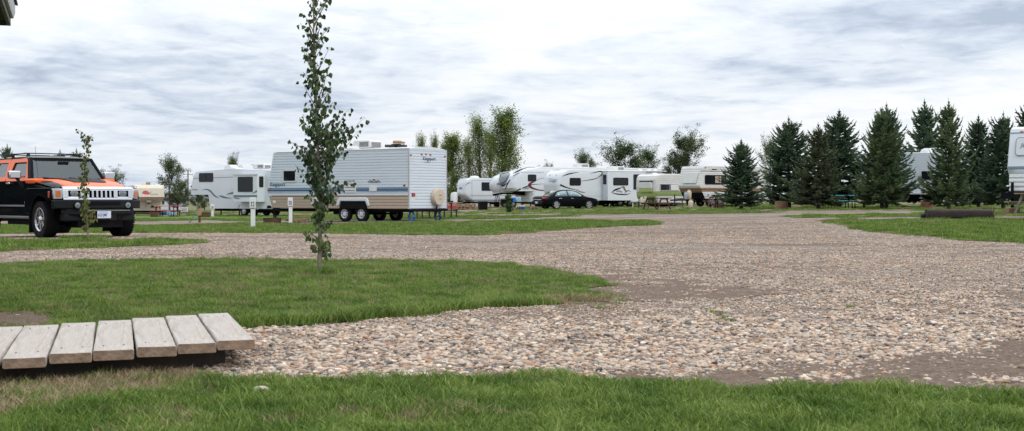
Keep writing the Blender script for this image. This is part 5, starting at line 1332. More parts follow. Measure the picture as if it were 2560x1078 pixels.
# fringe creeping out on the soil and stones
for px_, py_, sp in [(x, 985 + rnd.uniform(-25, 10), 30) for x in range(0, 620, 4)] + [(x, 958 + rnd.uniform(-8, 10), 20) for x in range(600, 1500, 14)] + [(x, 760 + rnd.uniform(-14, 14), 10) for x in range(1380, 1580, 8)] + [(x, 690 + rnd.uniform(-10, 20), 10) for x in range(1380, 1560, 14)] + [(rnd.uniform(-20, 160), rnd.choice((786, 822)) + rnd.uniform(-7, 9), 5) for _ in range(90)]:
    X, Y = at(px_, py_); pts.append((X, Y, gz(X, Y) + .01, rnd.uniform(0, 6.28), rnd.uniform(.5, 1.0), rnd.choice((5, 6, 0, 1))))
# weeds in the gravel and round the sapling stem
for px_, py_ in [(1605, 683), (1800, 800), (1815, 806), (1790, 783), (1560, 742), (2110, 770), (1290, 668)]:
    X, Y = at(px_, py_); 
    for _ in range(2): pts.append((X + rnd.uniform(-.05, .05), Y + rnd.uniform(-.1, .1), gz(X, Y) + .01, rnd.uniform(0, 6.28), rnd.uniform(.5, .9), 0))
SX, SY = at(799, 688)
for _ in range(34):
    a, r = rnd.uniform(0, 6.28), .28 * math.sqrt(rnd.random()); pts.append((SX + r * math.cos(a), SY + r * math.sin(a), gz(SX, SY) + .01, rnd.uniform(0, 6.28), rnd.uniform(1.3, 1.9), 4))
scatter('grass', pts, gs, 'short mown green grass in the foreground and round the sapling')
for px_, d, ym in ((strip_px, 26, 45), (band_px, 13, 60), (right_px, 13, 60), (back_px, 7, 80), (right2_px, 5, 80), (mid2_px, 5, 100)):
    for X, Y in fill(WP[id(px_)], d, ym, seed=len(far) + 1):
        dr = dryness(X * .3, Y * .3); k = 4 if rnd.random() < max(.04, (dr - .6)) else (3 if rnd.random() < .18 else rnd.randrange(3))
        far.append((X, Y, gz(X, Y) + .012, rnd.uniform(0, 6.28), rnd.uniform(.7, 1.25), k))
for X, Y in fill([at(*p) for p in ((330, 541), (2600, 529), (2600, 512), (330, 512))], 1.1, 130, seed=77):
    if noise.noise((X * .1, Y * .13, 0)) > -.25: far.append((X, Y, gz(X, Y) + .0, rnd.uniform(0, 6.28), rnd.uniform(.8, 1.5), rnd.choice((0, 1, 2, 3, 4))))
for bx_, by_ in ((at(220, 597)),):
    for _ in range(5): far.append((bx_ + rnd.uniform(-.3, .3), by_ + rnd.uniform(-.1, .3), gz(bx_, by_) + .01, 1, 1.0, 3))
scatter('far_grass', far, gp_, 'mown grass strips between the gravel lanes and the lots')
# pebbles
nogo = [FW, MW, WP[id(strip_px)], WP[id(band_px)], WP[id(right_px)], WP[id(back_px)], WP[id(right2_px)]]
soils = [WP[id(soil1_px)], WP[id(soil2_px)], S4]
lane = [at(*p) for p in [(-400, 1000), (-400, 560), (330, 560), (1400, 545), (1640, 536), (1960, 532), (2060, 545), (2600, 560), (2900, 640), (2900, 1040)]]
peb, fineP = [], []
def bare(x, y): return noise.noise((x * .22, y * .7, 4.4)) + .45 * noise.noise((x * 1.1, y * 2.2, 9.4))
for X, Y in fill(lane, lambda y: 62 if y < 9 else (50 if y < 14 else 34), 21, 1.15, seed=21, keep=lambda x, y: not (inside(FW, x, y) or inside(MW, x, y + .0) or inside(WP[id(strip_px)], x, y))):
    n1 = .8 * noise.noise((X * 1.6, Y * 1.9, 3.3)); so_ = any(inside(s_, X + n1, Y + n1) for s_ in soils)
    if so_ and rnd.random() < .95: continue
    if Y > 9.5 and bare(X, Y) > .12 and rnd.random() < .8: continue
    peb.append((X, Y, gz(X, Y), rnd.uniform(0, 6.28), rnd.uniform(.8, 1.1) * (1 if Y < 10 else .85), rnd.randrange(5) if Y < 13 else rnd.randrange(2, 5)))
scatter('gravel', peb, [stone_patch('s', 50, .12, .006, .026, s) for s in (1, 2)] + [stone_patch('s', 52, .13, .005, .017, s) for s in (3, 4, 5)], 'loose rounded river pebbles in tan, grey and rust')
for X, Y in fill(lane, lambda y: 26 if y < 20 else (16 if y < 30 else 9), 46, 1.12, seed=22, keep=lambda x, y: not any(inside(s_, x, y) for s_ in nogo)):
    ins = any(inside(s_, X, Y) for s_ in soils)
    if Y < 20 and not ins and bare(X, Y) < .1: continue
    if ins and noise.noise((X * 1.6, Y * 2.5, 6)) > -.05: continue
    if Y > 20 and bare(X, Y) > .12 and rnd.random() < .85: continue
    fineP.append((X, Y, gz(X, Y), rnd.uniform(0, 6.28), rnd.uniform(.8, 1.25), rnd.randrange(3)))
scatter('fine_gravel', fineP, [stone_patch('f', 70, .26, .004, .014, s) for s in (31, 32, 33)], 'fine gravel spread thinly over the lane')
for i, (px_, py_, s_) in enumerate([(2318, 952, .017), (43, 793, .022), (652, 988, .030), (700, 990, .014)]):
    X, Y = at(px_, py_); mb = MB(); rn = random.Random(i)
    mb.add([(v.x * s_ * 1.4 * (1 + .2 * noise.noise(v + Vector((i, 0, 0)))), v.y * s_, v.z * s_ * .55) for v in icoV], icoF)
    tag(build('stone', mb, mat('pale_stone', (.50, .43, .35), .8, var=.2, scale=30), loc=(X, Y, gz(X, Y) + s_ * (.5 if i != 2 and i != 3 else .9)), angle=180), ['pale stone alone on the bare soil at lower right', 'pale stone on bare earth at the left behind the boardwalk', 'pale chip lying in the foreground grass right of the boardwalk', 'small grey stone in the foreground grass beside the pale chip'][i], 'stone')
# ---------------------------------------------------------------- trees
def mesh_obj(name, vs, fs, mats, parent=None, att=None, smooth=False, loc=None):
    me = bpy.data.meshes.new(name); me.from_pydata(vs, [], fs)
    for m in (mats if isinstance(mats, (list, tuple)) else [mats]): me.materials.append(m)
    if att: a = me.attributes.new('rnd', 'FLOAT', 'POINT'); a.data.foreach_set('value', att)
    if smooth: me.polygons.foreach_set('use_smooth', [True] * len(me.polygons))
    o = bpy.data.objects.new(name, me)
    if loc is not None: o.location = loc
    return link(o, parent)
NEED = foliage_mat('spruce_needles', (.020, .042, .026), (.058, .102, .056), (.14, .195, .105), rough=.65, trans=.12, scale=.9)
NEED2 = foliage_mat('spruce_needles_light', (.028, .050, .022), (.078, .118, .050), (.17, .215, .095), rough=.65, trans=.15, scale=.9)
NEEDB = foliage_mat('browned_needles', (.055, .040, .024), (.058, .080, .040), (.12, .16, .075), rough=.7, trans=.06, scale=.9)
LEAF = foliage_mat('broad_leaves', (.035, .060, .018), (.075, .125, .034), (.16, .20, .06), trans=.3, scale=.8)
LEAFD = foliage_mat('dark_leaves', (.030, .050, .020), (.068, .105, .036), (.15, .19, .07), trans=.2, scale=.8)
LEAFP = foliage_mat('poplar_leaves', (.07, .11, .025), (.155, .215, .05), (.30, .33, .10), trans=.3, scale=.6)
def spruce_meshes(h, R0, seed, sparse=1.0, lean_up=.5):
    rnd = random.Random(seed); vs, fs, at_ = [], [], []
    wv = MB()
    def clump(p, d, ln, r, shade):
        """needled twig: rough spindle"""
        d = d.normalized(); s = d.cross(Vector((0, 0, 1)));
        if s.length < .01: s = Vector((1, 0, 0))
        s.normalize(); t = s.cross(d); o = len(vs); a0 = rnd.uniform(0, 2.1)
        vs.append(tuple(p))
        for f_, k in ((.25, 1), (.7, .8)):
            q = p + d * ln * f_
            for i in range(3):
                a = a0 + 2.094 * i + f_; rr = r * k * rnd.uniform(.6, 1.4); vs.append(tuple(q + s * math.cos(a) * rr + t * math.sin(a) * rr))
        vs.append(tuple(p + d * ln))
        fs.extend([(o, o + 1, o + 2), (o, o + 2, o + 3), (o, o + 3, o + 1)] + [(o + 1 + i, o + 4 + i, o + 4 + (i + 1) % 3, o + 1 + (i + 1) % 3) for i in range(3)] + [(o + 7, o + 5, o + 4), (o + 7, o + 6, o + 5), (o + 7, o + 4, o + 6)])
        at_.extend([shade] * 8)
    z = h * .07; lead = h * .865
    while z < lead:
        t = z / h; Rz = R0 * (1 - t) ** .74 * (1 if t > .12 else .75 + t * 2) * rnd.uniform(.88, 1.1); nb = int((8 + 4 * (1 - t)) * sparse); a0 = rnd.uniform(0, 6.28); lob = rnd.uniform(0, 6.28)
        for k in range(nb):
            a = a0 + 6.283 * k / nb + rnd.uniform(-.3, .3); Lb = Rz * rnd.choice((.5, .75, .95, 1, 1.22)) * (1 + .12 * math.sin(a + lob)) * rnd.uniform(.85, 1.1) * min(1, (1 - t) * 4.5) + .05
            el = -.12 + .75 * t ** 1.2 + rnd.uniform(-.12, .12); out = Vector((math.cos(a), math.sin(a), 0)); side = Vector((-math.sin(a), math.cos(a), 0))
            n = max(3, int(Lb / .13)); p = Vector((0, 0, z)); bs = rnd.uniform(.15, .7)
            for i in range(n):
                f = (i + 1) / n; e = el + lean_up * f * f; d = (out * math.cos(e) + Vector((0, 0, 1)) * math.sin(e)); q = p + d * (Lb / n)
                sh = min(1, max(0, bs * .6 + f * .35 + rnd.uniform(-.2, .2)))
                if f > .18:
                    clump(p, d, Lb / n * 2.0, .045, sh)
                    w = (.50 * (1 - f) * Lb * .75 + .20) * rnd.uniform(.6, 1.15)
                    for s_ in (-1, 1):
                        dd = (d * .75 + side * s_ * rnd.uniform(.5, .95) + Vector((0, 0, rnd.uniform(-.35, .2)))); clump(q, dd, w, .038, sh)
                        if w > .45:
                            qq = q + dd.normalized() * w * .45; clump(qq, dd + d * .8 + Vector((0, 0, rnd.uniform(-.3, .1))), w * .55, .036, sh); clump(qq, dd - d * .3 + side * s_, w * .4, .036, sh)
                p = q
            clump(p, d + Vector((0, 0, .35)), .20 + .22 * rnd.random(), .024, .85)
        z += (.15 + .06 * (1 - t)) * rnd.uniform(.75, 1.25)
    # leader with whorls of bare upturned shoots
    clump(Vector((0, 0, h * .83)), Vector((.02, .01, 1)), h * .17, .036, .5)
    for j, zz in enumerate((.86, .895, .93)):
        for k in range(6):
            a = k * 1.05 + j; clump(Vector((0, 0, h * zz)), Vector((math.cos(a), math.sin(a), 1.5 + j * .5)), .34 * (1 - (zz - .86) * 8) + .08, .026, .6)
    wv.path([(0, 0, -.1), (0, 0, h * .3), (0, 0, h * .7), (.01, 0, h * .99)], [.022 * h, .017 * h, .008 * h, .004], 9)
    tm = bpy.data.meshes.new('trunk'); tm.from_pydata(wv.v, [], wv.f); tm.materials.append(M_bark)
    cm = bpy.data.meshes.new('crown'); cm.from_pydata(vs, [], fs); cm.materials.append(NEED); a = cm.attributes.new('rnd', 'FLOAT', 'POINT'); a.data.foreach_set('value', at_)
    return tm, cm
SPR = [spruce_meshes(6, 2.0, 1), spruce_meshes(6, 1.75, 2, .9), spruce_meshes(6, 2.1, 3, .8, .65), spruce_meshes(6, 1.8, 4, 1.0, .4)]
def place_tree(name, meshes, loc, h, w, rz, label, cat, group, h0=6.0, browned=None):
    t = thing(name, loc, rz, label, cat, group); t.scale = (w, w, h / h0)
    for nm, me in zip(('trunk', 'crown'), meshes):
        o = bpy.data.objects.new(nm, me); link(o, t)
        if browned and nm == 'crown':
            o.material_slots[0].link = 'OBJECT'; o.material_slots[0].material = browned
    return t
# px, contact row, top row, half width px, distance, mesh
spr = [(1853, 524, 344, 52, 74, 3, 'low squat spruce in front of the cream trailer, with a long bare leader', 0),
       (1972, 522, 287, 72, 78, 0, 'dense dark spruce standing behind the first brick ring', 0),
       (2046, 527, 303, 58, 71, 1, 'spruce with browned inner branches in front of two dark spruces', 1),
       (2098, 524, 268, 70, 84, 3, 'dark spruce behind the browned spruce, over the turquoise table', 0),
       (2205, 529, 262, 68, 70, 2, 'big yellowish green spruce with a visible trunk, in the middle of the row', 2),
       (2216, 524, 251, 60, 79, 0, 'taller dark spruce directly behind the big yellowish green one', 0),
       (2312, 522, 244, 62, 88, 1, 'dark spruce rising behind the hidden ribbed trailer', 0),
       (2372, 522, 243, 58, 68, 2, 'spruce with upturned shoots growing behind the charred timbers', 2),
       (2446, 522, 282, 52, 80, 3, 'narrower spruce between the charred timbers and the darkest spruce', 0),
       (2508, 522, 274, 62, 70, 0, 'darkest dense spruce touching the right-edge trailer', 0),
       (2572, 520, 236, 55, 76, 1, 'spruce whose top shows above the roof of the right-edge trailer', 0)]
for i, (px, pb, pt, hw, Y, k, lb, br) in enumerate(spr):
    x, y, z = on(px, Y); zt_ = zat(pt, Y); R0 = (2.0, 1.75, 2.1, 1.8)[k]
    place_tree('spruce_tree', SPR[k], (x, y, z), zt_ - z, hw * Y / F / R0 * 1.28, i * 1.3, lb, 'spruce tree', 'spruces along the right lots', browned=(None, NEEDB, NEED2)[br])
for i, (px, pt, Y, hw, lb) in enumerate([(18, 355, 150, 11, 'thin spruce top behind the roof rack of the off-road vehicle, at the far left'), (150, 370, 120, 16, 'bushy conifer top behind the off-road vehicle roof, left of a second one'), (191, 367, 120, 13, 'narrow conifer top behind the off-road vehicle roof, nearest the small sapling')]):
    x, y, z = on(px, Y); place_tree('spruce_tree', SPR[i], (x, y, z), zat(pt, Y) - z, .9, i, lb, 'spruce tree', 'conifers behind the off-road vehicle')

for i in range(7):     # unseen spruces added beyond the left edge to darken reflections in the car's black paint
    x, y = -42 + .43 * (i - 3) * 3.4, 45 + .9 * (i - 3) * 3.4
    place_tree('spruce_tree', SPR[i % 4], (x, y, gz(x, y)), 7 + (i * 37 % 5) * .3, 1.5, i * 1.7, ['first', 'second', 'third', 'fourth', 'fifth', 'sixth', 'seventh'][i] + ' unseen spruce from the near end, added beyond the left edge to darken paint reflections', 'spruce tree', 'unseen spruces added for reflections')

def broad_meshes(h, w, seed, trunk=.25, col=False, nleaf=5000, ls=.11, lm=LEAF, open_=.0):
    rnd = random.Random(seed); wv = MB(); vs, fs, at_ = [], [], []; tips = []
    def env(t):      # half width at relative height
        if col: return w * (.55 + .45 * math.sin(min(1, max(0, (t - trunk) / (1 - trunk))) * 3.0 + .25)) * (1 if t < .85 else (1 - t) / .15 * .8 + .2)
        u = max(0, (t - trunk) / (1 - trunk)); return w * (math.sin(min(1, u) ** .8 * 3.14159) ** .55 * .95 + .05)
    wv.path([(0, 0, -.1), (.02 * h * rnd.uniform(-1, 1), .02 * h, h * .35), (.02 * h * rnd.uniform(-1, 1), 0, h * .7), (0, 0, h * .95)], [.020 * h, .016 * h, .009 * h, .003 * h], 8)
    nb = 26 if not col else 40
    for i in range(nb):
        t0 = trunk * .8 + (1 - trunk * .8) * .88 * (i + rnd.random()) / nb; a = i * 2.4 + rnd.uniform(-.4, .4)
        el = rnd.uniform(1.1, 1.35) if col else rnd.uniform(.45, 1.0) + t0 * .25
        Lb = min(env(min(.97, t0 + .12)) * rnd.uniform(.75, 1.15) / max(.2, math.cos(el)), (1.02 - t0) * h * 1.1 / math.sin(el)) if not col else env(t0 + .1) * rnd.uniform(.8, 1.25) / math.cos(el) * .9
        Lb = min(Lb, (1.03 - t0) * h / math.sin(el))
        p = Vector((0, 0, t0 * h)); d = Vector((math.cos(a) * math.cos(el), math.sin(a) * math.cos(el), math.sin(el))); r = .007 * h * (1 - t0 * .7); n = 4
        for k in range(n):
            d2 = (d + Vector((rnd.uniform(-.2, .2), rnd.uniform(-.2, .2), rnd.uniform(-.05, .12)))).normalized(); q = p + d2 * Lb / n
            wv.tube(p, q, r * (1 - k / n) + .004, r * (1 - (k + 1) / n) + .003, 4, cap=False)
            if k >= 1:
                tips.append((q, .9))
                for _ in range(3):
                    e = (d2 + Vector((rnd.uniform(-1, 1), rnd.uniform(-1, 1), rnd.uniform(-.4, .8)))).normalized(); L2 = Lb * rnd.uniform(.12, .35); s_ = q + e * L2
                    wv.tube(q, s_, .008, .004, 3, cap=False); tips.append((s_, .7)); tips.append((q.lerp(s_, .5), .5))
            p = q; d = d2
    tips.append((Vector((0, 0, h * .95)), 1))
    sp = (.19 if col else .18) * (h / 5) ** .5
    for i in range(nleaf):
        p, k = rnd.choice(tips)
        c = p + Vector((rnd.gauss(0, sp), rnd.gauss(0, sp), rnd.gauss(0, sp * (1.3 if col else .8))))
        u = Vector((rnd.uniform(-1, 1), rnd.uniform(-1, 1), rnd.uniform(-.6, .6))).normalized(); v = u.cross(Vector((rnd.uniform(-1, 1), rnd.uniform(-1, 1), 1))).normalized()
        s = ls * rnd.uniform(.6, 1.2); o = len(vs)
        vs.extend([tuple(c - u * s * .5), tuple(c + v * s * .35 - u * s * .05), tuple(c + u * s * .55), tuple(c - v * s * .35 - u * s * .05)]); fs.append((o, o + 1, o + 2, o + 3))
        at_.extend([min(1, max(0, .5 * rnd.random() + .5 * (noise.noise(c * 1.1) + .5)))] * 4)
    tm = bpy.data.meshes.new('trunk'); tm.from_pydata(wv.v, [], wv.f); tm.materials.append(M_barkl if col else M_bark)
    cm = bpy.data.meshes.new('crown'); cm.from_pydata(vs, [], fs); cm.materials.append(lm); a = cm.attributes.new('rnd', 'FLOAT', 'POINT'); a.data.foreach_set('value', at_)
    return tm, cm
BR = [broad_meshes(6, 1.7, 1, nleaf=12000, ls=.15, lm=LEAFD), broad_meshes(6, 1.9, 2, .2, nleaf=10500, ls=.15, lm=LEAFD), broad_meshes(6, 1.5, 3, .3, nleaf=7000, ls=.14, lm=LEAF)]
PO = [broad_meshes(10, 1.1, 11, .08, True, 13000, .17, LEAFP), broad_meshes(10, 1.25, 12, .06, True, 10500, .17, LEAFP), broad_meshes(10, 1.0, 13, .1, True, 15000, .17, LEAFP)]
for i, (px, pt, Y, hw, k, lb, h0, w0, src) in enumerate([
    (1054, 340, 150, 16, 1, 'small poplar top showing above the ribbed trailer roof, nearer its roof bundle', 10, 1.25, PO), (1086, 336, 150, 12, 0, 'slim poplar top just above the right end of the ribbed trailer roof', 10, 1.1, PO),
    (1132, 330, 135, 30, 2, 'dark green poplar beside the rear corner of the ribbed trailer', 10, 1.0, PO), (1112, 352, 142, 14, 0, 'short poplar tucked behind the upper rear corner of the ribbed trailer', 10, 1.1, PO), (1172, 352, 138, 22, 1, 'yellowish poplar above the distant white trailer', 10, 1.25, PO), (1198, 295, 136, 28, 1, 'thin-topped poplar left of the tallest poplar', 10, 1.25, PO), (1226, 322, 140, 20, 0, 'narrow poplar between the thin-topped and the tallest poplar', 10, 1.1, PO), (1264, 266, 134, 38, 2, 'tallest poplar, above the big fifth wheel nose', 10, 1.0, PO),
    (1366, 411, 160, 20, 0, 'low dark treetop just above the big fifth wheel roof', 6, 1.7, BR), (1458, 385, 150, 34, 1, 'dark tree behind the air conditioner of the big fifth wheel', 6, 1.9, BR), (1562, 352, 130, 44, 0, 'broad leafy tree behind the trailer with the lion emblem', 6, 1.7, BR), (1620, 368, 132, 32, 2, 'thin light green tree right of the broad leafy tree', 6, 1.5, BR),
    (1716, 332, 120, 42, 0, 'tall leafy tree behind the olive green trailer', 6, 1.9, BR), (1684, 385, 122, 26, 0, 'lower tree at the left foot of the tall leafy tree', 6, 1.7, BR), (1925, 345, 92, 28, 2, 'sparse broadleaf tree at the left shoulder of the dense spruces', 6, 1.5, BR),
    (424, 398, 112, 38, 1, 'open leafy tree behind the red picnic table', 6, 1.9, BR), (458, 452, 125, 14, 0, 'dark bush at the foot of the utility pole', 6, 1.7, BR), (583, 386, 118, 17, 2, 'treetop behind the roof dome of the left fifth wheel', 6, 1.5, BR), (275, 425, 110, 30, 0, 'round bushy treetop right of the off-road vehicle', 6, 1.7, BR)]):
    x, y, z = on(px, Y); h = (zat(pt, Y) - z) * (.93 if src is PO else .90)
    nm = 'poplar_tree' if src is PO else 'leafy_tree'
    t = place_tree(nm, src[k], (x, y, z), h, hw * Y / F / w0 * (.74 if src is PO else 1), i * 1.1, lb, 'poplar tree' if src is PO else 'tree', 'poplars behind the lots' if src is PO else 'trees behind the lots', h0=h0)
# low scrub along the far edge
for i, (px, Y, h, w) in enumerate([(445, 135, 1.5, 1.4), (495, 130, 1.9, .9), (512, 140, 1.7, 1.0), (720, 150, 1.2, 2.5), (1145, 150, 1.6, 2.0), (1132, 140, 1.2, 1.0), (2070, 110, 1.5, 3), (2440, 105, 1.4, 2.4)]):
    x, y, z = on(px, Y); place_tree('bush', BR[i % 2], (x, y, z - .3), h + .5, w / 1.7, i, ['low bush beside the pale little house', 'dark shrub seen under the nose of the left fifth wheel', 'second shrub under the left fifth wheel, right of the first', 'low bush far behind the ribbed trailer', 'shrub behind the hitch of the distant white trailer', 'small shrub at the foot of the dark green poplar', 'low bush far behind the turquoise table', 'low bush behind the darkest spruces'][i], 'bush', 'low bushes along the far edge')

# hero saplings: leaves modelled one by one
def leaf(vs, fs, at_, c, d, up, s, sh):
    """rounded pointed aspen leaf, folded along its rib"""
    d = d.normalized(); sd = d.cross(up); sd = sd.normalized() if sd.length > .01 else Vector((1, 0, 0)); n = sd.cross(d); o = len(vs)
    P = [(0, 0), (.28, .40), (.58, .44), (.85, .22), (1.08, 0), (.85, -.22), (.58, -.44), (.28, -.40)]
    for a, b_ in P: vs.append(tuple(c + d * a * s + sd * b_ * s + n * (abs(b_) * .35 + .15 * math.sin(a * 3)) * s))
    fs.extend([(o, o + 1, o + 2, o + 3, o + 4), (o, o + 4, o + 5, o + 6, o + 7)]); at_.extend([sh] * 8)
def sapling(name, path_px, Y, spec, seed, label, lm, tr, lsz, extra=()):
    rnd = random.Random(seed); bx, by, bz = on(*path_px[0][:1], Y); 
    pts = [Vector(((px - CX) / F * Y - bx, rnd.uniform(-.03, .03) if i else 0, zat(py, Y) - bz)) for i, (px, py) in enumerate(path_px)]
    pts[0].z = -.03
    # smooth
    T = []
    for i in range(len(pts) - 1):
        p0, p1, p2, p3 = pts[max(i - 1, 0)], pts[i], pts[i + 1], pts[min(i + 2, len(pts) - 1)]
        for k in range(6):
            t = k / 6; T.append(.5 * ((2 * p1) + (p2 - p0) * t + (2 * p0 - 5 * p1 + 4 * p2 - p3) * t * t + (3 * p1 - p0 - 3 * p2 + p3) * t ** 3))
    T.append(pts[-1]); H_ = T[-1].z
    mb = MB(); mb.path(T, [tr * (1 - .88 * max(0, p.z / H_) ** .8) + .002 for p in T], 8)
    root = thing(name, (bx, by, bz), 0, label, 'sapling'); build('trunk', mb, M_barkl, root)
    tw = MB(); vs, fs, at_ = [], [], []
    def stem_at(z):
        for a, b_ in zip(T, T[1:]):
            if a.z <= z <= b_.z: return a.lerp(b_, (z - a.z) / max(1e-6, b_.z - a.z))
        return T[-1].copy()
    def leaves_on(p, n, spread, sh0):
        for _ in range(n):
            e = Vector((rnd.uniform(-1, 1), rnd.uniform(-1, 1), rnd.uniform(-.9, .5))).normalized(); q = p + e * spread * rnd.uniform(.3, 1)
            tw.tube(p, q, .0012, .001, 3, cap=False)
            dd = (e * .6 + Vector((rnd.uniform(-.4, .4), rnd.uniform(-.4, .4), -.9))).normalized()
            leaf(vs, fs, at_, q, dd, Vector((rnd.uniform(-1, 1), rnd.uniform(-1, 1), rnd.uniform(-.3, .3))), lsz * rnd.uniform(.6, 1.2), min(1, max(0, sh0 + rnd.uniform(-.35, .35))))
    def branch(p0, tip, r, nl, sh0, k=7, sag=.0):
        q = p0; 
        for i in range(k):
            f = (i + 1) / k; c = p0.lerp(tip, f) + Vector((rnd.uniform(-.012, .012), rnd.uniform(-.012, .012), -sag * math.sin(f * 3.14)))
            tw.tube(q, c, r * (1 - (i / k)) + .0015, r * (1 - f) + .0015, 5, cap=False)
            if f > .22: leaves_on(c, nl, .035 + .03 * rnd.random(), sh0)
            q = c
    for z0py, z1py, nb, hwL, hwR, rise, nl, sh0 in spec:
        z0, z1 = zat(z0py, Y) - bz, zat(z1py, Y) - bz
        for i in range(nb):
            z = z0 + (z1 - z0) * (i + rnd.random()) / nb; a = rnd.uniform(0, 6.283); p0 = stem_at(z)
            R_ = (hwR if math.cos(a) > 0 else hwL) * Y / F * rnd.choice((.5, .75, .9, 1.0))
            tip = p0 + Vector((math.cos(a) * R_, math.sin(a) * R_, R_ * rise * rnd.uniform(.7, 1.3))); branch(p0, tip, .006, nl, sh0, max(3, int(R_ / .05)))
    for (sx, sy, tx, ty, nl, sh0) in extra:
        p0 = Vector(((sx - CX) / F * Y - bx, 0, zat(sy, Y) - bz)); branch(p0, Vector(((tx - CX) / F * Y - bx, rnd.uniform(-.1, .1), zat(ty, Y) - bz)), .006, nl, sh0, 9, -.03)
    zz = T[-1].z * .5
    build('branches', tw, M_barkl, root)
    mesh_obj('leaves', vs, fs, lm, root, at_)
    return root
LM1 = foliage_mat('aspen_leaves', (.018, .042, .014), (.052, .098, .028), (.16, .20, .055), rough=.4, trans=.25, scale=2.2)
LM2 = foliage_mat('young_aspen_leaves', (.045, .065, .012), (.11, .14, .028), (.24, .22, .06), rough=.45, trans=.35, scale=3)
Ysap = EYE * F / (687 - HOR)
sapling('aspen_sapling', [(798.5, 688), (799, 641), (800, 583), (799, 475), (796, 420), (793.5, 334), (788.5, 200), (785, 100), (784, 0), (783, -70)], Ysap,
    [(645, 592, 11, 36, 34, .6, 3, .85), (592, 545, 5, 22, 34, 1.3, 3, .6), (560, 505, 8, 18, 50, 1.3, 3, .35), (520, 440, 15, 36, 60, 1.1, 3, .3), (470, 400, 16, 44, 72, .9, 3, .3), (430, 340, 19, 60, 82, .8, 3, .28), (370, 300, 15, 46, 62, 1.0, 3, .28), (310, 210, 18, 34, 44, 1.6, 2, .3), (220, 110, 21, 36, 40, 1.7, 2, .3), (120, -30, 19, 36, 38, 1.9, 2, .3)], 11,
    'young leafy aspen sapling standing on the lawn in front of the ribbed trailer', LM1, .027, .058,
    [(800, 440, 908, 293, 2, .3), (800, 420, 870, 278, 2, .3), (797, 400, 722, 355, 2, .3), (790, 270, 829, 148, 2, .35), (797, 500, 741, 412, 1, .5), (798, 520, 880, 450, 2, .4), (800, 470, 896, 330, 2, .3)])
sapling('aspen_sapling', [(220, 597), (218, 560), (211, 500), (210, 433), (217, 380), (222, 357), (230, 335)], 27.0,
    [(572, 505, 15, 15, 24, .3, 3, .7), (510, 430, 15, 13, 12, .8, 2, .45), (440, 372, 9, 12, 11, .9, 2, .4), (382, 362, 2, 8, 8, .9, 1, .4), (357, 340, 4, 18, 4, .9, 1, .35)], 5,
    'thin yellowish sapling in front of the off-road vehicle bumper', LM2, .014, .062, [(222, 357, 200, 325, 2, .3), (221, 362, 208, 348, 2, .3)])
sapling('aspen_sapling', [(1271, 533), (1272, 515), (1273, 498), (1274, 486)], 84.0, [(527, 490, 16, 7, 8, .9, 5, .2)], 9, 'small dark bushy sapling in front of the big fifth wheel hitch', LM1, .03, .22)
# ---------------------------------------------------------------- lot furniture
M_redp = mat('red_painted_plank', (.50, .05, .05), .5, var=.1, dirt=.3)
M_turq = mat('turquoise_plank', (.06, .36, .42), .5, var=.1, dirt=.2)
M_brnp = mat('brown_stained_plank', (.10, .04, .03), .7, var=.25, scale=12, bump=.3)
M_redbr = mat('faded_red_brown_plank', (.24, .13, .10), .7, var=.2, scale=12)
def pipe_table(px, Y, rz, label, m, legm=None, L=1.83):
    loc = on(px, Y); t = thing('picnic_table', loc, rz, label, 'picnic table', 'picnic tables on the lots'); legm = legm or M_under
    mb = MB()
    for k in range(4): mb.b2(-L / 2, L / 2, -.37 + k * .187, -.37 + k * .187 + .178, .72, .76)
    build('table_top', mb, m, t, bevel=.006)
    for s in (-1, 1):
        mb = MB(); mb.b2(-L / 2, L / 2, s * .70 - .13, s * .70 - .004, .41, .45); mb.b2(-L / 2, L / 2, s * .70 + .004, s * .70 + .13, .41, .45); build('bench', mb, m, t, bevel=.006)
    for x in (-.62, .62):
        for s in (-1, 1):
            mb = MB(); mb.tube((x, s * .28, 0), (x, s * .28, .72), .032, n=8); build('leg', mb, legm, t)
            mb = MB(); mb.tube((x, s * .70, 0), (x, s * .70, .41), .028, n=8); build('leg', mb, legm, t)
        mb = MB(); mb.tube((x, -.78, .38), (x, .78, .38), .026, n=8); build('cross_bar', mb, legm, t)
    return t
def wood_table(px, Y, rz, label, m, L=1.83):
    t = thing('picnic_table', on(px, Y), rz, label, 'picnic table', 'picnic tables on the lots'); mb = MB()
    for k in range(5): mb.b2(-L / 2, L / 2, -.38 + k * .153, -.38 + k * .153 + .145, .71, .75)
    build('table_top', mb, m, t, bevel=.006)
    for s in (-1, 1):
        mb = MB(); mb.b2(-L / 2, L / 2, s * .70 - .14, s * .70 - .005, .41, .45); mb.b2(-L / 2, L / 2, s * .70 + .005, s * .70 + .14, .41, .45); build('bench', mb, m, t, bevel=.006)
    for x in (-.62, .62):
        for s in (-1, 1):
            mb = MB(); mb.prism([(s * .30, .71), (s * .18, .71), (s * .55, 0), (s * .67, 0)], x - .02 + s * .0, x + .02, 'yz'); build('leg', mb, m, t, bevel=.004)
        mb = MB(); mb.b2(x + .021, x + .06, -.82, .82, .33, .41); build('cross_bar', mb, m, t); mb = MB(); mb.b2(x + .021, x + .06, -.36, .36, .63, .71); build('cross_bar', mb, m, t)
    return t
pipe_table(417, 90, R(-9), 'red plank picnic table in front of the small beige fifth wheel', M_redp)
pipe_table(1092, 60.5, R(-32), 'brown plank picnic table with blue-black legs behind the rear of the ribbed trailer', M_redbr, mat('navy_tube', (.012, .02, .05), .4), 2.4)
pipe_table(2100, 76, R(8), 'turquoise plank picnic table under the spruces', M_turq)
pipe_table(2188, 75, R(-12), 'reddish brown picnic table half hidden by the big yellowish green spruce', M_redbr)
wood_table(1642, 84, R(-50), 'dark brown A-frame wooden picnic table in front of the olive green trailer', M_brnp)
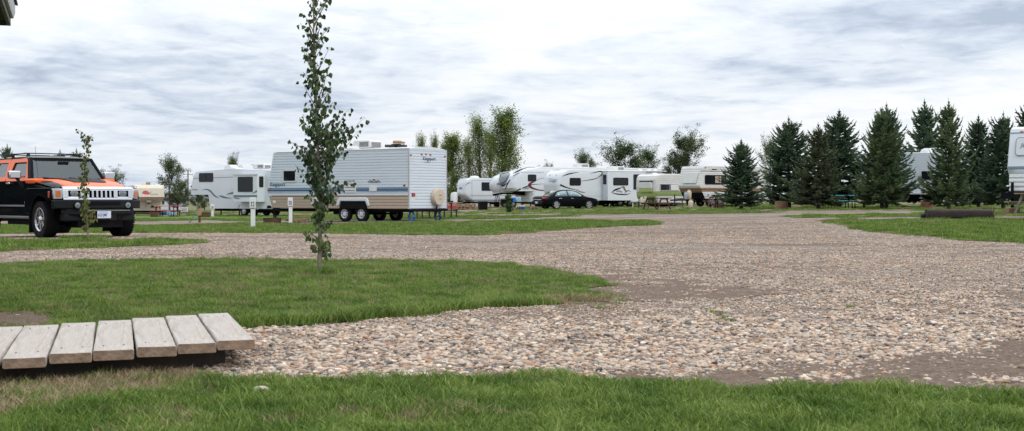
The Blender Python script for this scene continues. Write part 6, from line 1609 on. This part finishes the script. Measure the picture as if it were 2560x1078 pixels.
wood_table(1800, 88, R(10), 'brown wooden picnic table behind the pedestal grill, beside the low spruce', M_redbr)
wood_table(2603, 46.5, R(25), 'weathered wooden picnic table with crossed legs at the right edge of the yard', M_wood)

M_post = mat('white_painted_post', (.70, .70, .69), .55, var=.04, dirt=.2, dirtcol=(.35, .33, .3))
M_num = mat('number_paint', (.01, .012, .03), .5)
for px, Y, pyt, wpx, num, lb in ((632.5, 45.5, 494, 13, '32', 'white lot marker post numbered 32, nearest and tallest'), (726.5, 56.5, 494.5, 11, '30', 'white lot marker post numbered 30 before the ribbed trailer'), (531.5, 91, 511, 7, '28', 'small white lot marker post numbered 28 under the left fifth wheel')):
    loc = on(px, Y); t = thing('lot_marker_post', loc, R(2), lb, 'marker post', 'white numbered lot posts'); w = wpx * Y / F * .78; h = zat(pyt, Y) - loc[2]
    mb = MB(); mb.b2(-w / 2, w / 2, -w / 2, w / 2, -.05, h); build('post', mb, M_post, t, bevel=.008)
    mb = MB(); mb.b2(-w * .74, w * .74, -w / 2 - .03, -w / 2 - .002, h - .36, h + .01); pb = build('number_board', mb, M_post, t, bevel=.006)
    text_obj('number', num, w * 1.55, M_num, pb, -w * .56, h - .30, -w / 2 - .034, extrude=.001, width=.68)
    mb = MB(); mb.b2(-w * .3, w * .5, -w / 2 - .008, -w / 2, h - .385, h - .365); build('bracket', mb, M_under, t)
loc = on(442, 96); mb = MB(); mb.b2(-.04, .04, -.03, .03, 0, .55); tag(build('stake', mb, M_post, loc=loc, bevel=.005), 'short plain white stake behind the red picnic table', 'stake')

def fire_ring(px, Y, r, h, label, grill=None, rz=0, m=None):
    t = thing('fire_pit', on(px, Y), rz, label, 'fire pit', 'fire pits on the lots')
    mb = MB(); mb.lathe([(r * .94, 0), (r, h * .98), (r * 1.03, h), (r * .985, h * 1.0), (r * .96, h * .9), (r * .90, .02), (.01, .02)], 'z', n=28); build('ring', mb, m or M_rust, t)
    if grill:
        mb = MB(); mb.tube((0, r * .9, 0), (0, r * .9, grill), .022, n=7); mb.tube((.14, r * .9, grill * .6), (.14, r * .9, 0), .014, n=6)
        build('grill_post', mb, M_under, t); mb = MB()
        for k in range(8): mb.tube((-.26 + k * .07, r * .9 - .22, grill), (-.26 + k * .07, r * .9 + .22, grill), .008, n=4)
        mb.tube((-.28, r * .9 - .22, grill), (.26, r * .9 - .22, grill), .014, n=4); mb.tube((-.28, r * .9 + .22, grill), (.26, r * .9 + .22, grill), .014, n=4)
        mb.lathe([(.05, 0), (.11, .03), (.09, .1), (.01, .13)], 'z', (-.2, r * .9, grill), 9)
        build('grate', mb, M_under, t)
    return t
fire_ring(386, 88, .28, .36, 'small rusty fire pit with grate, left of the red picnic table legs', .66)
fire_ring(510, 88, .42, .33, 'brown fire pit below the nose of the left fifth wheel')
fire_ring(680.5, 57, .40, .24, 'low rusty fire pit with upright grill, between the posts 32 and 30', .66)
fire_ring(1797, 82, .37, .32, 'rusty fire pit under the pedestal grill by the cream trailer')
M_brick = mat('fire_brick', (.30, .18, .10), .85, var=.35, scale=5, bump=.3); M_brick2 = mat('red_fire_brick', (.20, .085, .055), .85, var=.35, scale=5, bump=.3)
for px, Y, m, lb in ((1953.5, 72, M_brick, 'tan brick fire ring left of the browned spruce'), (2317, 76, M_brick2, 'red brick fire ring beside the spruce behind the charred timbers')):
    t = thing('brick_fire_ring', on(px, Y), .2, lb, 'fire ring', 'fire pits on the lots'); mb = MB(); rnd = random.Random(3)
    for c in range(6):
        for k in range(11):
            a = 6.283 * (k + .5 * (c % 2)) / 11; mb.box((.30 * math.cos(a), .30 * math.sin(a), .04 + c * .073), (.10, .172, .062), rz=a + rnd.uniform(-.03, .03))
    build('brick_ring', mb, m, t, bevel=.006)
    mb = MB(); mb.lathe([(.27, 0), (.27, .42), (.25, .42), (.25, .02), (.01, .02)], 'z', n=16); build('liner', mb, M_under, t)
# pedestal grill
t = thing('pedestal_grill', on(1790, 80.5), 0, 'black pedestal grill on a pole in front of the cream trailer', 'grill')
mb = MB(); mb.tube((-.04, 0, 0), (-.04, 0, .72), .028, n=8); mb.tube((.09, 0, 0), (.09, 0, .72), .028, n=8); build('pole', mb, M_under, t)
mb = MB(); mb.lathe([(.02, .70), (.16, .72), (.28, .80), (.33, .83), (.33, .85), (.26, .85)], 'z', n=20); build('fire_bowl', mb, M_under, t)
for s in (-1, 1):
    mb = MB(); mb.tube((s * .36, .1, 0), (s * .30, .05, .42), .02, n=6); build('foot', mb, M_under, t)
# charred timbers on the right lawn
t = thing('charred_timber', on(2396, 42.6), R(-2), 'dark charred timber log bench on the right lawn', 'timber bench')
M_char = mat('charred_wood', (.022, .016, .014), .9, var=.6, scale=9, bump=1.0, bscale=22, dirt=.7, dirtcol=(.07, .022, .018), stretch=(.5, 2, 2))
mb = MB(); rings = []
for i in range(15):
    x = -1.04 + 2.08 * i / 14; rnd = random.Random(i); rings.append([(x, .19 * math.cos(R(a)) * 1.05, .165 + (.155 + rnd.uniform(-.006, .008)) * max(-1, min(1, 1.3 * math.sin(R(a))))) for a in range(0, 360, 30)])
mb.loft(rings); build('upper_timber', mb, M_char, t)
mb = MB(); rings = []
for i in range(10):
    x = -1.17 + 2.34 * i / 9; rings.append([(x, .12 + .08 * math.cos(R(a)), .09 + .09 * math.sin(R(a))) for a in range(0, 360, 30)])
mb.loft(rings); build('lower_timber', mb, mat('blackened_wood', (.008, .008, .008), .8, var=.4, bump=.4), t)
mb = MB(); mb.tube((1.10, 0, .12), (1.15, 0, .40), .02, n=6); mb.tube((1.02, -.16, -.03), (1.02, -.16, .10), .018, n=6); build('iron_peg', mb, M_rust, t)

# water tap post with cloth and green hose
t = thing('water_tap_post', on(499, 69), 0, 'rusty water tap post with tan cloth and a green hose', 'tap')
mb = MB(); mb.b2(-.055, .055, -.05, .05, -.05, .78); build('post', mb, M_rust, t, bevel=.01)
mb = MB(); mb.prism([(-.08, .40), (-.03, .33), (.05, .42), (.09, .36), (.10, .60), (.06, .74), (-.05, .76), (-.10, .62)], -.10, .02); c = build('cloth', mb, mat('tan_cloth', (.36, .22, .12), .9, var=.3, scale=20, bump=.8, bscale=20), t)
mb = MB(); mb.tube((0, -.05, .82), (0, -.16, .80), .02, n=6); mb.tube((0, 0, .75), (0, 0, .9), .018, n=6); build('tap', mb, M_under, t)
mb = MB(); P = [(-.05, -.10, .80), (-.16, -.14, .62), (-.30, -.18, .28), (-.44, -.2, .04), (-.50, -.25, .02), (-.42, -.3, .06), (-.22, -.25, .18), (-.05, -.12, .32)]; mb.path(P, [.018] * 8, 6)
build('hose', mb, mat('green_hose', (.02, .16, .11), .45), t)

# firewood
def wood_pile(name, px, Y, n, w, h, label, rz=0, seed=1, r=.07):
    rnd = random.Random(seed); mb = MB(); k = 0; rows = max(1, int(h / (r * 1.8)))
    for j in range(rows):
        m_ = max(1, int((n / rows) * (1 - j * .18)))
        for i in range(m_):
            x = (i - (m_ - 1) / 2) * w / m_ + rnd.uniform(-.03, .03); a = rnd.uniform(-.4, .4); l = rnd.uniform(.16, .24)
            rr = r * rnd.uniform(.7, 1.15); mb.tube((x - math.sin(a) * l, -l + rnd.uniform(-.1, .1), rr + j * r * 1.7), (x + math.sin(a) * l, l, rr + j * r * 1.7 + rnd.uniform(-.03, .03)), rr, rr * .95, 8)
    return tag(build(name, mb, mat('split_firewood', (.26, .17, .11), .85, var=.5, scale=9, bump=.6, bscale=30, dirt=.4), loc=on(px, Y), ) , label, 'firewood')
wood_pile('firewood_pile', 751, 58, 11, .62, .26, 'small stack of cut logs right of post 30', seed=2, r=.085)
wood_pile('firewood_pile', 1160, 113, 44, 2.0, .55, 'long heap of firewood in front of the distant white trailer', seed=3, r=.09)
wood_pile('firewood_pile', 1334, 103, 10, .75, .28, 'orange-brown split wood on the grass just behind the sedan boot', seed=4)
# black bin
t = thing('waste_bin', on(1207, 100), .3, 'black waste bin in front of the distant white trailer', 'bin')
mb = MB(); mb.loft([ring(-.30, .30, -.28, .28, .06, 0), ring(-.33, .33, -.31, .31, .06, .58)]); build('bin_body', mb, M_under, t)
mb = MB(); mb.loft([ring(-.36, .36, -.34, .34, .06, .585), ring(-.36, .36, -.34, .34, .06, .63), ring(-.28, .28, -.26, .26, .06, .69)]); build('lid', mb, M_under, t)
# camp chair
t = thing('camp_chair', on(1258, 101), R(190), 'dark folding chair with pinkish tube frame left of the water jugs', 'chair')
mf = mat('pinkish_tube', (.35, .22, .20), .4, metal=.4)
for s in (-1, 1):
    mb = MB(); mb.tube((s * .24, -.22, 0), (s * .24, .22, .42), .016, n=6); mb.tube((s * .24, .22, 0), (s * .24, -.22, .42), .016, n=6); mb.tube((s * .25, .24, .40), (s * .25, .32, .85), .016, n=6); mb.tube((s * .26, -.22, .60), (s * .26, .28, .60), .02, n=6); mb.tube((s * .26, -.22, .42), (s * .26, -.22, .60), .014, n=6); build('side_frame', mb, mf, t)
mb = MB(); mb.b2(-.23, .23, -.22, .22, .40, .43); build('seat', mb, M_under, t, bevel=.01)
mb = MB(); mb.box((0, .29, .65), (.46, .02, .36), rx=-.17); mb.tube((-.25, .33, .86), (.25, .33, .86), .016, n=6); build('backrest', mb, M_under, t)
# small table with jugs
tl = on(1291, 103)
t = thing('folding_table', tl, 0, 'small dark table holding blue water jugs beside the big fifth wheel', 'table')
mb = MB(); mb.b2(-.50, .50, -.3, .3, .55, .59); build('table_top', mb, M_under, t, bevel=.006)
for x in (-.42, .42):
    for y in (-.24, .24):
        mb = MB(); mb.tube((x, y, 0), (x * .9, y, .55), .018, n=6); build('leg', mb, M_under, t)
M_jb = mat('blue_jug_plastic', (.015, .16, .55), .3, coat=.3); M_jl = mat('pale_blue_jug', (.30, .48, .60), .25, coat=.3)
for dx, m, lb in ((-.20, M_jb, 'blue water jug on the small dark table, left of the pale one'), (.20, M_jl, 'pale blue water jug on the small dark table')):
    mb = MB(); mb.b2(-.17, .17, -.14, .14, 0, .36)
    j = tag(build('water_jug', mb, m, loc=(tl[0] + dx, tl[1], tl[2] + .59), bevel=.04, seg=3), lb, 'water jug', 'water jugs on the table')
    mb = MB(); mb.tube((.08, 0, .35), (.08, 0, .41), .035, n=10); mb.tube((-.12, 0, .36), (-.10, 0, .42), .015); mb.tube((-.10, 0, .42), (.02, 0, .42), .015); mb.tube((.02, 0, .42), (.03, 0, .36), .015)
    build('cap_and_handle', mb, M_plastw, j)
cl = on(1306, 101.5)
t = thing('cool_box', cl, .1, 'blue cool box with white lid on the grass below the water jugs', 'cool box')
mb = MB(); mb.b2(-.17, .17, -.12, .12, 0, .24); build('box', mb, mat('cobalt_plastic', (.01, .05, .36), .35), t, bevel=.02)
mb = MB(); mb.b2(-.18, .18, -.13, .13, .242, .30); mb.b2(-.16, .16, -.11, .11, .30, .32); build('lid', mb, M_plastw, t, bevel=.015)
for i, (px, lb) in enumerate(((1291, 'leftmost white-capped bottle beside the blue cool box'), (1295.5, 'middle white-capped bottle beside the blue cool box'), (1299.5, 'tallest white-capped bottle, touching the blue cool box'))):
    l = on(px, 101); t = thing('bottle', l, 0, lb, 'bottle', 'bottles beside the cool box'); hh = .22 + .05 * i
    mb = MB(); mb.lathe([(.01, 0), (.055, .0), (.06, .05), (.06, hh * .6), (.03, hh * .8), (.03, hh * .85), (.005, hh * .85)], 'z', n=12); build('bottle_body', mb, M_maroon, t)
    mb = MB(); mb.lathe([(.01, 0), (.045, 0), (.045, .07), (.005, .08)], 'z', (0, 0, hh * .86), 12); build('cap', mb, M_plastw, t)
# gas bottles
def gas(loc, r, h, label, m=M_propane):
    t = thing('gas_bottle', loc, 0, label, 'gas bottle', 'gas bottles by the old trailers'); mb = MB()
    mb.lathe([(.01, .03), (r * .8, .03), (r * .8, 0), (r * .84, 0), (r * .84, .05), (r, .10), (r, h * .72), (r * .9, h * .80), (r * .5, h * .86), (.01, h * .87)], 'z', n=20); build('tank', mb, m, t)
    mb = MB(); mb.lathe([(r * .55, h * .85), (r * .55, h), (r * .50, h), (r * .50, h * .85)], 'z', n=16); mb.tube((0, 0, h * .85), (0, 0, h * .96), .02); build('collar', mb, m, t)
def offs(px, Y, dz):
    a = on(px, Y); return (a[0], a[1], a[2] + dz)
gas(offs(1604.5, 95.5, .22), .155, .62, 'left cream gas bottle behind the dark brown picnic table'); gas(offs(1613, 95.8, .24), .155, .62, 'right cream gas bottle behind the dark brown picnic table')
gas(offs(1722.5, 90.5, .60), .17, .64, 'rusty cream gas bottle up on the drawbar of the cream trailer'); gas(offs(1727, 88, 0), .17, .56, 'rusty cream gas bottle standing on the ground before the cream trailer')
gas(offs(1713.5, 90.2, .60), .10, .5, 'slim blue-grey gas bottle on the drawbar of the cream trailer', mat('blue_grey_tank', (.30, .38, .45), .4))
for px, Y, hz in ((1609, 95.7, .22), (1718.5, 90.3, .60)):
    a = on(px, Y); mb = MB(); mb.b2(-.42, .42, -.2, .2, hz - .05, hz); mb.b2(-.38, -.33, -.1, .1, 0, hz - .05); mb.b2(.33, .38, -.1, .1, 0, hz - .05)
    tag(build('bottle_stand', mb, M_rust, loc=a), 'low rusty stand under the ' + ('pair of cream gas bottles' if px < 1650 else 'slim blue-grey and the raised rusty gas bottle'), 'stand')
# utility box, little house, pole
t = thing('utility_cabinet', on(461, 112), .2, 'pale louvred utility cabinet right of the red picnic table', 'cabinet')
mb = MB(); mb.b2(-.28, .28, -.15, .15, .08, .52); build('housing', mb, M_plastw, t, bevel=.01)
mb = MB()
for k in range(6): mb.b2(-.22, .22, -.165, -.15, .14 + k * .06, .16 + k * .06)
build('louvre', mb, M_grey, t); mb = MB(); mb.b2(-.3, .3, -.17, .17, 0, .08); build('plinth', mb, M_under, t)
mb = MB(); mb.lathe([(.35, 0), (.36, .12), (.28, .26), (.12, .34), (.01, .35)], 'z', n=14); mb.v = [(x * (1.3 + .2 * math.sin(y * 9)), y * .8, z) for x, y, z in mb.v]
tag(build('tarpaulin', mb, mat('blue_tarp', (.05, .16, .26), .5, var=.5, scale=4, dirt=.7, dirtcol=(.5, .52, .55)), loc=on(426, 99)), 'blue and white tarpaulin heap under the red picnic table', 'tarpaulin')
mb = MB(); mb.lathe([(.30, 0), (.31, .2), (.2, .36), (.01, .38)], 'z', n=10)
tag(build('tarpaulin', mb, mat('dark_blue_tarp', (.015, .03, .06), .6, bump=.5), loc=on(410, 99)), 'dark blue bundle left of the blue and white heap', 'bundle')
t = thing('small_house', on(431, 147), R(-20), 'tiny white gabled hut far behind the red picnic table', 'hut')
mb = MB(); mb.prism([(-1, 0), (1, 0), (1, 1.15), (0, 1.75), (-1, 1.15)], -1, 1); build('wall', mb, M_siding, t)
for s in (-1, 1):
    mb = MB(); mb.prism([(0, 1.84), (0, 1.76), (s * 1.25, 1.0), (s * 1.25, 1.08)], -1.2, 1.2); build('roof', mb, mat('dark_shingle', (.06, .065, .07), .8), t)
for x in (-.55, .5): 
    w = window(t, x - .22, .55, x + .22, 1.0, -1.0, M_winfrw, r=.02)
t = thing('utility_pole', on(470, 260), 0, 'wooden utility pole with transformer right of the open leafy tree', 'utility pole')
hp = zat(424, 260) - gz(*on(470, 260)[:2])
mb = MB(); mb.tube((0, 0, 0), (0, 0, hp), .19, .13, 10); build('pole', mb, mat('pole_wood', (.22, .17, .13), .8, var=.2), t)
mb = MB(); mb.b2(-.9, 1.0, -.06, .06, hp - 1.05, hp - .93); mb.tube((.85, 0, hp - 1), (1.1, 0, hp - 1.6), .03); mb.tube((.0, 0, hp - .15), (.9, 0, hp - .1), .03); build('crossarm', mb, M_grey, t)
mb = MB(); mb.lathe([(.01, 0), (.28, .02), (.28, .62), (.2, .7), (.01, .72)], 'z', (-.42, 0, hp - 2.6), 14); mb.tube((-.42, 0, hp - 1.9), (-.42, 0, hp - 1.4), .04); build('transformer', mb, M_grey, t)
mb = MB(); mb.b2(-.45, .45, -.35, .35, 0, .35); mb.v = [(x * (1 + .3 * z), y, z * 1.1) for x, y, z in mb.v]
# red bundle near the wood heap
tag(build('storage_bag', mb, mat('red_cloth', (.35, .05, .04), .8, bump=.5, bscale=10), loc=on(1128, 110), bevel=.08, seg=3), 'red bag at the left end of the long firewood heap', 'bag')

# ---------------------------------------------------------------- boardwalk
M_deck = mat('weathered_plank', (.45, .405, .365), .85, var=.13, scale=6, bump=.4, bscale=14, stretch=(9, .7, 2), dirt=.6, dirtcol=(.26, .20, .155))
M_end = mat('plank_end_grain', (.24, .165, .115), .9, var=.3, scale=14, bump=.5, bscale=50)
M_joist = mat('dark_joist', (.045, .035, .028), .9, var=.3, bump=.4)
bw = thing('boardwalk', (-2.3, 7.3, 0), 0, 'low boardwalk of thick pale planks ending in the pebbles at lower left', 'boardwalk')
ztop = .16
fl0 = Vector((-1.575, 6.98)); stepv = Vector((-.1706, -.152)); wdir = Vector((.955, .297)); ldir = Vector((-.29, .957))
for k in range(13):
    rnd = random.Random(40 + k); a = fl0 + stepv * k + Vector((rnd.uniform(-.003, .003), rnd.uniform(-.01, .01)))
    if k == 12: continue
    c = a + wdir * .1 + ldir * .84; lw, ll, th_ = .197, 1.68 + rnd.uniform(-.02, .02), .052
    mb = MB(); n = 14; rings = []
    for i in range(n + 1):
        y = -ll / 2 + ll * i / n; x0, x1 = -lw / 2, lw / 2; q = lambda: rnd.uniform(-.0012, .0012); r_ = .006
        zt0 = .004 * math.sin(i * .5 + k) * .5
        rings.append([(x0 + q(), y, r_), (x0 + r_, y, 0), (x1 - r_, y, 0), (x1 + q(), y, r_), (x1 + q(), y, th_ - r_), (x1 - r_, y, th_ + zt0), (0, y, th_ + zt0 - .001), (x0 + r_, y, th_ + zt0), (x0 + q(), y, th_ - r_)])
    mb.loft(rings); mb.m[-2:] = [1, 1]
    mb_n = MB()
    o = build('plank', mb, [M_deck, M_end], bw, off=False, bevel=.002, angle=50); ang = math.atan2(ldir.y, ldir.x) - math.pi / 2
    o.rotation_euler = (rnd.uniform(-.004, .004), rnd.uniform(-.008, .008), ang + rnd.uniform(-.005, .005)); o.location = (c.x + 2.3, c.y - 7.3, ztop - th_ + rnd.uniform(-.003, .003))
    o.data.transform(Matrix.Identity(4))
    for (tx, ty) in ((-.05, -.62), (.05, -.6), (-.05, .60), (.05, .62)):
        mb_n.tube((tx, ty, th_ - .001), (tx, ty, th_ + .0025), .004, n=6)
    build('nail', mb_n, M_rust, o, off=False)
sd_ = stepv.normalized()
for off_ in (.22, 1.42):
    a = fl0 + ldir * off_ + wdir * .05 - sd_ * .0; b_ = a + sd_ * 2.9
    mb = MB(); ang = math.atan2(sd_.y, sd_.x); m_ = (a + b_) / 2
    mb.box((m_.x + 2.3, m_.y - 7.3, .053), ((b_ - a).length, .05, .10), rz=ang); build('joist', mb, M_joist, bw, off=False)

# ---------------------------------------------------------------- eave of the building at the upper left
ang = math.atan2(11.8 - 10.4, -4.48 + 4.0)      # direction of the right-hand edge
ec = Vector((-4.48, 11.8)); e1 = Vector((.32, -.947)); e2 = Vector((-.947, -.32))
zE = zat(56, 11.8)
t = thing('building', (ec.x + e2.x * 2, ec.y + e2.y * 2, 0), math.atan2(e1.y, e1.x), 'building whose dark soffit and gutter corner hang into the upper left', 'building')
# local: x along e1 (towards us), y = perpendicular to the right; corner at y=+2
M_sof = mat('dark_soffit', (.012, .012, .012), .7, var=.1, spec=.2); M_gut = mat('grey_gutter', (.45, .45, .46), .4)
mb = MB()
for k in range(30): mb.b2(.005 + k * .1, .092 + k * .1, -2.5, 1.93, zE, zE + .02)
mb.b2(0, 3.1, -2.5, 1.93, zE + .02, zE + .04); build('soffit', mb, M_sof, t, off=False)
mb = MB(); mb.b2(-.03, 3.1, 1.932, 1.96, zE - .03, zE + .16); mb.b2(-.03, -.002, -2.5, 1.93, zE - .03, zE + .16); build('fascia', mb, mat('brown_fascia', (.05, .035, .035), .6), t, off=False)
mb = MB(); mb.prism([(1.962, zE + .03), (1.962, zE + .15), (2.0, zE + .15), (2.0, zE + .08), (1.985, zE + .03)], .02, 3.1, 'yz'); build('gutter', mb, M_gut, t, off=False)
mb = MB(); mb.prism([(2.02, zE + .155), (2.02, zE + .175), (-2.5, zE + 1.5), (-2.5, zE + 1.44)], -.05, 3.1, 'yz'); build('roof', mb, mat('dark_shingle', (.06, .065, .07)), t, off=False)
mb = MB(); mb.b2(.6, 3.1, -2.5, .75, 0, zE); build('wall', mb, M_cream, t, off=False)

# ---------------------------------------------------------------- sky, sun, camera
w = bpy.data.worlds.new('World'); scene.world = w; w.use_nodes = True; nt = w.node_tree; N, L = nt.nodes.new, nt.links.new
bg = nt.nodes['Background']; out = nt.nodes['World Output']
SUN_EL, SUN_AZ = R(48), R(140)      # azimuth clockwise from +Y
sky = N('ShaderNodeTexSky'); sky.sky_type = 'NISHITA'; sky.sun_disc = False; sky.sun_elevation = SUN_EL; sky.sun_rotation = SUN_AZ; sky.dust_density = 2
tc = N('ShaderNodeTexCoord'); sx_ = N('ShaderNodeSeparateXYZ'); L(tc.outputs['Generated'], sx_.inputs[0])
def M2(op, a, b=None, c=None):
    n = N('ShaderNodeMath'); n.operation = op
    for i, v in enumerate((a, b, c)):
        if v is None: continue
        if isinstance(v, (int, float)): n.inputs[i].default_value = v
        else: L(v, n.inputs[i])
    return n.outputs[0]
zz = M2('ADD', M2('MAXIMUM', sx_.outputs['Z'], 0), .10)
cx_ = N('ShaderNodeCombineXYZ'); L(M2('DIVIDE', sx_.outputs['X'], zz), cx_.inputs[0]); L(M2('DIVIDE', sx_.outputs['Y'], zz), cx_.inputs[1])
def cloud(scale, det, rough, off, dist=0):
    mp = N('ShaderNodeMapping'); mp.inputs['Location'].default_value = off; mp.inputs['Scale'].default_value = (scale * 1.12, scale, 1); L(cx_.outputs[0], mp.inputs['Vector'])
    n = N('ShaderNodeTexNoise'); n.inputs['Scale'].default_value = 1; n.inputs['Detail'].default_value = det; n.inputs['Roughness'].default_value = rough; n.inputs['Distortion'].default_value = dist
    L(mp.outputs[0], n.inputs['Vector']); return n.outputs['Fac']
c1 = cloud(.42, 6, .50, (14.5, 1.2, 0), .3); c2 = cloud(1.9, 6, .55, (1.1, 8.7, 2), .6)
c3 = cloud(5.5, 6, .6, (4.4, 2.2, 5), .5)
f = M2('ADD', M2('ADD', M2('MULTIPLY', c1, .55), M2('MULTIPLY', c2, .28)), M2('MULTIPLY', c3, .17))
cr = N('ShaderNodeValToRGB'); e = cr.color_ramp.elements
e[0].position = .385; e[0].color = (.45, .53, .65, 1); e[1].position = .575; e[1].color = (1.0, 1.01, 1.03, 1)
for p, c in ((.425, (.59, .665, .785)), (.47, (.75, .815, .90)), (.515, (.87, .92, .975))): k = e.new(p); k.color = (*c, 1)
L(f, cr.inputs['Fac'])
# thin blue gaps low down
gap = N('ShaderNodeMapRange'); gap.inputs['From Min'].default_value = .56; gap.inputs['From Max'].default_value = .66; L(c2, gap.inputs['Value'])
sk = N('ShaderNodeMixRGB'); sk.blend_type = 'MULTIPLY'; sk.inputs['Fac'].default_value = 1; L(sky.outputs['Color'], sk.inputs['Color1']); sk.inputs['Color2'].default_value = (.10, .10, .10, 1)
hz = N('ShaderNodeMixRGB'); L(M2('MULTIPLY', M2('POWER', 2.718, M2('MULTIPLY', M2('MAXIMUM', sx_.outputs['Z'], 0), -22.0)), .38), hz.inputs['Fac']); L(cr.outputs['Color'], hz.inputs['Color1']); hz.inputs['Color2'].default_value = (.74, .82, .93, 1)
bhd = N('ShaderNodeMapRange'); bhd.inputs['From Min'].default_value = .1; bhd.inputs['From Max'].default_value = -.7; bhd.inputs['To Max'].default_value = .34; L(sx_.outputs['Y'], bhd.inputs['Value'])
mx = N('ShaderNodeMixRGB'); L(M2('ADD', M2('MULTIPLY', gap.outputs[0], .08), bhd.outputs[0]), mx.inputs['Fac']); L(hz.outputs['Color'], mx.inputs['Color1']); L(sk.outputs['Color'], mx.inputs['Color2'])
L(mx.outputs['Color'], bg.inputs['Color']); L(M2('MULTIPLY_ADD', M2('MAXIMUM', sx_.outputs['Z'], 0), 1.0, .86), bg.inputs['Strength'])
sl = bpy.data.lights.new('sun', 'SUN'); sl.energy = 1.1; sl.angle = R(16); sl.color = (1, .97, .92)
so = bpy.data.objects.new('sun', sl); COL.objects.link(so)
d = Vector((math.sin(SUN_AZ) * math.cos(SUN_EL), math.cos(SUN_AZ) * math.cos(SUN_EL), math.sin(SUN_EL))); so.rotation_euler = (-d).to_track_quat('-Z', 'Y').to_euler(); so.location = (20, -20, 30)
cam = bpy.data.cameras.new('camera'); co = bpy.data.objects.new('camera', cam); COL.objects.link(co); scene.camera = co
co.location = (0, 0, EYE); co.rotation_euler = (R(90), 0, 0)
cam.sensor_width = 36; cam.lens = F / 2560 * 36; cam.shift_y = -(539 - HOR) / 2560; cam.clip_end = 6000; cam.clip_start = .1
cam.dof.use_dof = True; cam.dof.focus_distance = 17; cam.dof.aperture_fstop = 9
scene.view_settings.view_transform = 'Standard'; scene.view_settings.look = 'None'; scene.view_settings.exposure = .14
scene.cycles.use_denoising = True
scene.cycles.max_bounces = 6; scene.cycles.transparent_max_bounces = 6
